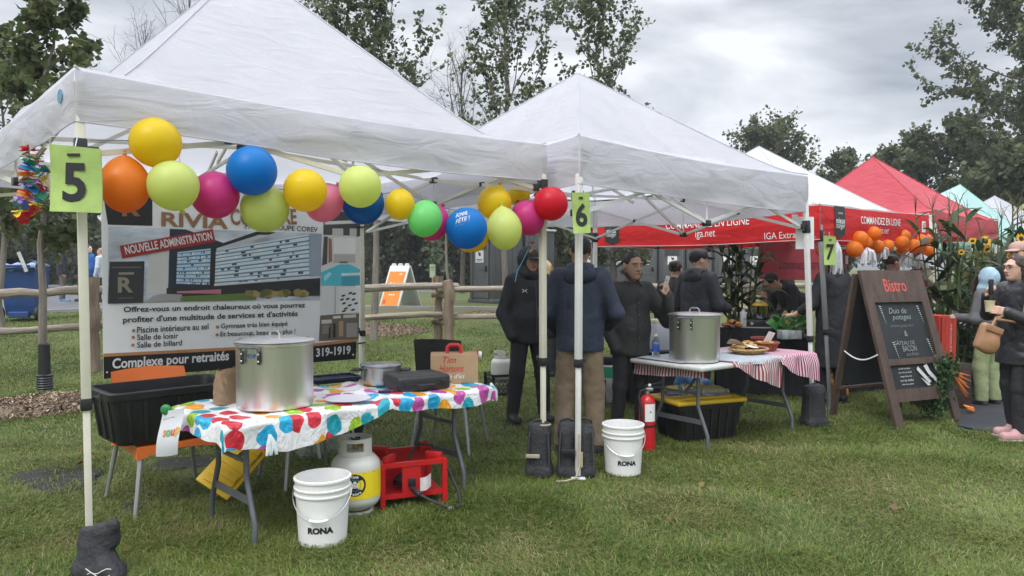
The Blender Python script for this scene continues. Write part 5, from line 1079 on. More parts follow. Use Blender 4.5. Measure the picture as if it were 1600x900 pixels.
# red burner stand
RED = M('red_enamel', (.50, .012, .014), .35, .10, 6, .05, 60)
q = G(597, 798); b0 = Vector((q.x, q.y+.02, 0)); t = thing('gas_burner', 'red square steel burner stand with hose on the grass under the balloon table', 'burner', b0, R(22)); W, D_, H_ = .40, .38, .285; b = MB()
for x in (0, W):
    for y in (0, D_): b = MB(); b.bar((x, y, 0), (x, y, H_), .030); b.build('frame_post', RED, t)
b = MB()
for y in (0, D_): b.bar((0, y, H_-.014), (W, y, H_-.014), .026, .03)
for x in (0, W): b.bar((x, 0, H_-.016), (x, D_, H_-.016), .026, .03)
b.bar((0, 0, .075), (W, 0, .075), .012, .03); b.bar((0, D_, .075), (W, D_, .075), .02, .03); b.build('frame_rail', RED, t)
b = MB(); b.box((-.002, D_/2, H_*.60), (.008, D_-.02, H_*.68)); b.box((W/2, D_+.002, H_*.60), (W-.02, .008, H_*.68)); b.box((.0+W/2, D_/2, .065), (W, D_, .008)); b.box((W*.46, -.004, H_*.56), (.12, .008, H_*.66)); b.build('panel', RED, t)
b = MB()
for x, y, a in ((.03, .03, PI/4), (W-.03, .03, 3*PI/4), (.03, D_-.03, -PI/4), (W-.03, D_-.03, -3*PI/4)): b.box((x+.035*math.cos(a), y+.035*math.sin(a), H_+.012), (.11, .03, .05), a, bevel=.004)
b.build('pot_rest', RED, t)
b = MB(); b.lathe([(.001, .15), (.06, .15), (.085, .13), (.09, .10), (.04, .09)], 24, at=(W/2, D_/2, .0)); b.build('burner_head', BLACKM, t)
b = MB(); b.tube([(W*.46, -.0, .12), (W*.46, -.035, .12), (W*.50, -.07, .105), (W*.54, -.10, .095)], [.016, .016, .02, .016], 10); b.box((W*.46, -.010, .155), (.05, .012, .05), bevel=.004); b.build('valve', BLACKP, t)
b = MB(); b.tube([(W*.54, -.10, .095), (W*.72, -.16, .06), (W*.95, -.20, .02), (W*1.12, -.17, .018), (W*1.2, -.06, .07), (W*1.12, .10, .20), (W*.95, .22, .32), (W*.75, .26, .33), (W*.6, .25, .27), (W*.55, .2, .16)], .009, 8); b.build('hose', BLACKM, t)
b = MB(); b.box((W*.93, -.2, .022), (.03, .024, .024), .3, bevel=.004); b.build('hose_ferrule', STEEL, t)
b = MB(); b.grid(lambda u, v: (W*.62+.075*(u-.2), -.028-.02*math.sin(4*u), .15+.085*(v-.5)+.02*(u-.5)), 6, 6); b.build('paper_tag', M('tag_paper', (.68, .62, .62), .7, .15, 30), t)
# sand bags at the pole feet
CANVAS = M('black_canvas', (.026, .027, .031), .75, .3, 12, .55, 45); STRAP = M('beige_strap', (.42, .36, .26), .8, .1)
def sandbag(label, c, rz, w, d, h, seed, extra=None, twin=0.0):
    t = thing('sand_bag', label, 'sand bag', (c[0], c[1], 0), rz, 'weight bags at the tent poles'); s = SDF((-.3, -.25, -.02), (.3+twin, .25, h+.16), .009)
    for k in range(2 if twin else 1):
        x = twin*k; hh = h*(1-.04*k); s.cap((x, 0, .06), (x, 0, hh-.06), w/2*1.02, w/2*.86, .03, fl=(1, w/d, 1)); s.box((x, 0, .03), (w/2, d/2, .04), .03, k=.04); s.box((x, 0, hh-.02), (w/2*.84, d/2*.42, .05), .02, k=.05)
    
    if seed == 1:
        s.cap((-.05, .02, h*.8), (.075, -.01, h+.045), .055, .03, .05, fl=(1, 1.5, 1)); s.cap((.10, -.03, .05), (.13, -.04, .03), .06, .045, .06)
    s.ripple(.0035 if seed > 1 else .013, 13, 26, seed); s.cut((0, 0, -1), 0); bg = s.build('bag', CANVAS, t)
    if seed > 1:
        for k in range(2 if twin else 1):
            x0 = twin*k; m_ = MB()
            for sx_ in (-1, 1): m_.tube([(x0+sx_*w*.40, -d*.40, .03), (x0+sx_*w*.41, -d*.42, h*.5), (x0+sx_*w*.35, -d*.36, h*.92)], .006, 5)
            m_.build('seam', M('seam_cloth_%d%d' % (seed, k), (.05, .052, .056), .8), bg); m_ = MB(); m_.tube([(x0-.05, 0, h-.01), (x0-.045, -.01, h+.035), (x0, -.012, h+.05), (x0+.045, -.01, h+.035), (x0+.05, 0, h-.01)], .010, 6); m_.build('handle', BLACKM, bg)
    return t
c = G(133, 915); t = sandbag('limp black weight bag tied with white string at the nearest pole', (c.x+.01, c.y+.10), R(-10), .225, .13, .215, 1); b = MB()
for k in range(2): b.tube([(.02+.02*q, -.10-.012*math.sin(.5*q+k), .055+.02*k+.012*math.sin(1.1*q+2*k)) for q in range(7)], .0024, 5)
b.build('string', M('string_beige', (.55, .52, .45), .8), t)
c = G(843, 747); t = sandbag('black weight bag with a beige band, left of the two bags in the middle', (c.x+.0, c.y+.06), R(-6), .185, .16, .36, 2); b = MB(); b.box((-.04, -.093, .165), (.10, .012, .028), bevel=.004); b.build('band', STRAP, t); b = MB(); b.tube([(.03+.05*math.cos(a), .05*math.sin(a)*.8, .375) for a in np.linspace(0, 2*PI, 17)], .007, 6); b.build('cord_loop', STRAP, t)
c = G(887, 748); t = sandbag('pair of joined black weight bags around the pole numbered 6', (c.x, c.y+.06), R(0), .145, .16, .375, 3, twin=.125); b = MB(); b.box((.0, -.10, .20), (.10, .014, .045), R(-4), bevel=.005); b.build('buckle', BLACKP, t)
b = MB(); b.tube([(.075, -.10, .33), (.072, -.11, .20), (.085, -.115, .12), (.05, -.15, .03), (-.02, -.17, .015), (-.09, -.17, .012)], .007, 5); b.box((.085, -.11, .15), (.035, .006, .11), R(3)); b.build('loose_strap', STRAP, t)
c = G(1275, 667); sandbag('slumped black weight bag at the right foot of the middle white tent', (c.x, c.y+.06), R(12), .235, .19, .36, 5)
# clear box and blue tray behind the table
b = MB(); q = G(500, 712); t = thing('clear_tub', 'see-through plastic tub on the grass behind the table legs', 'tub', (q.x, q.y, 0), R(30)); b.box((0, 0, .12), (.34, .26, .24), bevel=.03); gm_, nt, bb = mat_base('clear_plastic'); bb.inputs['Transmission Weight'].default_value = .85; bb.inputs['Roughness'].default_value = .25; bb.inputs['IOR'].default_value = 1.1; bb.inputs['Base Color'].default_value = (.75, .8, .78, 1); b.build('tub', gm_, t)
q = P(520, 590, 5.9); t = thing('serving_tray', 'dark blue tray lying beyond the stock pot', 'tray', (q.x, q.y, .62), R(35)); b = MB(); b.box((0, 0, 0), (.40, .26, .012), bevel=.005); b.box((0, 0, -.01), (.36, .22, .02), bevel=.005)
for s_ in (-1, 1): b.box((s_*.195, 0, .012), (.012, .26, .02), bevel=.004); b.box((0, s_*.125, .012), (.40, .012, .02), bevel=.004)
b.build('tray', M('tray_navy', (.02, .03, .07), .35), t); b = MB()
for s_ in (-1, 1): b.tube([(s_*.15, -.1, -.01), (s_*.15, .1, -.60)], .012, 8); b.tube([(s_*.15, .1, -.01), (s_*.15, -.1, -.60)], .012, 8)
b.build('folding_stand', LEGG, t)
q = G(538, 712); t = thing('navy_bag', 'dark navy cloth bag slumped behind the propane tank', 'bag', (q.x, q.y+.25, 0), R(30)); s = SDF((-.2, -.2, 0), (.2, .2, .5), .012); s.ell((0, 0, .2), (.11, .09, .2), k=.05); s.box((0, 0, .30), (.09, .05, .10), .03, k=.05); s.ripple(.006, 22, 30, 3); s.build('bag', M('navy_cloth', (.012, .016, .035), .85, .2, 9, .3), t)
# ---------------------------------------------------------------- things at the middle tent
T2c, T2a, T2h = (1.917, 6.636), R(37.8), .72
t2 = folding_table('white folding table in the middle tent with striped cloths and grey legs', T2c, T2a, 1.66, .78, T2h, M('speckled_white_top', (.50, .50, .48), .45, .1, 20), .62)
T2M = Matrix.Translation((T2c[0], T2c[1], 0)) @ Matrix.Rotation(T2a, 4, 'Z'); t2w = lambda x, y, z=T2h: T2M @ Vector((x, y, z))
CL1 = stripes('dark_red_stripes', (.26, .035, .06), (.52, .50, .48), .030); CL2 = stripes('blue_grey_stripes', (.16, .20, .25), (.66, .68, .70), .022); CL3 = stripes('magenta_stripes', (.30, .02, .09), (.66, .56, .60), .026)
def drape(label, mat, x0, x1, y0, y1, drop, z0, seed, diag=0.0, name='striped_cloth', xend=0.0):
    """cloth lying on table 2 from y0 to y1, hanging `drop(x)` over the front edge (and xend over the left end)."""
    t = thing(name, label, 'cloth', (T2c[0], T2c[1], 0), T2a); V, UV = [], []; nu, nv = 60, 40; W, L = .39, .83
    for j in range(nv+1):
        for i in range(nu+1):
            x = x0-xend+(x1-x0+xend)*i/nu; d = drop(x); c = j/nv; y = y1+(y0-d-y1)*c; ey = max(0, -W-y); ex = max(0, -L-x)
            py_ = max(-W-.008, y); px_ = max(-L-.008, x); k = min(1, ey/.10)
            z = z0+.003*math.sin(13*x+7*y+seed)+.002*math.sin(29*x-11*y)-ey-ex*.95
            if ey > 0: py_ -= k*(.016+.020*math.sin(15*x+seed)+.012*math.sin(33*x+2*seed)); px_ += diag*ey
            if ex > 0: px_ -= .015+.014*math.sin(20*y+seed)
            V.append((px_, py_, max(z, z0+.001) if ey == 0 and ex == 0 else z)); UV.append((x+3+.08*y, y+3))
    w = nu+1; b = MB(); b.add(V, [(j*w+i, (j+1)*w+i, (j+1)*w+i+1, j*w+i+1) for j in range(nv) for i in range(nu)]); b.build('cloth', mat, t, angle=80, uv=UV)
drape('wide dark red striped cloth hanging below the front of the middle table', CL1, -.42, .30, -.39, .36, lambda x: interp(x, (-.42, -.1, .28), (.02, .16, .27)), T2h+.004, 1, -.12)
t = thing('striped_cloth', 'dark red striped cloth hanging under the left end of the middle table', 'cloth', (T2c[0], T2c[1], 0), T2a); V, UV = [], []
for j in range(9):
    for i in range(41): y = -.36+.76*i/40; v = j/8; V.append((-.75-.012*math.sin(22*y)*v-.01*v, y, T2h-.035-(.085+.02*math.sin(5*y))*v)); UV.append((y+3, v))
b = MB(); b.add(V, [(j*41+i, (j+1)*41+i, (j+1)*41+i+1, j*41+i+1) for j in range(8) for i in range(40)]); b.build('cloth', CL1, t, angle=80, uv=UV)
drape('pale blue grey striped cloth lying over the middle table beside the stock pot', CL2, -.80, .29, -.39, .34, lambda x: interp(x, (-.8, -.44, -.36, .29), (-.22, -.20, .03, .05)), T2h+.010, 2)
drape('finely striped magenta cloth hanging from the right end of the middle table', CL3, .24, .835, -.39, .385, lambda x: interp(x, (.24, .40, .83), (.06, .15, .27)), T2h+.0075, 3, .05)
pb2 = t2w(-.56, -.10, T2h+.004); stockpot('large shiny aluminium stock pot with lid on the striped middle table', pb2, .208, .385, R(-125), mat=ALU)
# water bottle
q = t2w(-.66, .235, T2h+.004); t = thing('water_bottle', 'clear plastic water bottle with a blue label on the middle table', 'bottle', q); b = MB()
b.lathe([(.001, 0), (.030, 0), (.033, .006), (.033, .05), (.031, .055), (.033, .06), (.033, .135), (.030, .155), (.016, .178), (.013, .184), (.013, .192)], 28); bm_, nt, bb = mat_base('clear_bottle'); bb.inputs['Transmission Weight'].default_value = .9; bb.inputs['Roughness'].default_value = .12; bb.inputs['IOR'].default_value = 1.2; bb.inputs['Base Color'].default_value = (.85, .9, .95, 1); b.build('bottle', bm_, t)
k = MB(); k.lathe([(.0335, .055), (.0335, .120)], 28); k.build('label', M('bottle_label', (.03, .10, .42), .4, .6, 30), t); k = MB(); k.lathe([(.001, .206), (.013, .206), (.0145, .203), (.0145, .19)], 20); k.build('cap', WHITE, t)
# upright white board, bags, baskets
q = t2w(-.24, .02, T2h+.012); t = thing('white_panel', 'white card standing upright behind the stock pot', 'card', q, T2a); b = MB(); b.box((0, 0, .145), (.20, .012, .29), Matrix.Rotation(R(-35), 4, 'Z')); b.build('card', PAPER, t)
crumpled_bag('plain brown paper bag at the back of the middle table', t2w(.02, .20, T2h+.006), T2a+.5, .22, .14, .22, M('brown_bag_paper', (.34, .215, .13), .8, .12, 6, .3, 25), 6)
WICK = M('wicker', (.45, .28, .12), .7, .35, 40, .8, 60)
def basket(label, base, r, h, n=22, squash=.75, mat=WICK):
    t = thing('basket', label, 'basket', base, T2a); b = MB(); f = lambda u, v: ((r*(.72+.28*v)+.004*math.sin(n*PI*2*u+PI*round(v*7)))*math.cos(2*PI*u), squash*(r*(.72+.28*v)+.004*math.sin(n*PI*2*u+PI*round(v*7)))*math.sin(2*PI*u), h*v)
    b.grid(f, 88, 7); b.lathe([(.001, .003), (r*.74, .003)], 32, mat=Matrix.Diagonal((1, squash, 1))); b.build('weave', mat, t, angle=60); k = MB()
    k.tube([(r*1.01*math.cos(a), squash*r*1.01*math.sin(a), h) for a in np.linspace(0, 2*PI, 33)], .009, 6); k.build('rim', mat, t); return t
FOODC = tinted('food', [(0, (.06, .022, .015)), (.3, (.22, .04, .025)), (.5, (.42, .20, .05)), (.72, (.62, .42, .10)), (1, (.75, .70, .58))], .6, .1)
def food_heap(name, label, cat, c, rx, ry, h, n, size, seed, lo=0.0, hi=1.0, mat=FOODC):
    r_ = np.random.default_rng(seed); b = MB(); tv = []
    for i in range(n):
        a = r_.uniform(0, 2*PI); f = math.sqrt(r_.uniform(0, 1)); s_ = size*r_.uniform(.6, 1.3); q = Vector((c[0]+rx*f*math.cos(a), c[1]+ry*f*math.sin(a), c[2]+h*(1-f*f)*r_.uniform(.5, 1)+s_*.4)); m0 = len(b.V)
        b.ball(q, (s_, s_*r_.uniform(.5, .9), s_*r_.uniform(.3, .7)), 9, 6, Matrix.Rotation(r_.uniform(0, 6), 3, 'Z') @ Matrix.Rotation(r_.normal(0, .5), 3, 'X')); tv += [lo+(hi-lo)*r_.uniform(0, 1)]*(len(b.V)-m0)
    F = b.F; V = [tuple(v) for v in b.V]; me = bpy.data.meshes.new(name); me.from_pydata(V, [], F); a_ = me.attributes.new('tint', 'FLOAT', 'POINT'); a_.data.foreach_set('value', tv); me.shade_smooth(); return tag(link(name, me, mat), label, cat)
q = t2w(.21, -.10, T2h+.012); basket('shallow flat woven basket with a white cloth propped inside on the middle table', q, .195, .045, 26, .8)
k = MB(); cw = q+Vector((-.05, .02, .05)); k.grid(lambda u, v: cw+Vector((-.12+.24*u, -.08+.16*v+.02*math.sin(5*u), .085*(1-u)*(1-.5*v)+.012*math.sin(7*u+4*v))), 14, 10); tag(k.build('napkin', M('napkin', (.62, .60, .55), .85, .06, 8, .3, 30)), 'white cloth napkin propped in the flat woven basket', 'cloth')
food_heap('leaf_greens', 'dark greens lying in the flat woven basket', 'food', q+Vector((.06, -.02, .02)), .10, .08, .03, 34, .022, 3, 0, .12)
q = t2w(.40, .06, T2h+.012); food_heap('dried_food', 'heap of red and yellow dried food between the two baskets', 'food', q, .15, .12, .075, 90, .030, 4)
q = t2w(.56, -.06, T2h+.012); basket('small round reddish wicker basket near the right end of the middle table', q, .115, .075, 16, .9, M('red_wicker', (.26, .07, .03), .6, .35, 40, .8, 60))
food_heap('buns', 'golden pieces filling the small reddish basket', 'food', q+Vector((0, 0, .045)), .085, .075, .03, 24, .026, 5, .45, .8)
k = MB(); m_ = frame(q+Vector((.01, -.03, .125)), Vector((.85, .35, -.25)), Vector((.3, -.3, .9))); k.box((0, 0, 0), (.075, .115, .004), m_); tag(k.build('price_card', PAPER), 'white card tilted on the small reddish basket', 'card')
q = t2w(.70, .10, T2h+.012); basket('dark red wicker basket at the back right corner of the middle table', q, .10, .10, 16, .85, M('dark_red_wicker', (.18, .035, .025), .6, .35, 40, .8, 60))
# under the table
q = G(1062, 706); bn = Vector((1.66, 6.62, 0)); tote('black tote bin with a bright yellow lid under the middle table', bn, R(22), .68, .45, .33, YEL, sticker=True)
b = MB()
for i, (x, y, a) in enumerate(((-.12, -.05, .2), (.02, .06, .5), (.14, -.07, .1))):
    t = thing('empty_bottle', ('clear plastic bottle lying at the left on the yellow tote lid', 'clear plastic bottle lying at the back on the yellow tote lid', 'clear plastic bottle lying at the right on the yellow tote lid')[i], 'bottle', (bn.x+x-.03, bn.y+y, .415), a, 'empty bottles lying on the tote lid'); k = MB(); m_ = Matrix.Rotation(PI/2, 3, 'Y')
    k.lathe([(.001, -.15), (.045, -.15), (.05, -.14), (.05, .05), (.045, .08), (.02, .13), (.015, .16), (.001, .16)], 20, mat=m_); k.build('bottle', bm_, t)
# fire extinguisher
q = G(1013, 704); t = thing('fire_extinguisher', 'red fire extinguisher with a white label standing at the left end of the middle table', 'fire extinguisher', (q.x, q.y+.06, 0), R(-15)); b = MB(); r = .068
b.lathe([(.001, .005), (r*.9, .005), (r, .0), (r, .015), (r, .38), (r*.92, .415), (r*.6, .445), (r*.3, .455), (r*.3, .47)], 32); b.build('cylinder', M('extinguisher_red', (.52, .012, .02), .3, .05, 6, coat=.3), t)
k = MB(); k.lathe([(r+.0015, .24), (r+.0015, .385)], 20, a0=R(-100), a1=R(-20)); k.build('label', PAPER, t); k = MB(); k.lathe([(r+.0025, .19), (r+.004, .20), (r+.0025, .212)], 32); k.build('strap', BLACKM, t)
k = MB(); k.text('A', height=.02, bold=.02, warp=cyl_warp(0, 0, r+.002, .50, .32)); k.box((.015, -r*.0-.0, .0), (.001, .001, .001)); k.build('label_print', INK, t)
k = MB(); k.tube([(0, 0, .46), (0, 0, .51)], .022, 10); k.box((.02, 0, .50), (.06, .05, .03), bevel=.006); v = k.build('valve', STEEL, t); k = MB(); k.bar((-.02, 0, .505), (.12, 0, .52), .02, .012); k.bar((-.02, 0, .525), (.13, 0, .565), .02, .010); k.build('lever', BLACKP, v)
k = MB(); k.tube([(-.01, -.02, .50), (-.05, -.05, .49), (-.066, -.055, .44), (-.04, -.068, .34), (-.03, -.072, .22)], [.011, .011, .011, .013, .017], 8); k.build('hose', BLACKM, t)
k = MB(); k.ball((.02, -.015, .535), (.014, .014, .014), 10, 6); k.build('gauge', WHITE, v)
# sign bag behind the men
b_ = G(943, 640); t = thing('display_bag', 'white and green printed bag standing behind the navy jacket', 'bag', (b_.x+.02, b_.y+.5, 0), R(-10)); b = MB(); b.box((0, 0, .21), (.34, .22, .42), bevel=.02); b.build('bag', M('bag_white', (.58, .58, .60), .6, .22, 9, .2, 20), t); k = MB(); k.box((0, -.112, .345), (.30, .006, .12)); k.build('green_panel', M('panel_green', (.03, .32, .15), .5), t); k = MB(); k.box((0, 0, .47), (.30, .18, .10), bevel=.02); k.build('black_mesh', BLACKP, t)
t = thing('black_case', 'dark case standing on the grass behind the navy jacketed man', 'case', (b_.x-.06, b_.y+.30, 0), R(25)); b = MB(); b.box((0, 0, .15), (.10, .34, .30), R(0), bevel=.02); b.build('case', BLACKP, t)
q = P(1070, 610, 7.5); t = thing('blue_plastic_bag', 'crumpled blue plastic bag under the middle table', 'bag', (q.x, q.y, .36)); s = SDF((-.22, -.16, -.16), (.3, .16, .16), .011); s.ell((0, 0, 0), (.11, .09, .10), k=.03); s.ell((.17, 0, -.03), (.10, .09, .08), k=.03); s.ripple(.012, 30, 38, 2); s.build('bag', M('blue_film', (.06, .16, .34), .3, .3, 12), t)
q = P(1090, 640, 7.6); t = thing('wooden_box', 'low dark box under the middle table carrying the blue bag', 'box', (q.x-.04, q.y, 0), R(30)); b = MB(); b.box((0, 0, .13), (.5, .32, .26), bevel=.01); b.build('box', M('dark_box', (.03, .03, .035), .7), t)
# white storage box behind the phone man
q = P(1034, 520, 8.1); t = thing('plastic_box', 'translucent white box with papers between the phone man and the stock pot', 'box', (q.x, q.y, .62), R(15)); b = MB(); b.box((0, 0, .14), (.30, .34, .28), bevel=.015); b.build('box', M('milky_plastic', (.50, .52, .58), .35, .1), t); k = MB(); k.box((0, 0, .30), (.27, .30, .05), bevel=.006); k.build('papers', M('paper_stack', (.60, .56, .40), .7, .2, 20), t)
t = thing('side_table', 'small black cloth covered table carrying the translucent box', 'table', (q.x, q.y, 0), R(15)); b = MB(); b.box((0, 0, .605), (.62, .46, .03), bevel=.006); b.build('top', BLACKP, t)
BLKCL = M('black_cloth', (.012, .012, .014), .85, .3, 7, .4, 14)
b = MB(); b.grid(lambda u, v: (.31*math.cos(2*PI*u)*1.0*(1/max(abs(math.cos(2*PI*u)), abs(math.sin(2*PI*u))))+.012*math.sin(26*PI*u), .23*math.sin(2*PI*u)*(1/max(abs(math.cos(2*PI*u)), abs(math.sin(2*PI*u)))), .615*v), 96, 8); b.build('cloth_skirt', BLKCL, t)

# ---------------------------------------------------------------- grocer tent
def counter(label, a, b_, H, depth, c1=BLKCL):
    a = Vector(a); b_ = Vector(b_); d = b_-a; L = d.length; ang = math.atan2(d.y, d.x); t = thing('serving_table', label, 'table', ((a.x+b_.x)/2, (a.y+b_.y)/2, 0), ang); m_ = MB(); m_.box((0, depth/2, H-.015), (L, depth, .03), bevel=.006); m_.build('top', M('table_top_%d' % int(a.x*100), (.20, .20, .21), .5), t)
    k = MB(); per = [(-L/2, 0), (L/2, 0), (L/2, depth), (-L/2, depth)]
    for i in range(4):
        p, q = Vector((*per[i], 0)), Vector((*per[(i+1) % 4], 0)); n = Vector(((q-p).y, -(q-p).x, 0)).normalized(); ns = max(8, int((q-p).length*24))
        k.grid(lambda u, v: p.lerp(q, u)+n*(.006+(.018*(1-v)+.004)*math.sin(PI*u*(q-p).length*9+i))+Vector((0, 0, .01+(H-.012)*v)), ns, 6)
    k.build('cloth_skirt', c1, t, angle=70); return t
counter('long serving table with a black skirt inside the grocer tent', (XP(1120, 8.9), 8.9), (XP(1265, 8.55), 8.55), .80, .60)
counter('black skirted table under the grocer tent behind the chalkboard', (XP(1330, 8.9), 8.9), (XP(1470, 9.25), 9.25), .78, .6)
counter('black skirted table beside the red crate at the right', (XP(1478, 8.75), 8.75), (XP(1535, 9.05), 9.05), .76, .5)
q = P(1190, 514, 9.05); t = thing('camp_stove', 'black camping stove on the serving table', 'stove', (q.x, q.y, .80), R(-6)); b = MB(); b.box((0, 0, .04), (.52, .30, .08), bevel=.01); b.box((-.12, 0, .085), (.2, .2, .012), bevel=.003); b.box((.13, 0, .085), (.2, .2, .012), bevel=.003); b.build('body', BLACKP, t); k = MB()
for x in (-.15, .15): k.lathe([(.001, .0), (.018, 0), (.018, .02), (.001, .02)], 12, at=(x, -.15, .04), mat=Matrix.Rotation(PI/2, 3, 'X'))
k.build('knob', STEEL, t)
t = thing('striped_pot', 'shiny straight sided cooking pot on the camping stove', 'pot', (q.x-.02, q.y, .893)); b = MB(); b.lathe([(.001, 0), (.115, 0), (.12, .01), (.12, .155), (.123, .16), (.116, .16), (.115, .02), (.001, .02)], 32); b.build('body', M('mirror_steel', (.5, .5, .5), .10, .1, metal=1), t); k = MB(); k.ball((0, 0, .155), (.10, .10, .045), 18, 8); k.build('yellow_food', M('yellow_food', (.62, .36, .03), .6, .3, 30), t)
q = P(1161, 512, 8.95); t = thing('slim_bottle', 'slim grey white carton standing by the camping stove', 'carton', (q.x, q.y, .80)); b = MB(); b.box((0, 0, .09), (.065, .065, .18), bevel=.008); b.box((0, 0, .19), (.03, .03, .03), bevel=.006); b.build('carton', M('pale_carton', (.5, .52, .52), .5), t)
for i, (px, h, c, lab) in enumerate(((1227, .20, (.62, .40, .12), 'yellow topped carton of a trio on the serving table'), (1239, .20, (.62, .60, .56), 'middle white carton of the trio on the serving table'), (1249, .16, (.58, .57, .55), 'small right white carton of the trio on the serving table'))):
    q = P(px, 520, 8.85); t = thing('food_carton', lab, 'carton', (q.x, q.y, .80), .1, 'food cartons on the serving table'); b = MB(); w = .075; b.prism([(-w/2, 0), (w/2, 0), (w/2, h*.7), (0, h), (-w/2, h*.7)], w*.8, Matrix.Translation((0, -w*.4, 0)) @ Matrix.Rotation(PI/2, 4, 'X')); b.build('carton', M('carton_%d' % i, c, .6, .15, 12), t, smooth_=False)
def leafy(name, label, cat, c, r, n, size, seed, mat, sq=(1, 1, .6), lo=.3, drop=0.0):
    r_ = np.random.default_rng(seed); d = r_.normal(0, 1, (n, 3)); d /= np.linalg.norm(d, axis=1)[:, None]; rr = r*r_.uniform(.35, 1, n)[:, None]; C = np.array(c)+d*rr*np.array(sq); D = d+r_.normal(0, .4, (n, 3))+np.array([0, 0, -drop]); V, F = leaves(C, D, size, r_, .45)
    return tag(mesh_np(name, V, F, mat, None, False, np.repeat(np.clip(r_.normal(lo+.25, .2, n), 0, 1), 4)), label, cat)
LETT = tinted('lettuce', [(0, (.02, .09, .02)), (.5, (.06, .26, .05)), (1, (.25, .48, .16))], .5, .3)
q = P(1236, 520, 8.6); leafy('lettuce', 'heap of bright green lettuce leaves at the front of the serving table', 'vegetables', (q.x, q.y, .86), .17, 110, .10, 1, LETT)
q = P(1146, 508, 8.9); food_heap('fruit_heap', 'heap of orange brown produce on the serving table beside the stock pot', 'food', (q.x, q.y, .80), .12, .1, .07, 40, .03, 8, .25, .7)
q = P(1232, 531, 8.45); t = thing('clear_food_box', 'see-through food box at the serving table edge', 'box', (q.x, q.y, .70), .1); b = MB(); b.box((0, -.02, .05), (.24, .14, .10), bevel=.01); b.build('box', M('cloudy_plastic', (.42, .44, .47), .25, .4, 20), t)
# faded red banner at the back of the grocer tent
Yb = 10.9; a, c = P(1186, 436, Yb), P(1312, 434, Yb+.5); d = c-a; d.z = 0; t = thing('red_banner', 'faded red fabric banner with cursive writing hung inside the grocer tent', 'banner', ((a.x+c.x)/2, (a.y+c.y)/2, a.z)); b = MB(); h = .56
bf = lambda u, v: Vector((a.x, a.y, 0))+d*u+Vector((.02*math.sin(5*u), -.03*math.sin(7*u)-.02*math.sin(3*v+4*u), a.z+h*v-.02*math.sin(PI*u)))
b.grid(bf, 30, 10); b.build('fabric', M('banner_red', (.42, .06, .08), .75, .1, 4, .2, 12, trans=.35), t, world=t); k = MB(); L_ = d.length
k.text('commezbistro', width=.86, height=.15, shear=.4, bold=-.006, warp=lambda x, y: bf(.5+x/L_, .42+y/h)+Vector((0, -.015, 0))); k.build('cursive_writing', M('banner_ink', (.06, .012, .02), .7), t, world=t)
# orange balloons and white pompoms on the front of the grocer tent
og = 'orange balloons tied along the grocer tent'; OB = [(1344, 373, 12.5, 0, 'orange balloon at the upper left of the left orange cluster'), (1335, 389, 13, .06, 'orange balloon lowest at the left of the left orange cluster'), (1352, 379, 11, .10, 'orange balloon tucked between others in the left orange cluster'), (1365, 365, 11.5, .02, 'orange balloon highest in the left orange cluster'), (1370, 385, 11, .12, 'orange balloon at the right side of the left orange cluster'), (1387, 384, 10, .06, 'orange balloon alone between the two orange clusters'),
      (1409, 379, 11, 0, 'orange balloon in front at the left of the right orange cluster'), (1412, 369, 10.5, .10, 'orange balloon at the top left of the right orange cluster'), (1428, 385, 11.5, -.02, 'orange balloon at the front middle of the right orange cluster'), (1438, 376, 11, .08, 'orange balloon behind the front middle one of the right orange cluster'), (1448, 391, 10.5, .04, 'orange balloon lowest at the right end of the right orange cluster'), (1447, 374, 9.5, .16, 'orange balloon at the upper right end of the right orange cluster'), (1410, 391, 9, .14, 'orange balloon under the others at the left of the right orange cluster'), (1284, 391, 10, .3, 'orange balloon half behind the number 7 card')]
yl = lambda px: line_Y(px, Vector(J7), Vector(K7))
for px, py, r, off, lab in OB:
    Y_ = yl(px)-.12+off; balloon(lab, 'orange', P(px, py, Y_), r/FPX*Y_, (rng.normal(0, .4), .5, .8 if r > 9 else .5), 1.03, og, True)
TIN = M('white_tissue', (.72, .72, .75), .6, .08, 20, trans=.3)
def pompom(label, c, w, h, seed):
    r_ = np.random.default_rng(seed); t = thing('tissue_pompom', label, 'pompom', c, 0, 'white tissue pompoms on the grocer tent'); b = MB()
    for i in range(60):
        a = r_.uniform(0, 2*PI); f = r_.uniform(.3, 1); e_ = Vector((w*f*math.cos(a), w*f*math.sin(a)*.8, -h*r_.uniform(.6, 1.0))); m_ = e_*.5+Vector((w*.3*f*math.cos(a), w*.3*math.sin(a), h*.12)); s_ = Vector((-math.sin(a), math.cos(a), .3))*r_.uniform(.006, .012)
        b.add([s_*0, m_+s_, m_-s_, e_+s_, e_-s_], [(0, 1, 2), (1, 3, 4, 2)])
    b.build('strips', TIN, t, smooth_=False)
for i, (px, py, w, h, off, lab) in enumerate(((1308, 376, .075, .36, -.12, 'long white tissue pompom beside the number 7 card'), (1355, 386, .13, .22, -.16, 'white tissue pompom under the left orange cluster'), (1378, 384, .09, .16, .05, 'white tissue pompom right of the left orange cluster'), (1417, 392, .09, .22, .0, 'white tissue pompom under the left of the right orange cluster'), (1440, 396, .10, .20, -.02, 'white tissue pompom at the right end of the orange balloons'))): pompom(lab, P(px, py, yl(px)-.1+off), w, h, i)
t = thing('promo_sheet', 'red and white printed sheet hanging behind the orange balloons', 'notice', P(1319, 402, 8.9)); b = MB(); b.box((0, 0, 0), (.10, .006, .24)); b.build('sheet', M('promo_red', (.45, .05, .06), .5, .6, 40), t); k = MB(); k.box((0, -.004, .11), (.12, .004, .03)); k.box((.03, -.004, -.03), (.03, .004, .1)); k.build('white_print', PRINTW, t)
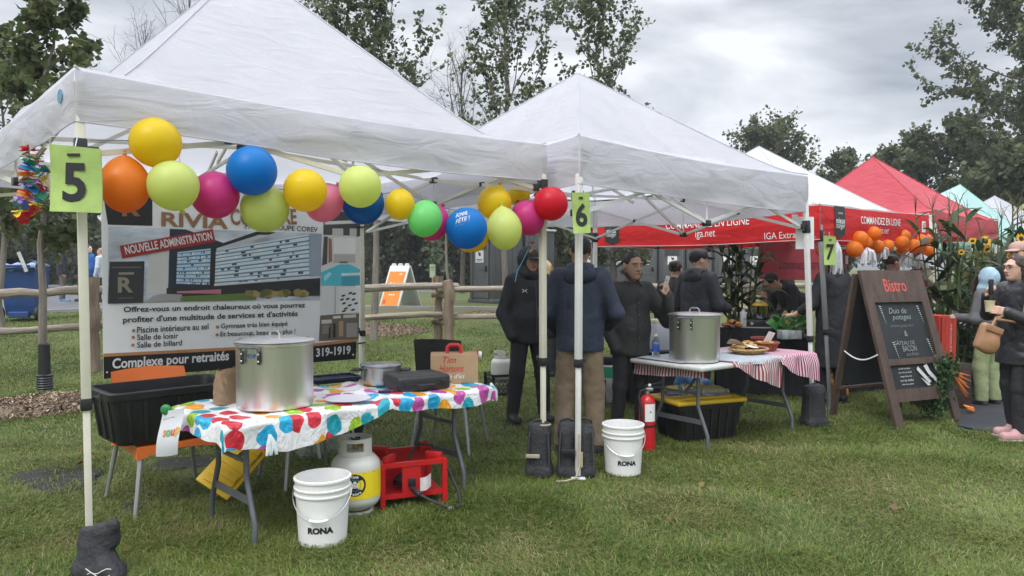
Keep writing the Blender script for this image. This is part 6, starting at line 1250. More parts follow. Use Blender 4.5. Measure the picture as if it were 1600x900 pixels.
# chalkboard A-frame
FRB = M('brown_board_wood', (.085, .055, .043), .6, .3, 6, .4, 40, stretch=(3, 3, .4)); SLATE = M('slate', (.020, .024, .028), .65, .35, 3.5); CHALK = M('chalk', (.30, .33, .33), .9, .25, 60); CHALKD = M('faint_chalk', (.17, .19, .19), .9, .25, 60); REDCH = M('red_chalk', (.62, .10, .09), .8, .15, 50)
A_ = G(1399, 670); Bq = G(1502, 657); e1 = Vector((Bq.x-A_.x, Bq.y-A_.y, 0)); Wb = e1.length; e1.normalize(); TL = P(1341, 423, A_.y+.30); TR = P(1436, 423, Bq.y+.20); Hs = 1.36
t = thing('chalkboard_sign', 'tall brown wooden chalkboard sandwich sign with a bistro menu on the grass', 'sandwich board', ((A_.x+Bq.x)/2, (A_.y+Bq.y)/2+.2, 0))
LB, RB = Vector((A_.x, A_.y, 0)), Vector((Bq.x, Bq.y, 0)); bmn = (TL-LB).cross(RB-LB).normalized(); bmn = -bmn if bmn.y > 0 else bmn
def S(u, v, dz=0.0): return LB.lerp(RB, u).lerp(TL.lerp(TR, u), v)+bmn*dz
def quadbox(mb, u0, u1, v0_, v1_, z0, z1): mb.add([S(u0, v0_, z0), S(u1, v0_, z0), S(u1, v1_, z0), S(u0, v1_, z0), S(u0, v0_, z1), S(u1, v0_, z1), S(u1, v1_, z1), S(u0, v1_, z1)], [(3, 2, 1, 0), (4, 5, 6, 7), (0, 1, 5, 4), (1, 2, 6, 5), (2, 3, 7, 6), (3, 0, 4, 7)])
b = MB(); quadbox(b, 0, .115, 0, 1, -.015, .018); quadbox(b, .885, 1, 0, 1, -.015, .018); quadbox(b, .115, .885, .79, 1, -.0145, .0175); quadbox(b, .115, .885, .385, .425, -.0145, .0175); quadbox(b, .115, .885, .155, .235, -.0145, .0175); fr = b.build('front_frame', FRB, t, world=t, smooth_=False)
b = MB(); quadbox(b, .115, .885, .425, .79, -.014, -.010); quadbox(b, .115, .885, .235, .385, -.014, -.010); b.build('slate_panel', SLATE, t, world=t, smooth_=False)
sw = lambda u0, v0_, dz: (lambda x, y: S(u0+x/Wb, v0_+y/Hs, dz))
b = MB(); b.text('Bistro', width=.33, height=.115, bold=.012, warp=sw(.50, .90, .020)); b.build('red_lettering', REDCH, t, world=t)
b = MB()
for s_, u, v, w, h, sh in (('Duo de', .46, .735, .26, .05, .2), ('potages', .50, .685, .28, .05, .3)): b.text(s_, width=w, height=h, shear=sh, bold=-.004, warp=sw(u, v, .004))
b.text('&', height=.05, warp=sw(.50, .585, .004)); b.text('GÂTEAU DE', width=.30, height=.042, bold=-.003, warp=sw(.44, .528, .004)); b.text('BACON', width=.20, height=.05, bold=-.003, warp=sw(.50, .488, .004)); b.build('chalk_writing', CHALK, t, world=t)
b = MB(); b.text('carottes gingembre', width=.34, height=.03, bold=-.004, warp=sw(.47, .635, .004)); b.text('salée', width=.18, height=.03, shear=.3, warp=sw(.52, .452, .004)); b.build('faint_chalk_writing', CHALKD, t, world=t)
b = MB()
for u, v, sg in ((.20, .77, 1), (.80, .765, 1), (.27, .535, 1), (.82, .545, 1)):
    f = sw(u, v, .004)
    for k in range(9): x0 = .004*k*sg; w = .017*(1-k/9); y0 = -.025*k*.75; b.poly([f(x0-w, y0), f(x0+w*.9, y0-.006), f(x0+w*.7, y0-.013), f(x0-w*.8, y0-.008)])
b.build('chalk_carrot', M('chalk_mint', (.42, .52, .50), .9, .3, 50), t, world=t)
b = MB()
for i, s_ in enumerate(('du lait, la crème', 'ou le pouf,', "mange d'automne", 'ici la folle', 'avec tout, jeune')): b.text(s_, width=.165+.02*(i % 2), height=.017, shear=.25, bold=.004, warp=sw(.335, .362-.025*i, .004))
for pts in (((.52, .35), (.55, .37), (.70, .27), (.66, .255)), ((.64, .37), (.70, .385), (.72, .34), (.82, .27), (.78, .26), (.68, .32)), ((.80, .38), (.87, .37), (.86, .29), (.82, .31)), ((.55, .30), (.575, .29), (.68, .245), (.63, .245))): b.poly([S(u, v, .0045) for u, v in pts])
b.build('white_writing', M('paint_white', (.62, .62, .62), .8), t, world=t)
bk = Vector((-.30, .62, 0)); b = MB(); r0, r1 = LB+bk*1.0+Vector((-.02, 0, 0)), RB+bk*1.0
for p, q in ((r0, TL), (r1, TR)): b.bar(p, q-Vector((0, 0, .03))+bk*.04, .03, .07, up=e1)
b.bar(r0.lerp(TL, .2)+bk*.01, r1.lerp(TR, .2)+bk*.01, .06, .02); b.build('rear_frame', FRB, t, world=t, smooth_=False); b = MB(); rl = lambda u, v: r0.lerp(r1, u).lerp(TL.lerp(TR, u)+bk*.03, v); b.poly([rl(.03, .22), rl(.97, .22), rl(.97, .97), rl(.03, .97)]); b.build('rear_panel', SLATE, t, world=t)
b = MB(); p, q = LB.lerp(TL, .46), r0.lerp(TL, .46); b.tube([p.lerp(q, s_)+Vector((0, 0, -.07*math.sin(PI*s_))) for s_ in np.linspace(0, 1, 9)], .007, 6); b.build('rope', PAPER, t, world=t)
# red crate, carrots, pumpkin
q = G(1478, 650); t = thing('red_crate', 'red wooden crate stood on end on a dark box beside the chalkboard sign', 'crate', (XP(1468, 7.95), 7.95, .50), R(10)); b = MB(); W, D_, H_ = .19, .26, .50
for x in (-W/2, W/2): b.box((x, 0, H_/2), (.014, D_, H_))
b.box((0, 0, .007), (W-.016, D_, .014)); b.box((0, 0, H_-.007), (W-.016, D_, .014))
for k in range(4): b.box((-W/2+.03+.043*k+.007, -D_/2-.002, H_/2), (.040, .012, H_-.03))
b.build('slats', M('crate_red', (.42, .035, .022), .6, .2, 8, .3, 40, stretch=(3, 3, .4)), t, smooth_=False); k = MB(); k.text('PRODUIT', frame((.03, -D_/2-.010, .26), (0, 0, -1), (1, 0, 0)), width=.30, height=.022); k.box((.045, -D_/2-.001, H_-.012), (.05, .03, .026)); k.build('stencil', M('stencil_white', (.5, .4, .38), .8), t)
t = thing('display_box', 'dark wooden display box under the red crate', 'box', (XP(1480, 7.85), 7.95, 0), R(10)); b = MB(); b.box((0, 0, .25), (.42, .40, .498), bevel=.008); b.build('box', M('dark_wood', (.035, .02, .016), .6, .3, 6, .3, 30), t)
CARG = tinted('carrot_top', [(0, (.012, .04, .012)), (.5, (.04, .095, .03)), (1, (.12, .20, .07))], .6, .3); CARO = M('carrot', (.72, .20, .03), .55, .2, 14, .2, 50)
q = P(1462, 600, 7.3); r_ = np.random.default_rng(4); n = 2600; tt = r_.uniform(0, 1, n); C = np.stack([q.x+.10*(1-1.3*tt)+r_.normal(0, .065, n)*(1-.45*tt), q.y+r_.normal(0, .06, n), .58-.46*tt**1.2+r_.normal(0, .05, n)], 1); D = np.stack([r_.normal(-.2, .6, n), r_.normal(0, .6, n), r_.normal(-.8, .5, n)], 1); V, F = leaves(C, D, .042, r_, .28)
t = thing('carrot_bunch', 'bunch of orange carrots with long feathery green tops beside the chalkboard sign', 'vegetables', (q.x+.15, q.y, .52)); b = MB(); b.add(V, F); o = mesh_np('greens', V-np.array([q.x+.15, q.y, .52]), F, CARG, t, False, np.repeat(np.clip(r_.normal(.5, .25, n), 0, 1), 4)); k = MB()
for i in range(9): a0 = P(1490, 581+i*1.2, 7.3)+Vector((0, r_.normal(0, .03), 0)); e_ = a0+Vector((.09+.04*r_.uniform(), r_.normal(0, .02), -.03-.018*i+r_.normal(0, .01))); k.tube([a0-Vector((.03, 0, -.01)), a0, a0.lerp(e_, .5), e_, e_+(e_-a0)*.2], [.006, .010, .008, .004, .002], 7)
k.build('roots', CARO, t, world=t)
k = MB(); t = thing('carrot_bunch', 'loose orange carrots lying low on the ground cloth beside the dark display box', 'vegetables', G(1515, 640))
for i in range(10): a0 = G(1504+2*i*.6, 632+i, .05+.01*(i % 4)); e_ = a0+Vector((.09, -.05+.012*i, -.02)); k.tube([a0, a0.lerp(e_, .5), e_], [.009, .008, .003], 7)
k.build('roots', CARO, t, world=t)
q = G(1345, 640); t = thing('pumpkin', 'small orange pumpkin under the chalkboard sign', 'pumpkin', (q.x, q.y+.55, 0)); b = MB(); b.grid(lambda u, v: ((.11*(1+.07*math.cos(16*PI*u))*math.sin(PI*v))*math.cos(2*PI*u), (.11*(1+.07*math.cos(16*PI*u))*math.sin(PI*v))*math.sin(2*PI*u), .10-.095*math.cos(PI*v)), 64, 12); b.build('gourd', M('pumpkin_orange', (.60, .22, .03), .45), t); k = MB(); k.tube([(0, 0, .18), (.01, 0, .22), (.03, 0, .24)], [.018, .014, .012], 7); k.build('stalk', M('stalk', (.12, .16, .05), .8), t)
q = G(1340, 628); food_heap('squash_heap', 'mixed orange and red squashes in the shade under the chalkboard', 'vegetables', (q.x+.05, q.y+.9, .0), .22, .12, .22, 16, .075, 12, .2, .6)
# silver tray on the right hand table
q = P(1508, 530, 9.1); t = thing('covered_tray', 'foil covered food tray on the right hand table', 'tray', (q.x, q.y, .765), R(20)); b = MB(); b.box((0, 0, .02), (.34, .24, .04), bevel=.012); b.ball((0, 0, .04), (.17, .12, .075), 20, 10); b.build('foil', M('foil', (.62, .64, .68), .3, .1, 20, .5, 40, metal=.6), t)
# ---------------------------------------------------------------- corn stalks and sunflowers
CORN = tinted('corn_leaf', [(0, (.012, .028, .012)), (.5, (.042, .075, .028)), (.85, (.12, .15, .06)), (1, (.30, .28, .14))], .5, .3, .4)
def corn(label, x, y, h, nst, nlf, seed, spread=.16, z=None, dry=0.0):
    r_ = np.random.default_rng(seed); z = tz(x, y) if z is None else z; t = thing('corn_stalks', label, 'corn plant', (x, y, z), 0, 'tied corn stalks decorating the tents'); b = MB(); V, F, T = [], [], []
    for k in range(nst):
        o = Vector(r_.normal(0, spread*.35, 3)); o.z = 0; e_ = o+Vector((r_.normal(0, spread), r_.normal(0, spread), h*r_.uniform(.82, 1.0))); P_ = [o, o.lerp(e_, .5)+Vector(r_.normal(0, .02, 3)), e_]; b.tube(P_, [.016, .013, .007], 6)
        for q in range(5): a = r_.uniform(0, 6.28); b.tube([e_, e_+Vector((.05*math.cos(a), .05*math.sin(a), .13)), e_+Vector((.12*math.cos(a), .12*math.sin(a), .2+.04*r_.normal()))], [.004, .003, .0015], 3, cap=False)
        for j in range(nlf):
            f = .18+.8*(j+r_.uniform())/nlf; c = o.lerp(e_, f); a = j*2.5+r_.normal(0, .5); L = .62*r_.uniform(.6, 1.2)*(1-.25*f); w = .042*r_.uniform(.7, 1.2); d = Vector((math.cos(a), math.sin(a), 0)); s_ = Vector((-d.y, d.x, 0)); el = r_.uniform(.7, 1.3); dr = r_.uniform(.5, 1.6); n0 = len(V); tv = np.clip(r_.normal(.4+dry, .2), 0, 1)
            for i in range(8):
                q = i/7; pz = L*(math.sin(el)*q-dr*q*q*.75); p = c+d*(L*q*math.cos(el*.6))+Vector((0, 0, pz)); ww = w*(1-q**2.2)*(.6+.8*min(1, q*4))*.8; tw = s_*math.cos(.9*q)+Vector((0, 0, math.sin(.9*q)*.6))
                V += [p-tw*ww, p-Vector((0, 0, .012*(1-q))), p+tw*ww]; T += [tv]*3
            F += [(n0+3*i+q, n0+3*i+q+1, n0+3*i+q+4, n0+3*i+q+3) for i in range(7) for q in (0, 1)]
    b.build('stems', M('corn_stem_%d' % seed, (.10, .12, .04), .7, .3), t); mesh_np('leaves', np.array([tuple(v) for v in V]), F, CORN, t, True, T); return t
corn('corn stalks tied to a pole inside the grocer tent behind the stock pot', XP(1160, 9.3), 9.3, 2.05, 9, 11, 1, .12)
corn('tall corn stalks left of the sunflowers beside the red tent', XP(1486, 8.6), 8.6, 2.25, 9, 11, 2, .13)
corn('corn stalks right of the sunflowers at the right edge', XP(1578, 8.9), 8.9, 2.25, 8, 11, 3, .12, dry=.1)
corn('leaning corn stalks between the two taller corn bundles', XP(1530, 9.3), 9.3, 1.75, 7, 11, 5, .2, dry=.15)
SUNY = M('sunflower_petal', (.82, .48, .01), .55, .15, 20, trans=.3); SUNC = M('sunflower_centre', (.035, .018, .01), .9, .4, 40)
def sunflower(label, px, py, Y, r, face, seed):
    c = P(px, py, Y); r = r*.78; r_ = np.random.default_rng(seed); t = thing('sunflower', label, 'sunflower', (c.x, c.y, tz(c.x, c.y)+.02), 0, 'sunflowers by the corn stalks'); f = Vector(face).normalized(); q = f.to_track_quat('Z', 'Y').to_matrix(); b = MB()
    for k in range(34):
        a = k*2.4; rr = r*r_.uniform(.8, 1.1); d = q @ Vector((math.cos(a), math.sin(a), r_.uniform(-.1, .35))); s_ = q @ Vector((-math.sin(a), math.cos(a), 0)); b.add([c+d*rr*.3, c+d*rr*.65+s_*rr*.13, c+d*rr, c+d*rr*.65-s_*rr*.13], [(0, 1, 2, 3)])
    b.build('petals', SUNY, t, world=t, smooth_=False); k = MB(); k.ball(c+f*.01, (r*.42, r*.42, r*.14), 16, 8, q); k.build('centre', SUNC, t, world=t); k = MB(); k.tube([c-f*.01, c-f*.06+Vector((0, 0, -.06)), Vector((c.x, c.y+.05, c.z-.5)), Vector((c.x+.02, c.y+.06, tz(c.x, c.y)))], [.010, .012, .012, .014], 6); k.build('stem', M('sun_stem', (.07, .12, .03), .7), t, world=t)
for i, (px, py, Y, r, f, lab) in enumerate(((1539, 377, 8.4, .092, (-.2, -1, .3), 'largest sunflower with a dark centre under the red tent corner'), (1542, 389, 8.3, .075, (.2, -.7, -.5), 'drooping sunflower just below the largest one'), (1520, 377, 8.5, .062, (-.6, -.6, .5), 'sunflower left of the largest one'), (1502, 394, 8.4, .045, (-.3, -1, .2), 'small sunflower bud lower left of the others'), (1595, 373, 8.5, .085, (0, -1, .3), 'sunflower at the right edge of the picture'), (1578, 400, 8.6, .06, (-.3, -1, 0), 'sunflower beside the pink cap'))): sunflower(lab, px, py, Y, r, f, 20+i)
leafy('foliage_bunch', 'leafy green filler plants between the corn stalks and the sunflowers', 'plant', (XP(1535, 9.0), 9.0, .85), .55, 700, .10, 7, LEAF_A, (1.0, .6, 1.5), .25)
# ---------------------------------------------------------------- far left and far middle
q = Vector((XP(40, 14.6), 14.6)); z = tz(q.x, q.y); BLU = M('bin_blue', (.015, .055, .19), .5, .12, 4, .1, 50); t = thing('wheeled_bin', 'blue wheeled recycling bin with pale bags bulging under its lid, on the grass', 'bin', (q.x, q.y, z), R(180+12)); b = MB()
b.add([(x*s_, y*s_-.02*(1-k), zz) for k, (s_, zz) in enumerate(((.80, .10), (.86, .30), (1.0, .98), (1.06, .985), (1.06, 1.03))) for x, y in ((-.30, -.36), (.30, -.36), (.30, .36), (-.30, .36))], [(3, 2, 1, 0)]+[(i*4+j, i*4+(j+1) % 4, i*4+4+(j+1) % 4, i*4+4+j) for i in range(4) for j in range(4)]); b.box((0, .30, .12), (.36, .12, .12), bevel=.02); b.build('body', BLU, t, smooth_=False)
k = MB(); k.grid(lambda u, v: (.64*(u-.5), .76*(v-.5), 1.05+.10*math.sin(PI*u)**.5+.06*v), 10, 8); k.box((0, .40, 1.06), (.5, .05, .05), bevel=.015); k.build('lid', BLU, t); k = MB(); k.grid(lambda u, v: (.66*(u-.5)*1.02, .39+.03*math.sin(3*v), .98+.13*v+.02*math.sin(17*u)), 24, 4); k.build('bag_edge', M('pale_bag_film', (.36, .46, .70), .4, .2, 10), t)
k = MB(); k.box((-.12, .43, 1.14), (.06, .02, .40), Matrix.Rotation(.35, 4, 'Y')); k.build('tape', M('pale_tape', (.6, .6, .58), .6), t)
for s_ in (-1, 1): k = MB(); k.lathe([(.05, -.03), (.13, -.03), (.14, -.02), (.14, .02), (.13, .03), (.05, .03)], 24, at=(s_*.33, .30, .14), mat=Matrix.Rotation(PI/2, 3, 'Y')); w_ = k.build('wheel', BLACKM, t); k = MB(); k.lathe([(.001, -.025), (.055, -.025), (.055, .025), (.001, .025)], 16, at=(s_*.33, .30, .14), mat=Matrix.Rotation(PI/2, 3, 'Y')); k.build('hub', DKGREY, w_)
q = Vector((XP(626, 19.3), 19.3)); z = tz(q.x, q.y); ORS = M('sign_orange', (.72, .22, .02), .5, .06); WPL = M('sign_white_plastic', (.62, .63, .62), .5, .06); t = thing('sandwich_board', 'white plastic sandwich board with an orange printed face beyond the rail fence', 'sandwich board', (q.x, q.y, z), R(-32)); b = MB()
for s_ in (-1, 1):
    m_ = Matrix.Translation((0, s_*.24, .55)) @ Matrix.Rotation(s_*.40, 4, 'X'); b.box((0, 0, 0), (.66, .04, 1.16), m_, .012); 
    for x in (-.22, 0, .22): b.box((x, 0, .60), (.14, .045, .09), m_, .02)
    for x in (-.26, .26): b.box((x, 0, -.585), (.1, .05, .03), m_, .01)
b.build('panels', WPL, t); m_ = Matrix.Translation((0, -.24, .55)) @ Matrix.Rotation(-.40, 4, 'X'); k = MB(); k.box((0, -.023, -.06), (.54, .006, .94), m_); fc = k.build('orange_face', ORS, t); k = MB(); fm = m_ @ Matrix.Translation((0, -.028, 0)) @ Matrix.Rotation(PI/2, 4, 'X')
for s_, y, w in (('Toilettes', .06, .36), ('et Navettes', -.05, .38)): k.text(s_, fm @ Matrix.Translation((.02, y, 0)), width=w, height=.075, bold=.02)
k.text('...', fm @ Matrix.Translation((.0, -.24, 0)), width=.2, height=.03, bold=.03); k.text('->', fm @ Matrix.Translation((.12, .34, 0)), width=.10, bold=.02); k.text('Laval', fm @ Matrix.Translation((.06, -.42, 0)), width=.24, height=.05) if False else None; k.build('face_lettering', PRINTW, fc); k = MB(); k.box((-.19, -.028, -.43), (.09, .004, .11), m_); k.build('red_mark', M('mark_red', (.6, .06, .02), .5), fc)
q = Vector((XP(676, 21), 21)); z = tz(q.x, q.y); t = thing('stake_sign', 'pale green card on a wooden stake far behind the fence posts', 'sign', (q.x, q.y, z)); b = MB(); b.bar((0, 0, -.1), (0, 0, .75), .035); b.build('stake', M('stake_wood', (.42, .27, .12), .8), t); k = MB(); k.box((0, -.025, .94), (.16, .012, .38)); k.build('card', M('pale_green_card', (.38, .46, .30), .6), t); k = MB(); k.box((0, -.032, 1.04), (.12, .004, .03)); k.box((0, -.032, .97), (.10, .004, .03)); k.build('print', M('faint_ink', (.16, .2, .14)), t)
# ---------------------------------------------------------------- people (local -Y is the way they face)
SKIN_A = M('skin_tan', (.42, .24, .16), .5, .08, 12, .05, 90); SKIN_B = M('skin_fair', (.60, .37, .28), .5, .08, 12, .05, 90); SKIN_C = M('skin_brown', (.19, .10, .065), .5, .08, 12, .05, 90)
HAIRK = M('black_hair', (.010, .009, .009), .45, .4, 40, .5, 90, stretch=(3, 3, .5)); HAIRB = M('brown_hair', (.045, .025, .016), .5, .4, 40, .5, 90, stretch=(3, 3, .5)); HAIRY = M('blond_hair', (.42, .30, .15), .5, .3, 40, .5, 90, stretch=(3, 3, .5))
def cl(name, c, rough=.8, b=.3): return M(name, c, rough, .22, 9, b, 22)
BLKJ = cl('black_jacket', (.022, .023, .028), .7); NAVYJ = cl('navy_jacket', (.020, .029, .056), .65); CHARJ = cl('charcoal_shirt', (.032, .031, .031)); DKTR = cl('black_trousers', (.019, .019, .023)); OLIVE = cl('brown_trousers', (.19, .14, .09)); JEANS = cl('jeans', (.06, .09, .16)); EYEW = M('eye_white', (.38, .35, .32), .3, .02); LIPS = M('lips', (.26, .10, .085), .5, .05); SHOEK = M('black_shoe', (.015, .015, .017), .6, .2); SOLE = M('pale_sole', (.5, .5, .48), .7, .1)
V3 = lambda *a: np.array(a, float)
def nrm(v): v = np.array(v, float); return v/(np.linalg.norm(v)+1e-9)
def hand(S, w, d, pn, side, curl=.6, sc=1.0):
    d = nrm(d); pn = np.array(pn, float); pn = nrm(pn-d*pn.dot(d)); sd_ = np.cross(d, pn)*side
    rot = Matrix(((sd_[0], d[0], pn[0]), (sd_[1], d[1], pn[1]), (sd_[2], d[2], pn[2])))
    S.box(w+d*.052*sc, (.040*sc, .048*sc, .015*sc), .012, rot, k=.012); S.cap(w-d*.02, w+d*.03*sc, .027*sc, .026*sc, .015)
    for o, L in ((-.030, .050), (-.0105, .064), (.0105, .070), (.030, .062)):
        a = w+d*.094*sc+sd_*o*sc; a1 = curl*.75; p1 = a+(d*math.cos(a1)+pn*math.sin(a1))*L*.52*sc; a2 = curl*1.9; p2 = p1+(d*math.cos(a2)+pn*math.sin(a2))*L*.52*sc
        S.cap(w+d*.07*sc+sd_*o*.9*sc, a, .0105*sc, .0098*sc, .006); S.cap(a, p1, .0098*sc, .009*sc, .004); S.cap(p1, p2, .009*sc, .0072*sc, .004)
    t0 = w+d*.022*sc+sd_*.030*sc; t1_ = t0+nrm(d*.75+sd_*.75+pn*.35)*.042*sc; t2_ = t1_+nrm(d*.9+sd_*.1+pn*(.3+curl*.4))*.034*sc; S.cap(t0, t1_, .014*sc, .0115*sc, .01); S.cap(t1_, t2_, .0115*sc, .008*sc, .004)
def person(label, x, y, rz, H=1.72, z=None, skin=SKIN_A, top=BLKJ, bottom=DKTR, shoes=SHOEK, hair=HAIRK, style='short', armR=None, armL=None, sh=(0, 0, 1.42), hd=None, yaw=0, pitch=0, feet=((-.11, .02), (.11, -.02)), hem=.80, sleeve=1.0, bulk=1.0, legw=1.0, cap=None, hood=None, hoodm=None, glasses=False, h=.009, hs=1.0, group=None, face=True, collar=True, legs=True, extra=None, ripple=.004):
    s = H/1.75; z = tz(x, y) if z is None else z; t = thing('person', label, 'person', (x, y, z), rz, group)
    sh = V3(*sh); pel = V3(0, .0, .94); ax = nrm(sh-pel); hc = V3(*hd) if hd is not None else sh+V3(0, -.02, .0)+ax*.05+V3(0, -.01, .155)
    right = V3(1, 0, 0); shR, shL = sh-right*.165, sh+right*.165
    armR = armR or dict(e=(-.25, .02, 1.12), w=(-.25, -.06, .87), d=(0, -.1, -1), n=(1, 0, 0)); armL = armL or dict(e=(.25, .02, 1.12), w=(.25, -.06, .87), d=(0, -.1, -1), n=(-1, 0, 0))
    fR, fL = feet; knR = V3(fR[0]*.5-.05, fR[1]*.5-.03, .50); knL = V3(fL[0]*.5+.05, fL[1]*.5-.03, .50); anR, anL = V3(fR[0], fR[1], .09), V3(fL[0], fL[1], .09)
    allp = np.array([sh, pel, hc, armR['e'], armR['w'], armL['e'], armL['w'], anR, anL, knR, knL], float); lo, hi = allp.min(0)-.24, allp.max(0)+.24; lo[2] = -.02
    Rh = Matrix.Rotation(yaw, 3, 'Z') @ Matrix.Rotation(pitch, 3, 'X'); Rn = np.array(Rh); hp = lambda *p: hc+Rn@(np.array(p, float)*hs)
    fin = lambda S, name, mats, par=t, **k: mesh_np(name, S.geo()[0]*s, S.geo()[1], mats, par)
    def out(S, name, m_, par=t): V, Q = S.geo(); return mesh_np(name, V*s, Q, m_, par) if len(V) else None
    # the body
    S = SDF(lo, hi, h); E_ = lambda c, r, k=.02, sub=False: S.ell(hp(*c), V3(*r)*hs, Rh, k, sub); Cp = lambda a, b, ra, rb=None, k=.012: S.cap(hp(*a), hp(*b), ra*hs, (ra if rb is None else rb)*hs, k)
    S.cap(pel, sh-ax*.12, .12, .13, .05, fl=(1, 1.35, 1)); S.cap(shR+V3(.03, 0, -.03), shL-V3(.03, 0, .03), .055, None, .04)
    for a, k_, an in ((V3(-.085, 0, .90), knR, anR), (V3(.085, 0, .90), knL, anL)): S.chain([a, k_, an], [.08, .05, .036], .02); S.box(an+V3(0, -.05, -.05), (.035, .11, .028), .025, k=.03)
    for a, arm, sd_ in ((shR, armR, -1), (shL, armL, 1)):
        S.chain([a, V3(*arm['e']), V3(*arm['w'])], [.048, .037, .027], .02)
        if arm.get('hand', True): hand(S, V3(*arm['w']), arm['d'], arm['n'], arm.get('side', -sd_ if False else sd_), arm.get('curl', .5))
    S.cap(sh+V3(0, .015, -.02), hp(0, .02, -.06), .062, .052*hs, .03)
    E_((0, .012, .02), (.078, .098, .102)); E_((0, -.028, -.035), (.064, .070, .085), .03); E_((0, -.064, -.090), (.032, .028, .024), .03)
    Cp((0, -.096, .014), (0, -.113, -.022), .008, .013); E_((-.013, -.102, -.026), (.010, .011, .009), .008); E_((.013, -.102, -.026), (.010, .011, .009), .008)
    Cp((-.042, -.083, .036), (.042, -.083, .036), .012, None, .02); E_((-.032, -.106, .012), (.018, .017, .011), .012, True); E_((.032, -.106, .012), (.018, .017, .011), .012, True)
    Cp((-.019, -.094, -.054), (.019, -.094, -.054), .009, None, .008); E_((-.079, .016, -.002), (.011, .024, .034), .008); E_((.079, .016, -.002), (.011, .024, .034), .008)
    body = out(S, 'body', skin)
    if face:
        for sx_ in (-1, 1):
            b = MB(); b.ball(tuple(hp(sx_*.032, -.083, .010)*s), (.0130*s*hs, .0130*s*hs, .0062*s*hs), 12, 8); b.mi = 1; b.ball(tuple(hp(sx_*.032, -.0915, .0095)*s), (.0068*s*hs, .006*s*hs, .0055*s*hs), 10, 6); b.build('eye', [EYEW, INK], body)
            b = MB(); b.tube([hp(sx_*.014, -.100, .031)*s, hp(sx_*.032, -.101, .037)*s, hp(sx_*.052, -.090, .031)*s], [.004*s, .0045*s, .003*s], 6); b.build('eyebrow', hair if hair else HAIRK, body)
        b = MB(); b.ball(tuple(hp(0, -.0995, -.0545)*s), (.021*s*hs, .006*s*hs, .008*s*hs), 12, 6, Rh); b.build('lips', LIPS, body)
    # trousers and shoes
    if legs:
        S = SDF(np.minimum(lo, -.3), V3(max(hi[0], .3), max(hi[1], .3), 1.08), h*1.15); S.cap((-.06, 0, .95), (.06, 0, .95), .112, None, .04, fl=(1, 1.3, 1))
        for a, k_, an in ((V3(-.085, 0, .90), knR, anR), (V3(.085, 0, .90), knL, anL)): S.chain([a, k_, an+V3(0, .01, .0)], [.098, .070*legw, .058*legw], .03)
        S.ripple(ripple*.5, 30, 60, x*3); S.cut((0, 0, -1), -.075); S.cut((0, 0, 1), 1.02); out(S, 'trousers', bottom)
        for an, f in ((anR, -1), (anL, 1)):
            S = SDF(an+V3(-.12, -.28, -.11), an+V3(.12, .14, .10), .009); S.box(an+V3(f*.006, -.055, -.045), (.047, .135, .045), .04, k=.03); S.ell(an+V3(0, .0, .0), (.05, .06, .06), k=.03); S.cut((0, 0, -1), .0 if True else 0); so = out(S, 'shoe', shoes)
            b = MB(); b.box(tuple((an+V3(f*.006, -.055, -.079))*s), (.096*s, .275*s, .022*s), bevel=.010*s); b.build('sole', SOLE if shoes is not SHOEK else SHOEK, so)
    # jacket or shirt
    S = SDF(lo-.02, hi+V3(.02, .02, -.0), h*1.1); S.cap((0, .0, max(hem+.05, .80)), sh-ax*.10, .188*bulk, .183*bulk, .04, fl=(1, 1.42, 1))
    if hem < .75: S.cap((0, 0, hem-.1), (0, 0, .95), .22*bulk, .18*bulk, .05, fl=(1, 1.3, 1))
    S.ell((0, -.02*bulk, 1.06), V3(.178, .132, .17)*bulk, k=.05); S.ripple(ripple*.75, 26, 58, x*5+y); S.cut((0, 0, -1), -hem)
    S.cap(shR+V3(.015, 0, -.015), shL+V3(-.015, 0, -.015), .075*bulk**.5, None, .05)
    for a, arm in ((shR, armR), (shL, armL)):
        e_, w_ = V3(*arm['e']), V3(*arm['w']); w2 = e_+(w_-e_)*sleeve if sleeve > .05 else e_; a2 = a if sleeve > .05 else a
        if sleeve < .3: S.cap(a2, a+(e_-a)*.75, .075*bulk, .068*bulk, .035)
        else: S.chain([a2, e_, w2], [.078*bulk, .062*bulk, .050*bulk], .035)
    if collar: S.cap(sh+V3(0, .015, -.02), sh+V3(0, .0, .055)+ax*.01, .082, .070, .03)
    tp_ = out(S, 'jacket' if sleeve > .9 else 'shirt', top)
    if hood == 'down':
        S = SDF(sh+V3(-.25, -.1, -.2), sh+V3(.25, .3, .25), h); S.ell(sh+V3(0, .095, .02), (.135, .07, .085), k=.02); S.ell(sh+V3(0, .05, .085), (.115, .09, .04), k=.03); S.ripple(ripple, 30, 40, 1); out(S, 'hood', hoodm or top)
    if hood == 'up':
        S = SDF(hc-.32, hc+.32, h); S.ell(hp(0, .03, .015), V3(.112, .128, .138)*hs, Rh); S.ell(hp(0, .0, -.13), V3(.118, .115, .09)*hs, Rh, .05); S.ripple(ripple*.8, 26, 30, 2); S.ell(hp(0, -.135, -.005), V3(.078, .125, .10)*hs, Rh, .02, True); out(S, 'hood', hoodm or top)
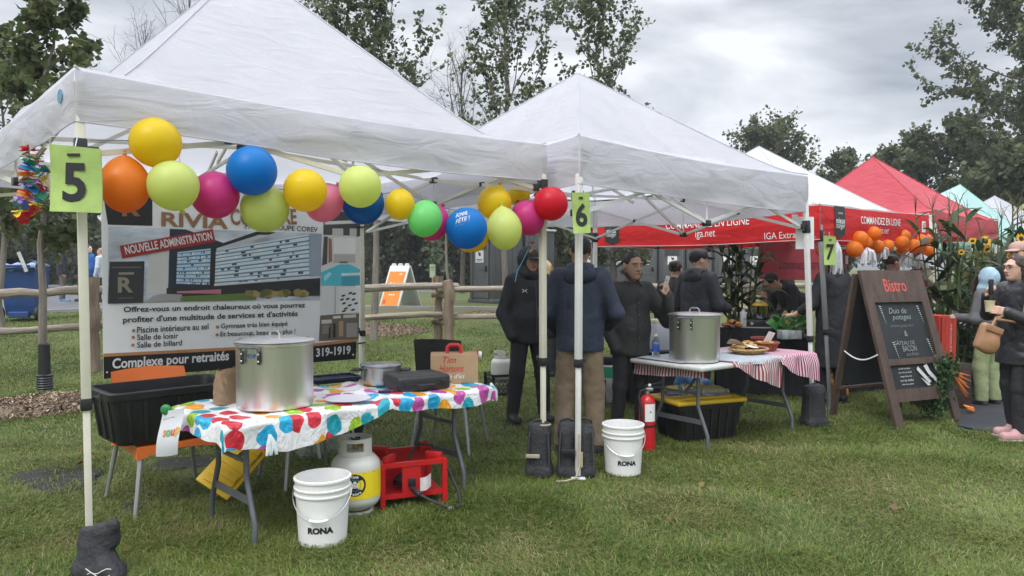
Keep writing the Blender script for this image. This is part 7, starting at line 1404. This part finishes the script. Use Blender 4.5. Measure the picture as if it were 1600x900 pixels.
    if hair and style and hood != 'up':
        S = SDF(hc-.45, hc+.32, h*.9); S.ell(hp(0, .020, .034), V3(.086, .106, .095)*hs, Rh, .02)
        S.ell(hp(0, -.108, -.020), V3(.080, .094, .130)*hs, Rh, .015, True); S.box(hp(0, -.05, -.16), V3(.2, .13, .13)*hs, .02, Rh, .02, True)
        if style == 'short': S.box(hp(0, .05, -.19), V3(.2, .2, .12)*hs, .02, Rh, .02, True)
        if style == 'long':
            for xx in (-.05, 0, .05): S.cap(hp(xx, .06, .02), hp(xx*1.3, .085, -.27), .062*hs, .045*hs, .03)
            for xx in (-.078, .078): S.cap(hp(xx, .03, .0), hp(xx*1.15, .03, -.24), .034*hs, .028*hs, .03)
        if style == 'bun': S.ell(hp(0, .125, .075), (.05, .05, .05), k=.015)
        S.ripple(.0045, 95, 120, 4); out(S, 'hair', hair)
    if cap is not None:
        S = SDF(hc-.3, hc+.3, h*.8); S.ell(hp(0, .012, .048), V3(.094, .112, .088)*hs, Rh, .01); S.box(hp(0, .0, -.075), V3(.2, .2, .10)*hs, .01, Rh, .008, True); S.ell(hp(0, -.125, .030), V3(.074, .075, .013)*hs, Rh @ Matrix.Rotation(.12, 3, 'X'), .01); out(S, 'cap', cap)
    if glasses:
        b = MB()
        for sx_ in (-1, 1):
            b.tube([hp(sx_*.033+.024*math.cos(a), -.112+.004*abs(math.cos(a)), .010+.019*math.sin(a))*s for a in np.linspace(0, 2*PI, 17)], .0022*s, 5); b.tube([hp(sx_*.057, -.108, .014)*s, hp(sx_*.082, -.02, .016)*s, hp(sx_*.083, .02, .010)*s], .0022*s, 5)
        b.tube([hp(-.009, -.112, .012)*s, hp(.009, -.112, .012)*s], .0022*s, 5); b.build('glasses', INK, body)
    t['s'] = s; return t, (lambda *p: XF[t.name] @ Vector(np.array(p, float)*s)), tp_
def front_y(o, x, z):                                             # front surface of a garment mesh at local x, z
    co = np.zeros(len(o.data.vertices)*3, np.float32); o.data.vertices.foreach_get('co', co); co = co.reshape(-1, 3); d = (co[:, 0]-x)**2+(co[:, 2]-z)**2+.05*(co[:, 1] > 0); near = co[d < .0009+d.min()]; return float(near[:, 1].min())
# man with hood and cap, both hands in his pockets
yA = 7.2; tA, wA, jA = person('person in a black hooded jacket and cap, hands in pockets', XP(826, yA), yA, R(18), 1.70, skin=SKIN_A, top=BLKJ, hair=HAIRK, cap=SHOEK, hood='up', glasses=True, bulk=1.04, h=.008, hem=.80, pitch=.06, yaw=.15,
    armR=dict(e=(-.265, .02, 1.10), w=(-.21, -.09, .88), d=(.3, -.6, -.6), n=(1, 0, 0), hand=False), armL=dict(e=(.265, .02, 1.10), w=(.20, -.10, .90), d=(-.3, -.6, -.6), n=(-1, 0, 0), hand=False), feet=((-.16, .02), (.16, -.03)), legw=1.1)
s_ = tA['s']
def chest_mark(o, x, z, par, w=.026):
    b = MB(); y0 = front_y(o, x, z)-.003
    for sg in (-1, 1): b.tube([(x+sg*(w*.95), y0, z+.014), (x+sg*w*.35, y0, z+.006), (x+sg*w*.35, y0, z-.006), (x+sg*w*.95, y0, z-.014)], .0035, 5)
    b.bar((x-w*.35, y0, z), (x+w*.35, y0, z), .006, .005); b.build('chest_emblem', PRINTW, o)
chest_mark(jA, -.085, 1.29, tA); b = MB(); zz = [1.36-.07*i for i in range(8)]; b.tube([(.03, front_y(jA, .03, z_)-.002, z_) for z_ in zz], .003, 5); b.build('zip', DKGREY, jA)
y0 = front_y(jA, .10, 1.30); b = MB(); b.text('ES', frame((.10, y0-.004, 1.30), (1, .25, 0), (0, 0, 1)), height=.035, bold=.02); b.build('chest_lettering', PRINTW, jA)
# man in navy seen from behind
yB = 5.98; tB, wB, jB = person('person in a navy jacket and brown trousers seen from behind the pole numbered 6', XP(906, yB), yB, R(172), 1.765, skin=SKIN_A, top=NAVYJ, bottom=OLIVE, hair=HAIRK, hood='down', bulk=1.02, h=.008, hem=.83, face=False, yaw=.2,
    armR=dict(e=(-.29, .0, 1.13), w=(-.22, -.22, 1.02), d=(.4, -.9, .1), n=(0, 0, -1)), armL=dict(e=(.27, .02, 1.13), w=(.20, -.18, .98), d=(-.4, -.9, .1), n=(0, 0, -1)), feet=((-.13, 0), (.13, .02)), legw=1.25)
b = MB()
for x in (-.12, .11): b.tube([(x, .0-front_y(jB, 0, 1.1)*.0+.155*s_, z_) for z_ in (1.30, 1.1, .9)], .003, 5)
b.build('seam', NAVYJ, jB)
# man with a phone
yC = 6.55; tC, wC, jC = person('person in a dark shirt jacket looking down at a phone held up in one hand', XP(985, yC), yC, R(18), 1.62, skin=SKIN_A, top=CHARJ, hair=HAIRK, h=.0058, hem=.80, pitch=.10, yaw=.10, hs=1.06, bulk=1.06, hd=(0, -.045, 1.645), collar=False,
    armR=dict(e=(-.25, .05, 1.12), w=(-.19, -.08, .87), d=(.2, -.5, -.8), n=(1, 0, 0), hand=False), armL=dict(e=(.35, -.10, 1.12), w=(.235, -.295, 1.37), d=(-.25, -.15, .95), n=(-.6, .75, .0), curl=1.0, side=1), feet=((-.14, .0), (.12, .0)))
b = MB(); yy = lambda z_: front_y(jC, -.0, z_)-.003
b.tube([(.005, yy(z_), z_) for z_ in np.linspace(.78, 1.27, 9)], .0025, 5); b.build('placket', SHOEK, jC)
for z_ in (1.20, 1.10, 1.0, .90): b = MB(); b.ball((.012, yy(z_)-.003, z_), (.007, .004, .007), 8, 6); b.build('button', DKGREY, jC)
b = MB()
for sg in (-1, 1): b.tube([(sg*.075, .02, 1.475), (sg*.07, -.055, 1.455), (sg*.035, front_y(jC, sg*.035, 1.40)-.004, 1.40), (sg*.06, front_y(jC, sg*.06, 1.345)-.003, 1.345)], [.016, .017, .015, .006], 7)
b.build('collar', CHARJ, jC)
w = wC(.205, -.315, 1.475); t = thing('mobile_phone', 'pale backed phone held up by the man in the dark shirt jacket', 'phone', w, R(55)); b = MB(); b.box((0, 0, 0), (.075, .010, .150), Matrix.Rotation(.15, 4, 'Y') @ Matrix.Rotation(.2, 4, 'X'), .004); b.build('case', M('phone_case', (.55, .47, .40), .35, .05), t); k = MB(); k.box((-.015, -.010, .048), (.03, .006, .03), Matrix.Rotation(.15, 4, 'Y'), .003); k.build('camera_lens', INK, t)
# man in cap and others around the tables
yD = 8.25; tD, wD, jD = person('person in a black cap and dark hooded jacket seen from behind', XP(1090, yD), yD, R(128), 1.715, skin=SKIN_B, top=cl('dark_rain_jacket', (.026, .029, .040), .6), hair=HAIRK, cap=SHOEK, hood='down', h=.0075, hem=.78, yaw=-.35, bulk=1.12, glasses=True,
    armR=dict(e=(-.29, -.02, 1.12), w=(-.20, -.28, 1.08), d=(.4, -.9, .0), n=(0, 0, -1)), armL=dict(e=(.28, .0, 1.12), w=(.20, -.26, 1.05), d=(-.4, -.9, 0), n=(0, 0, -1)))
yE = 9.0; person('person with a dark hair bun and black top behind the man in a black cap', XP(1054, yE), yE, R(140), 1.60, skin=SKIN_B, hair=HAIRB, style='bun', h=.010, face=False, yaw=.2)
person('person with long blond hair glimpsed between the two middle tent poles', XP(852, 10.2), 10.2, R(165), 1.62, skin=SKIN_B, hair=HAIRY, style='long', h=.011, face=False, top=cl('beige_top', (.30, .24, .17)))
person('person in black bending over the serving table inside the grocer tent', XP(1252, 9.75), 9.75, R(-78), 1.70, skin=SKIN_B, hair=HAIRK, h=.009, sh=(0, -.26, 1.27), hd=(.0, -.44, 1.36), pitch=.75, yaw=-.2, armR=dict(e=(-.24, -.30, 1.0), w=(-.16, -.50, .92), d=(.3, -.9, -.2), n=(0, 0, -1)), armL=dict(e=(.25, -.28, 1.0), w=(.15, -.50, .93), d=(-.2, -.9, -.2), n=(0, 0, -1)))
person('person in a grey shirt whose head is hidden by the faded red banner', XP(1217, 11.5), 11.5, R(15), 1.76, skin=SKIN_B, top=cl('grey_shirt', (.16, .165, .17)), hair=HAIRB, sleeve=.2, h=.011, bottom=cl('dark_teal_trousers', (.03, .04, .05)))
person('person in a long black dress with dark hair beside the grey pole numbered 7', XP(1302, 8.25), 8.25, R(205), 1.71, skin=SKIN_B, hair=M('dark_brown_hair', (.028, .014, .010), .5, .4, 40, .5, 90), style='long', hem=.42, sleeve=.55, bulk=1.06, h=.009, face=True, yaw=.3, collar=False,
    armR=dict(e=(-.26, -.02, 1.12), w=(-.20, -.24, .98), d=(.3, -.9, 0), n=(0, 0, -1)), armL=dict(e=(.27, -.05, 1.13), w=(.33, -.26, 1.0), d=(.2, -.9, 0), n=(0, 0, -1)))
person('person with brown hair in a bun facing right behind the top of the chalkboard', XP(1392, 9.95), 9.95, R(100), 1.70, skin=SKIN_B, hair=HAIRB, style='bun', h=.009)
yK = 9.0; tK, wK, jK = person('person in a white cap reaching out a spoon behind the red crate', XP(1438, 9.75), 9.75, R(80), 1.62, skin=SKIN_B, hair=HAIRB, cap=M('white_cap', (.55, .57, .64), .7), top=cl('plum_top', (.10, .02, .04)), h=.009, armR=dict(e=(-.27, -.20, 1.16), w=(-.16, -.42, 1.08), d=(.1, -1, .1), n=(.2, 0, -1)))
# girl with a blue hood
yL = 8.05; tL, wL, jL = person('young person with a pale blue hood, grey jacket and light green trousers', XP(1546, yL), yL, R(-150), 1.50, skin=SKIN_B, hair=HAIRB, hood='up', hoodm=cl('pale_blue_hood', (.33, .47, .58), .85), top=cl('grey_soft_jacket', (.105, .105, .115)), bottom=cl('light_green_trousers', (.26, .30, .155)), shoes=M('dark_trainer', (.02, .022, .028), .6), h=.0085, hem=.93, legw=1.30, face=False, bulk=1.08, yaw=-.3,
    armR=dict(e=(-.24, -.05, 1.13), w=(-.12, -.30, 1.10), d=(.3, -.9, .2), n=(.3, 0, -1)), armL=dict(e=(.26, -.03, 1.12), w=(.20, -.28, 1.12), d=(-.2, -.9, .2), n=(-.3, 0, -1)))
b = MB(); S = SDF((-.35, -.3, .7), (.35, .3, 1.0), .010); S.cap((0, 0, .82), (0, 0, .95), .175, .18, .03, fl=(1, 1.35, 1)); S.ripple(.004, 20, 30, 2); S.cut((0, 0, 1), .95); S.cut((0, 0, -1), -.80); V, Q = S.geo(); mesh_np('sweater_hem', V*tL['s'], Q, cl('pale_blue_sweater', (.30, .42, .52)), tL)
b = MB()
for k in range(14):
    a = -.9+1.8*k/13; b.tube([wL(.09*math.sin(a), -.12-.03*math.cos(a), 1.66-.02*abs(a)), wL(.13*math.sin(a), -.16, 1.56), wL(.15*math.sin(a)+.01*math.sin(9*k), -.15-.01*math.cos(7*k), 1.42)], [.012, .012, .004], 5)
b.build('hair', HAIRB, tL, world=tL)
w = wL(-.08, -.46, 1.15); t = thing('paper_cup', 'white paper cup held out by the young person with the pale blue hood', 'cup', w); b = MB(); b.lathe([(.001, -.05), (.028, -.05), (.036, .045), (.038, .05), (.034, .05), (.027, -.045)], 20); b.build('cup', PAPER, t)
# woman with phone and cup
yM = 6.5; tM, wM, jM = person('person in a black quilted jacket and pink shoes holding a cup, at the right edge', XP(1592, yM), yM, R(-84), 1.62, skin=SKIN_B, top=cl('black_quilted_jacket', (.024, .024, .029), .45), bottom=DKTR, shoes=M('pink_trainer', (.52, .29, .28), .6, .1, 20), hair=HAIRB, style='long', glasses=True, h=.0062, hem=.72, bulk=1.02, ripple=.006, pitch=.05,
    armR=dict(e=(-.26, -.10, 1.18), w=(-.10, -.24, 1.36), d=(.5, -.25, .8), n=(.7, .5, -.2), curl=1.0, side=-1), armL=dict(e=(.28, -.02, 1.10), w=(.17, -.26, 1.22), d=(-.15, -.95, .2), n=(-.9, .1, -.1), curl=.8, side=1), feet=((-.10, .05), (.10, -.06)))
w = wM(.10, -.375, 1.27); t = thing('paper_cup', 'pale yellow drinking cup held by the person in the black quilted jacket', 'cup', w); b = MB(); b.lathe([(.001, -.045), (.030, -.045), (.040, .045), (.042, .05), (.037, .05), (.029, -.04)], 24); b.build('cup', M('cream_cup', (.62, .56, .36), .5), t)
w = wM(.02, -.30, 1.45); t = thing('camera_grip', 'slim black hand held camera upright before the quilted jacket', 'camera', w); b = MB(); b.box((0, 0, 0), (.034, .030, .135), None, .008); b.box((0, 0, -.12), (.026, .024, .10), None, .006); b.build('grip', BLACKP, t); k = MB(); k.ball((-.018, 0, .045), .010, 10, 6); k.build('lens', INK, t)
b = MB(); b.tube([wM(.02, -.29, 1.37), wM(.06, -.22, 1.24), wM(.10, -.17, 1.12), wM(.13, -.14, 1.0)], .012, 6); tag(b.build('wrist_strap', BLACKP), 'black strap trailing from the hand held camera down the quilted jacket', 'strap')
q = P(1543, 528, 6.25); TANL = M('tan_leather', (.33, .17, .085), .5, .15, 8, .15, 40); t = thing('shoulder_bag', 'tan leather shoulder bag hanging at the hip of the quilted jacket', 'bag', q); S = SDF((-.2, -.14, -.22), (.22, .14, .32), .008); rot = Matrix.Rotation(.35, 3, 'Y'); S.box((0, 0, 0), (.088, .04, .115), .03, rot, .02); S.ell((.0, -.01, -.05), (.092, .05, .085), rot, .03); S.cut((-.5, 0, .86), .135); S.ripple(.003, 18, 20, 2); S.build('pouch', TANL, t); k = MB(); k.tube([q+Vector((.03, 0, .09)), q+Vector((.07, .01, .16)), wM(.20, -.13, 1.12), wM(.19, -.09, 1.30), wM(.165, .0, 1.475), wM(.15, .10, 1.36)], .011, 6); k.build('strap', TANL, t, world=t); k = MB(); k.box((.03, -.052, .075), (.14, .012, .05), rot.to_4x4(), .004); k.build('flap', TANL, t)
q = wM(.23, -.05, .66); t = thing('folded_umbrella', 'dark folded umbrella hanging below the quilted jacket', 'umbrella', q); k = MB(); k.lathe([(.002, -.30), (.012, -.24), (.045, .0), (.055, .14), (.02, .20), (.008, .22), (.008, .30)], 14); k.build('canopy', cl('umbrella_cloth', (.03, .034, .045), .6), t, angle=20)
# person with pink cap
person('person in a dusty pink cap and dark coat behind the quilted jacket', XP(1592, 8.3), 8.3, R(-60), 1.80, skin=SKIN_B, hair=HAIRB, cap=M('dusty_pink_cap', (.42, .26, .22), .8), style='short', top=cl('dark_coat', (.02, .018, .02)), h=.009)
# people beyond the fence at far left
def far(px): return XP(px, 22.0)
person('person in a dark jacket and grey trousers beyond the fence, behind the pale tree trunk', far(97), 22, R(120), 1.75, h=.013, bottom=cl('grey_trousers', (.12, .11, .10)), shoes=M('blue_trainer', (.10, .28, .42), .6), face=False, group=None)
person('person in blue jeans beyond the fence, behind the nearest tent pole', far(112), 22.6, R(-100), 1.72, h=.013, bottom=JEANS, top=BLKJ, face=False)
person('person in a bright blue jacket beyond the fence, left of the sign board', far(138), 22, R(80), 1.70, h=.013, top=cl('bright_blue_jacket', (.03, .16, .46)), bottom=cl('tan_trousers', (.30, .21, .14)), face=False, skin=SKIN_B)
person('blond person with white sleeves and dark vest left of the sign board', far(159), 22, R(-95), 1.62, h=.013, top=cl('white_sleeves', (.50, .54, .62)), bottom=DKTR, hair=M('strawberry_hair', (.40, .20, .10), .5), skin=SKIN_B, face=False)

# ---------------------------------------------------------------- damp air
b = MB(); b.box((0, 30, 11), (180, 110, 24)); hz = b.build('haze', M('haze_surface', (.5, .5, .5)), smooth_=False); hm = bpy.data.materials.new('damp_air'); hm.use_nodes = True; nt = hm.node_tree; nt.nodes.clear()
vo = nt.nodes.new('ShaderNodeVolumePrincipled'); vo.inputs['Density'].default_value = .0011; vo.inputs['Color'].default_value = (.86, .89, .94, 1); oo = nt.nodes.new('ShaderNodeOutputMaterial'); nt.links.new(vo.outputs[0], oo.inputs['Volume'])
hz.data.materials.clear(); hz.data.materials.append(hm); tag(hz, kind='stuff')
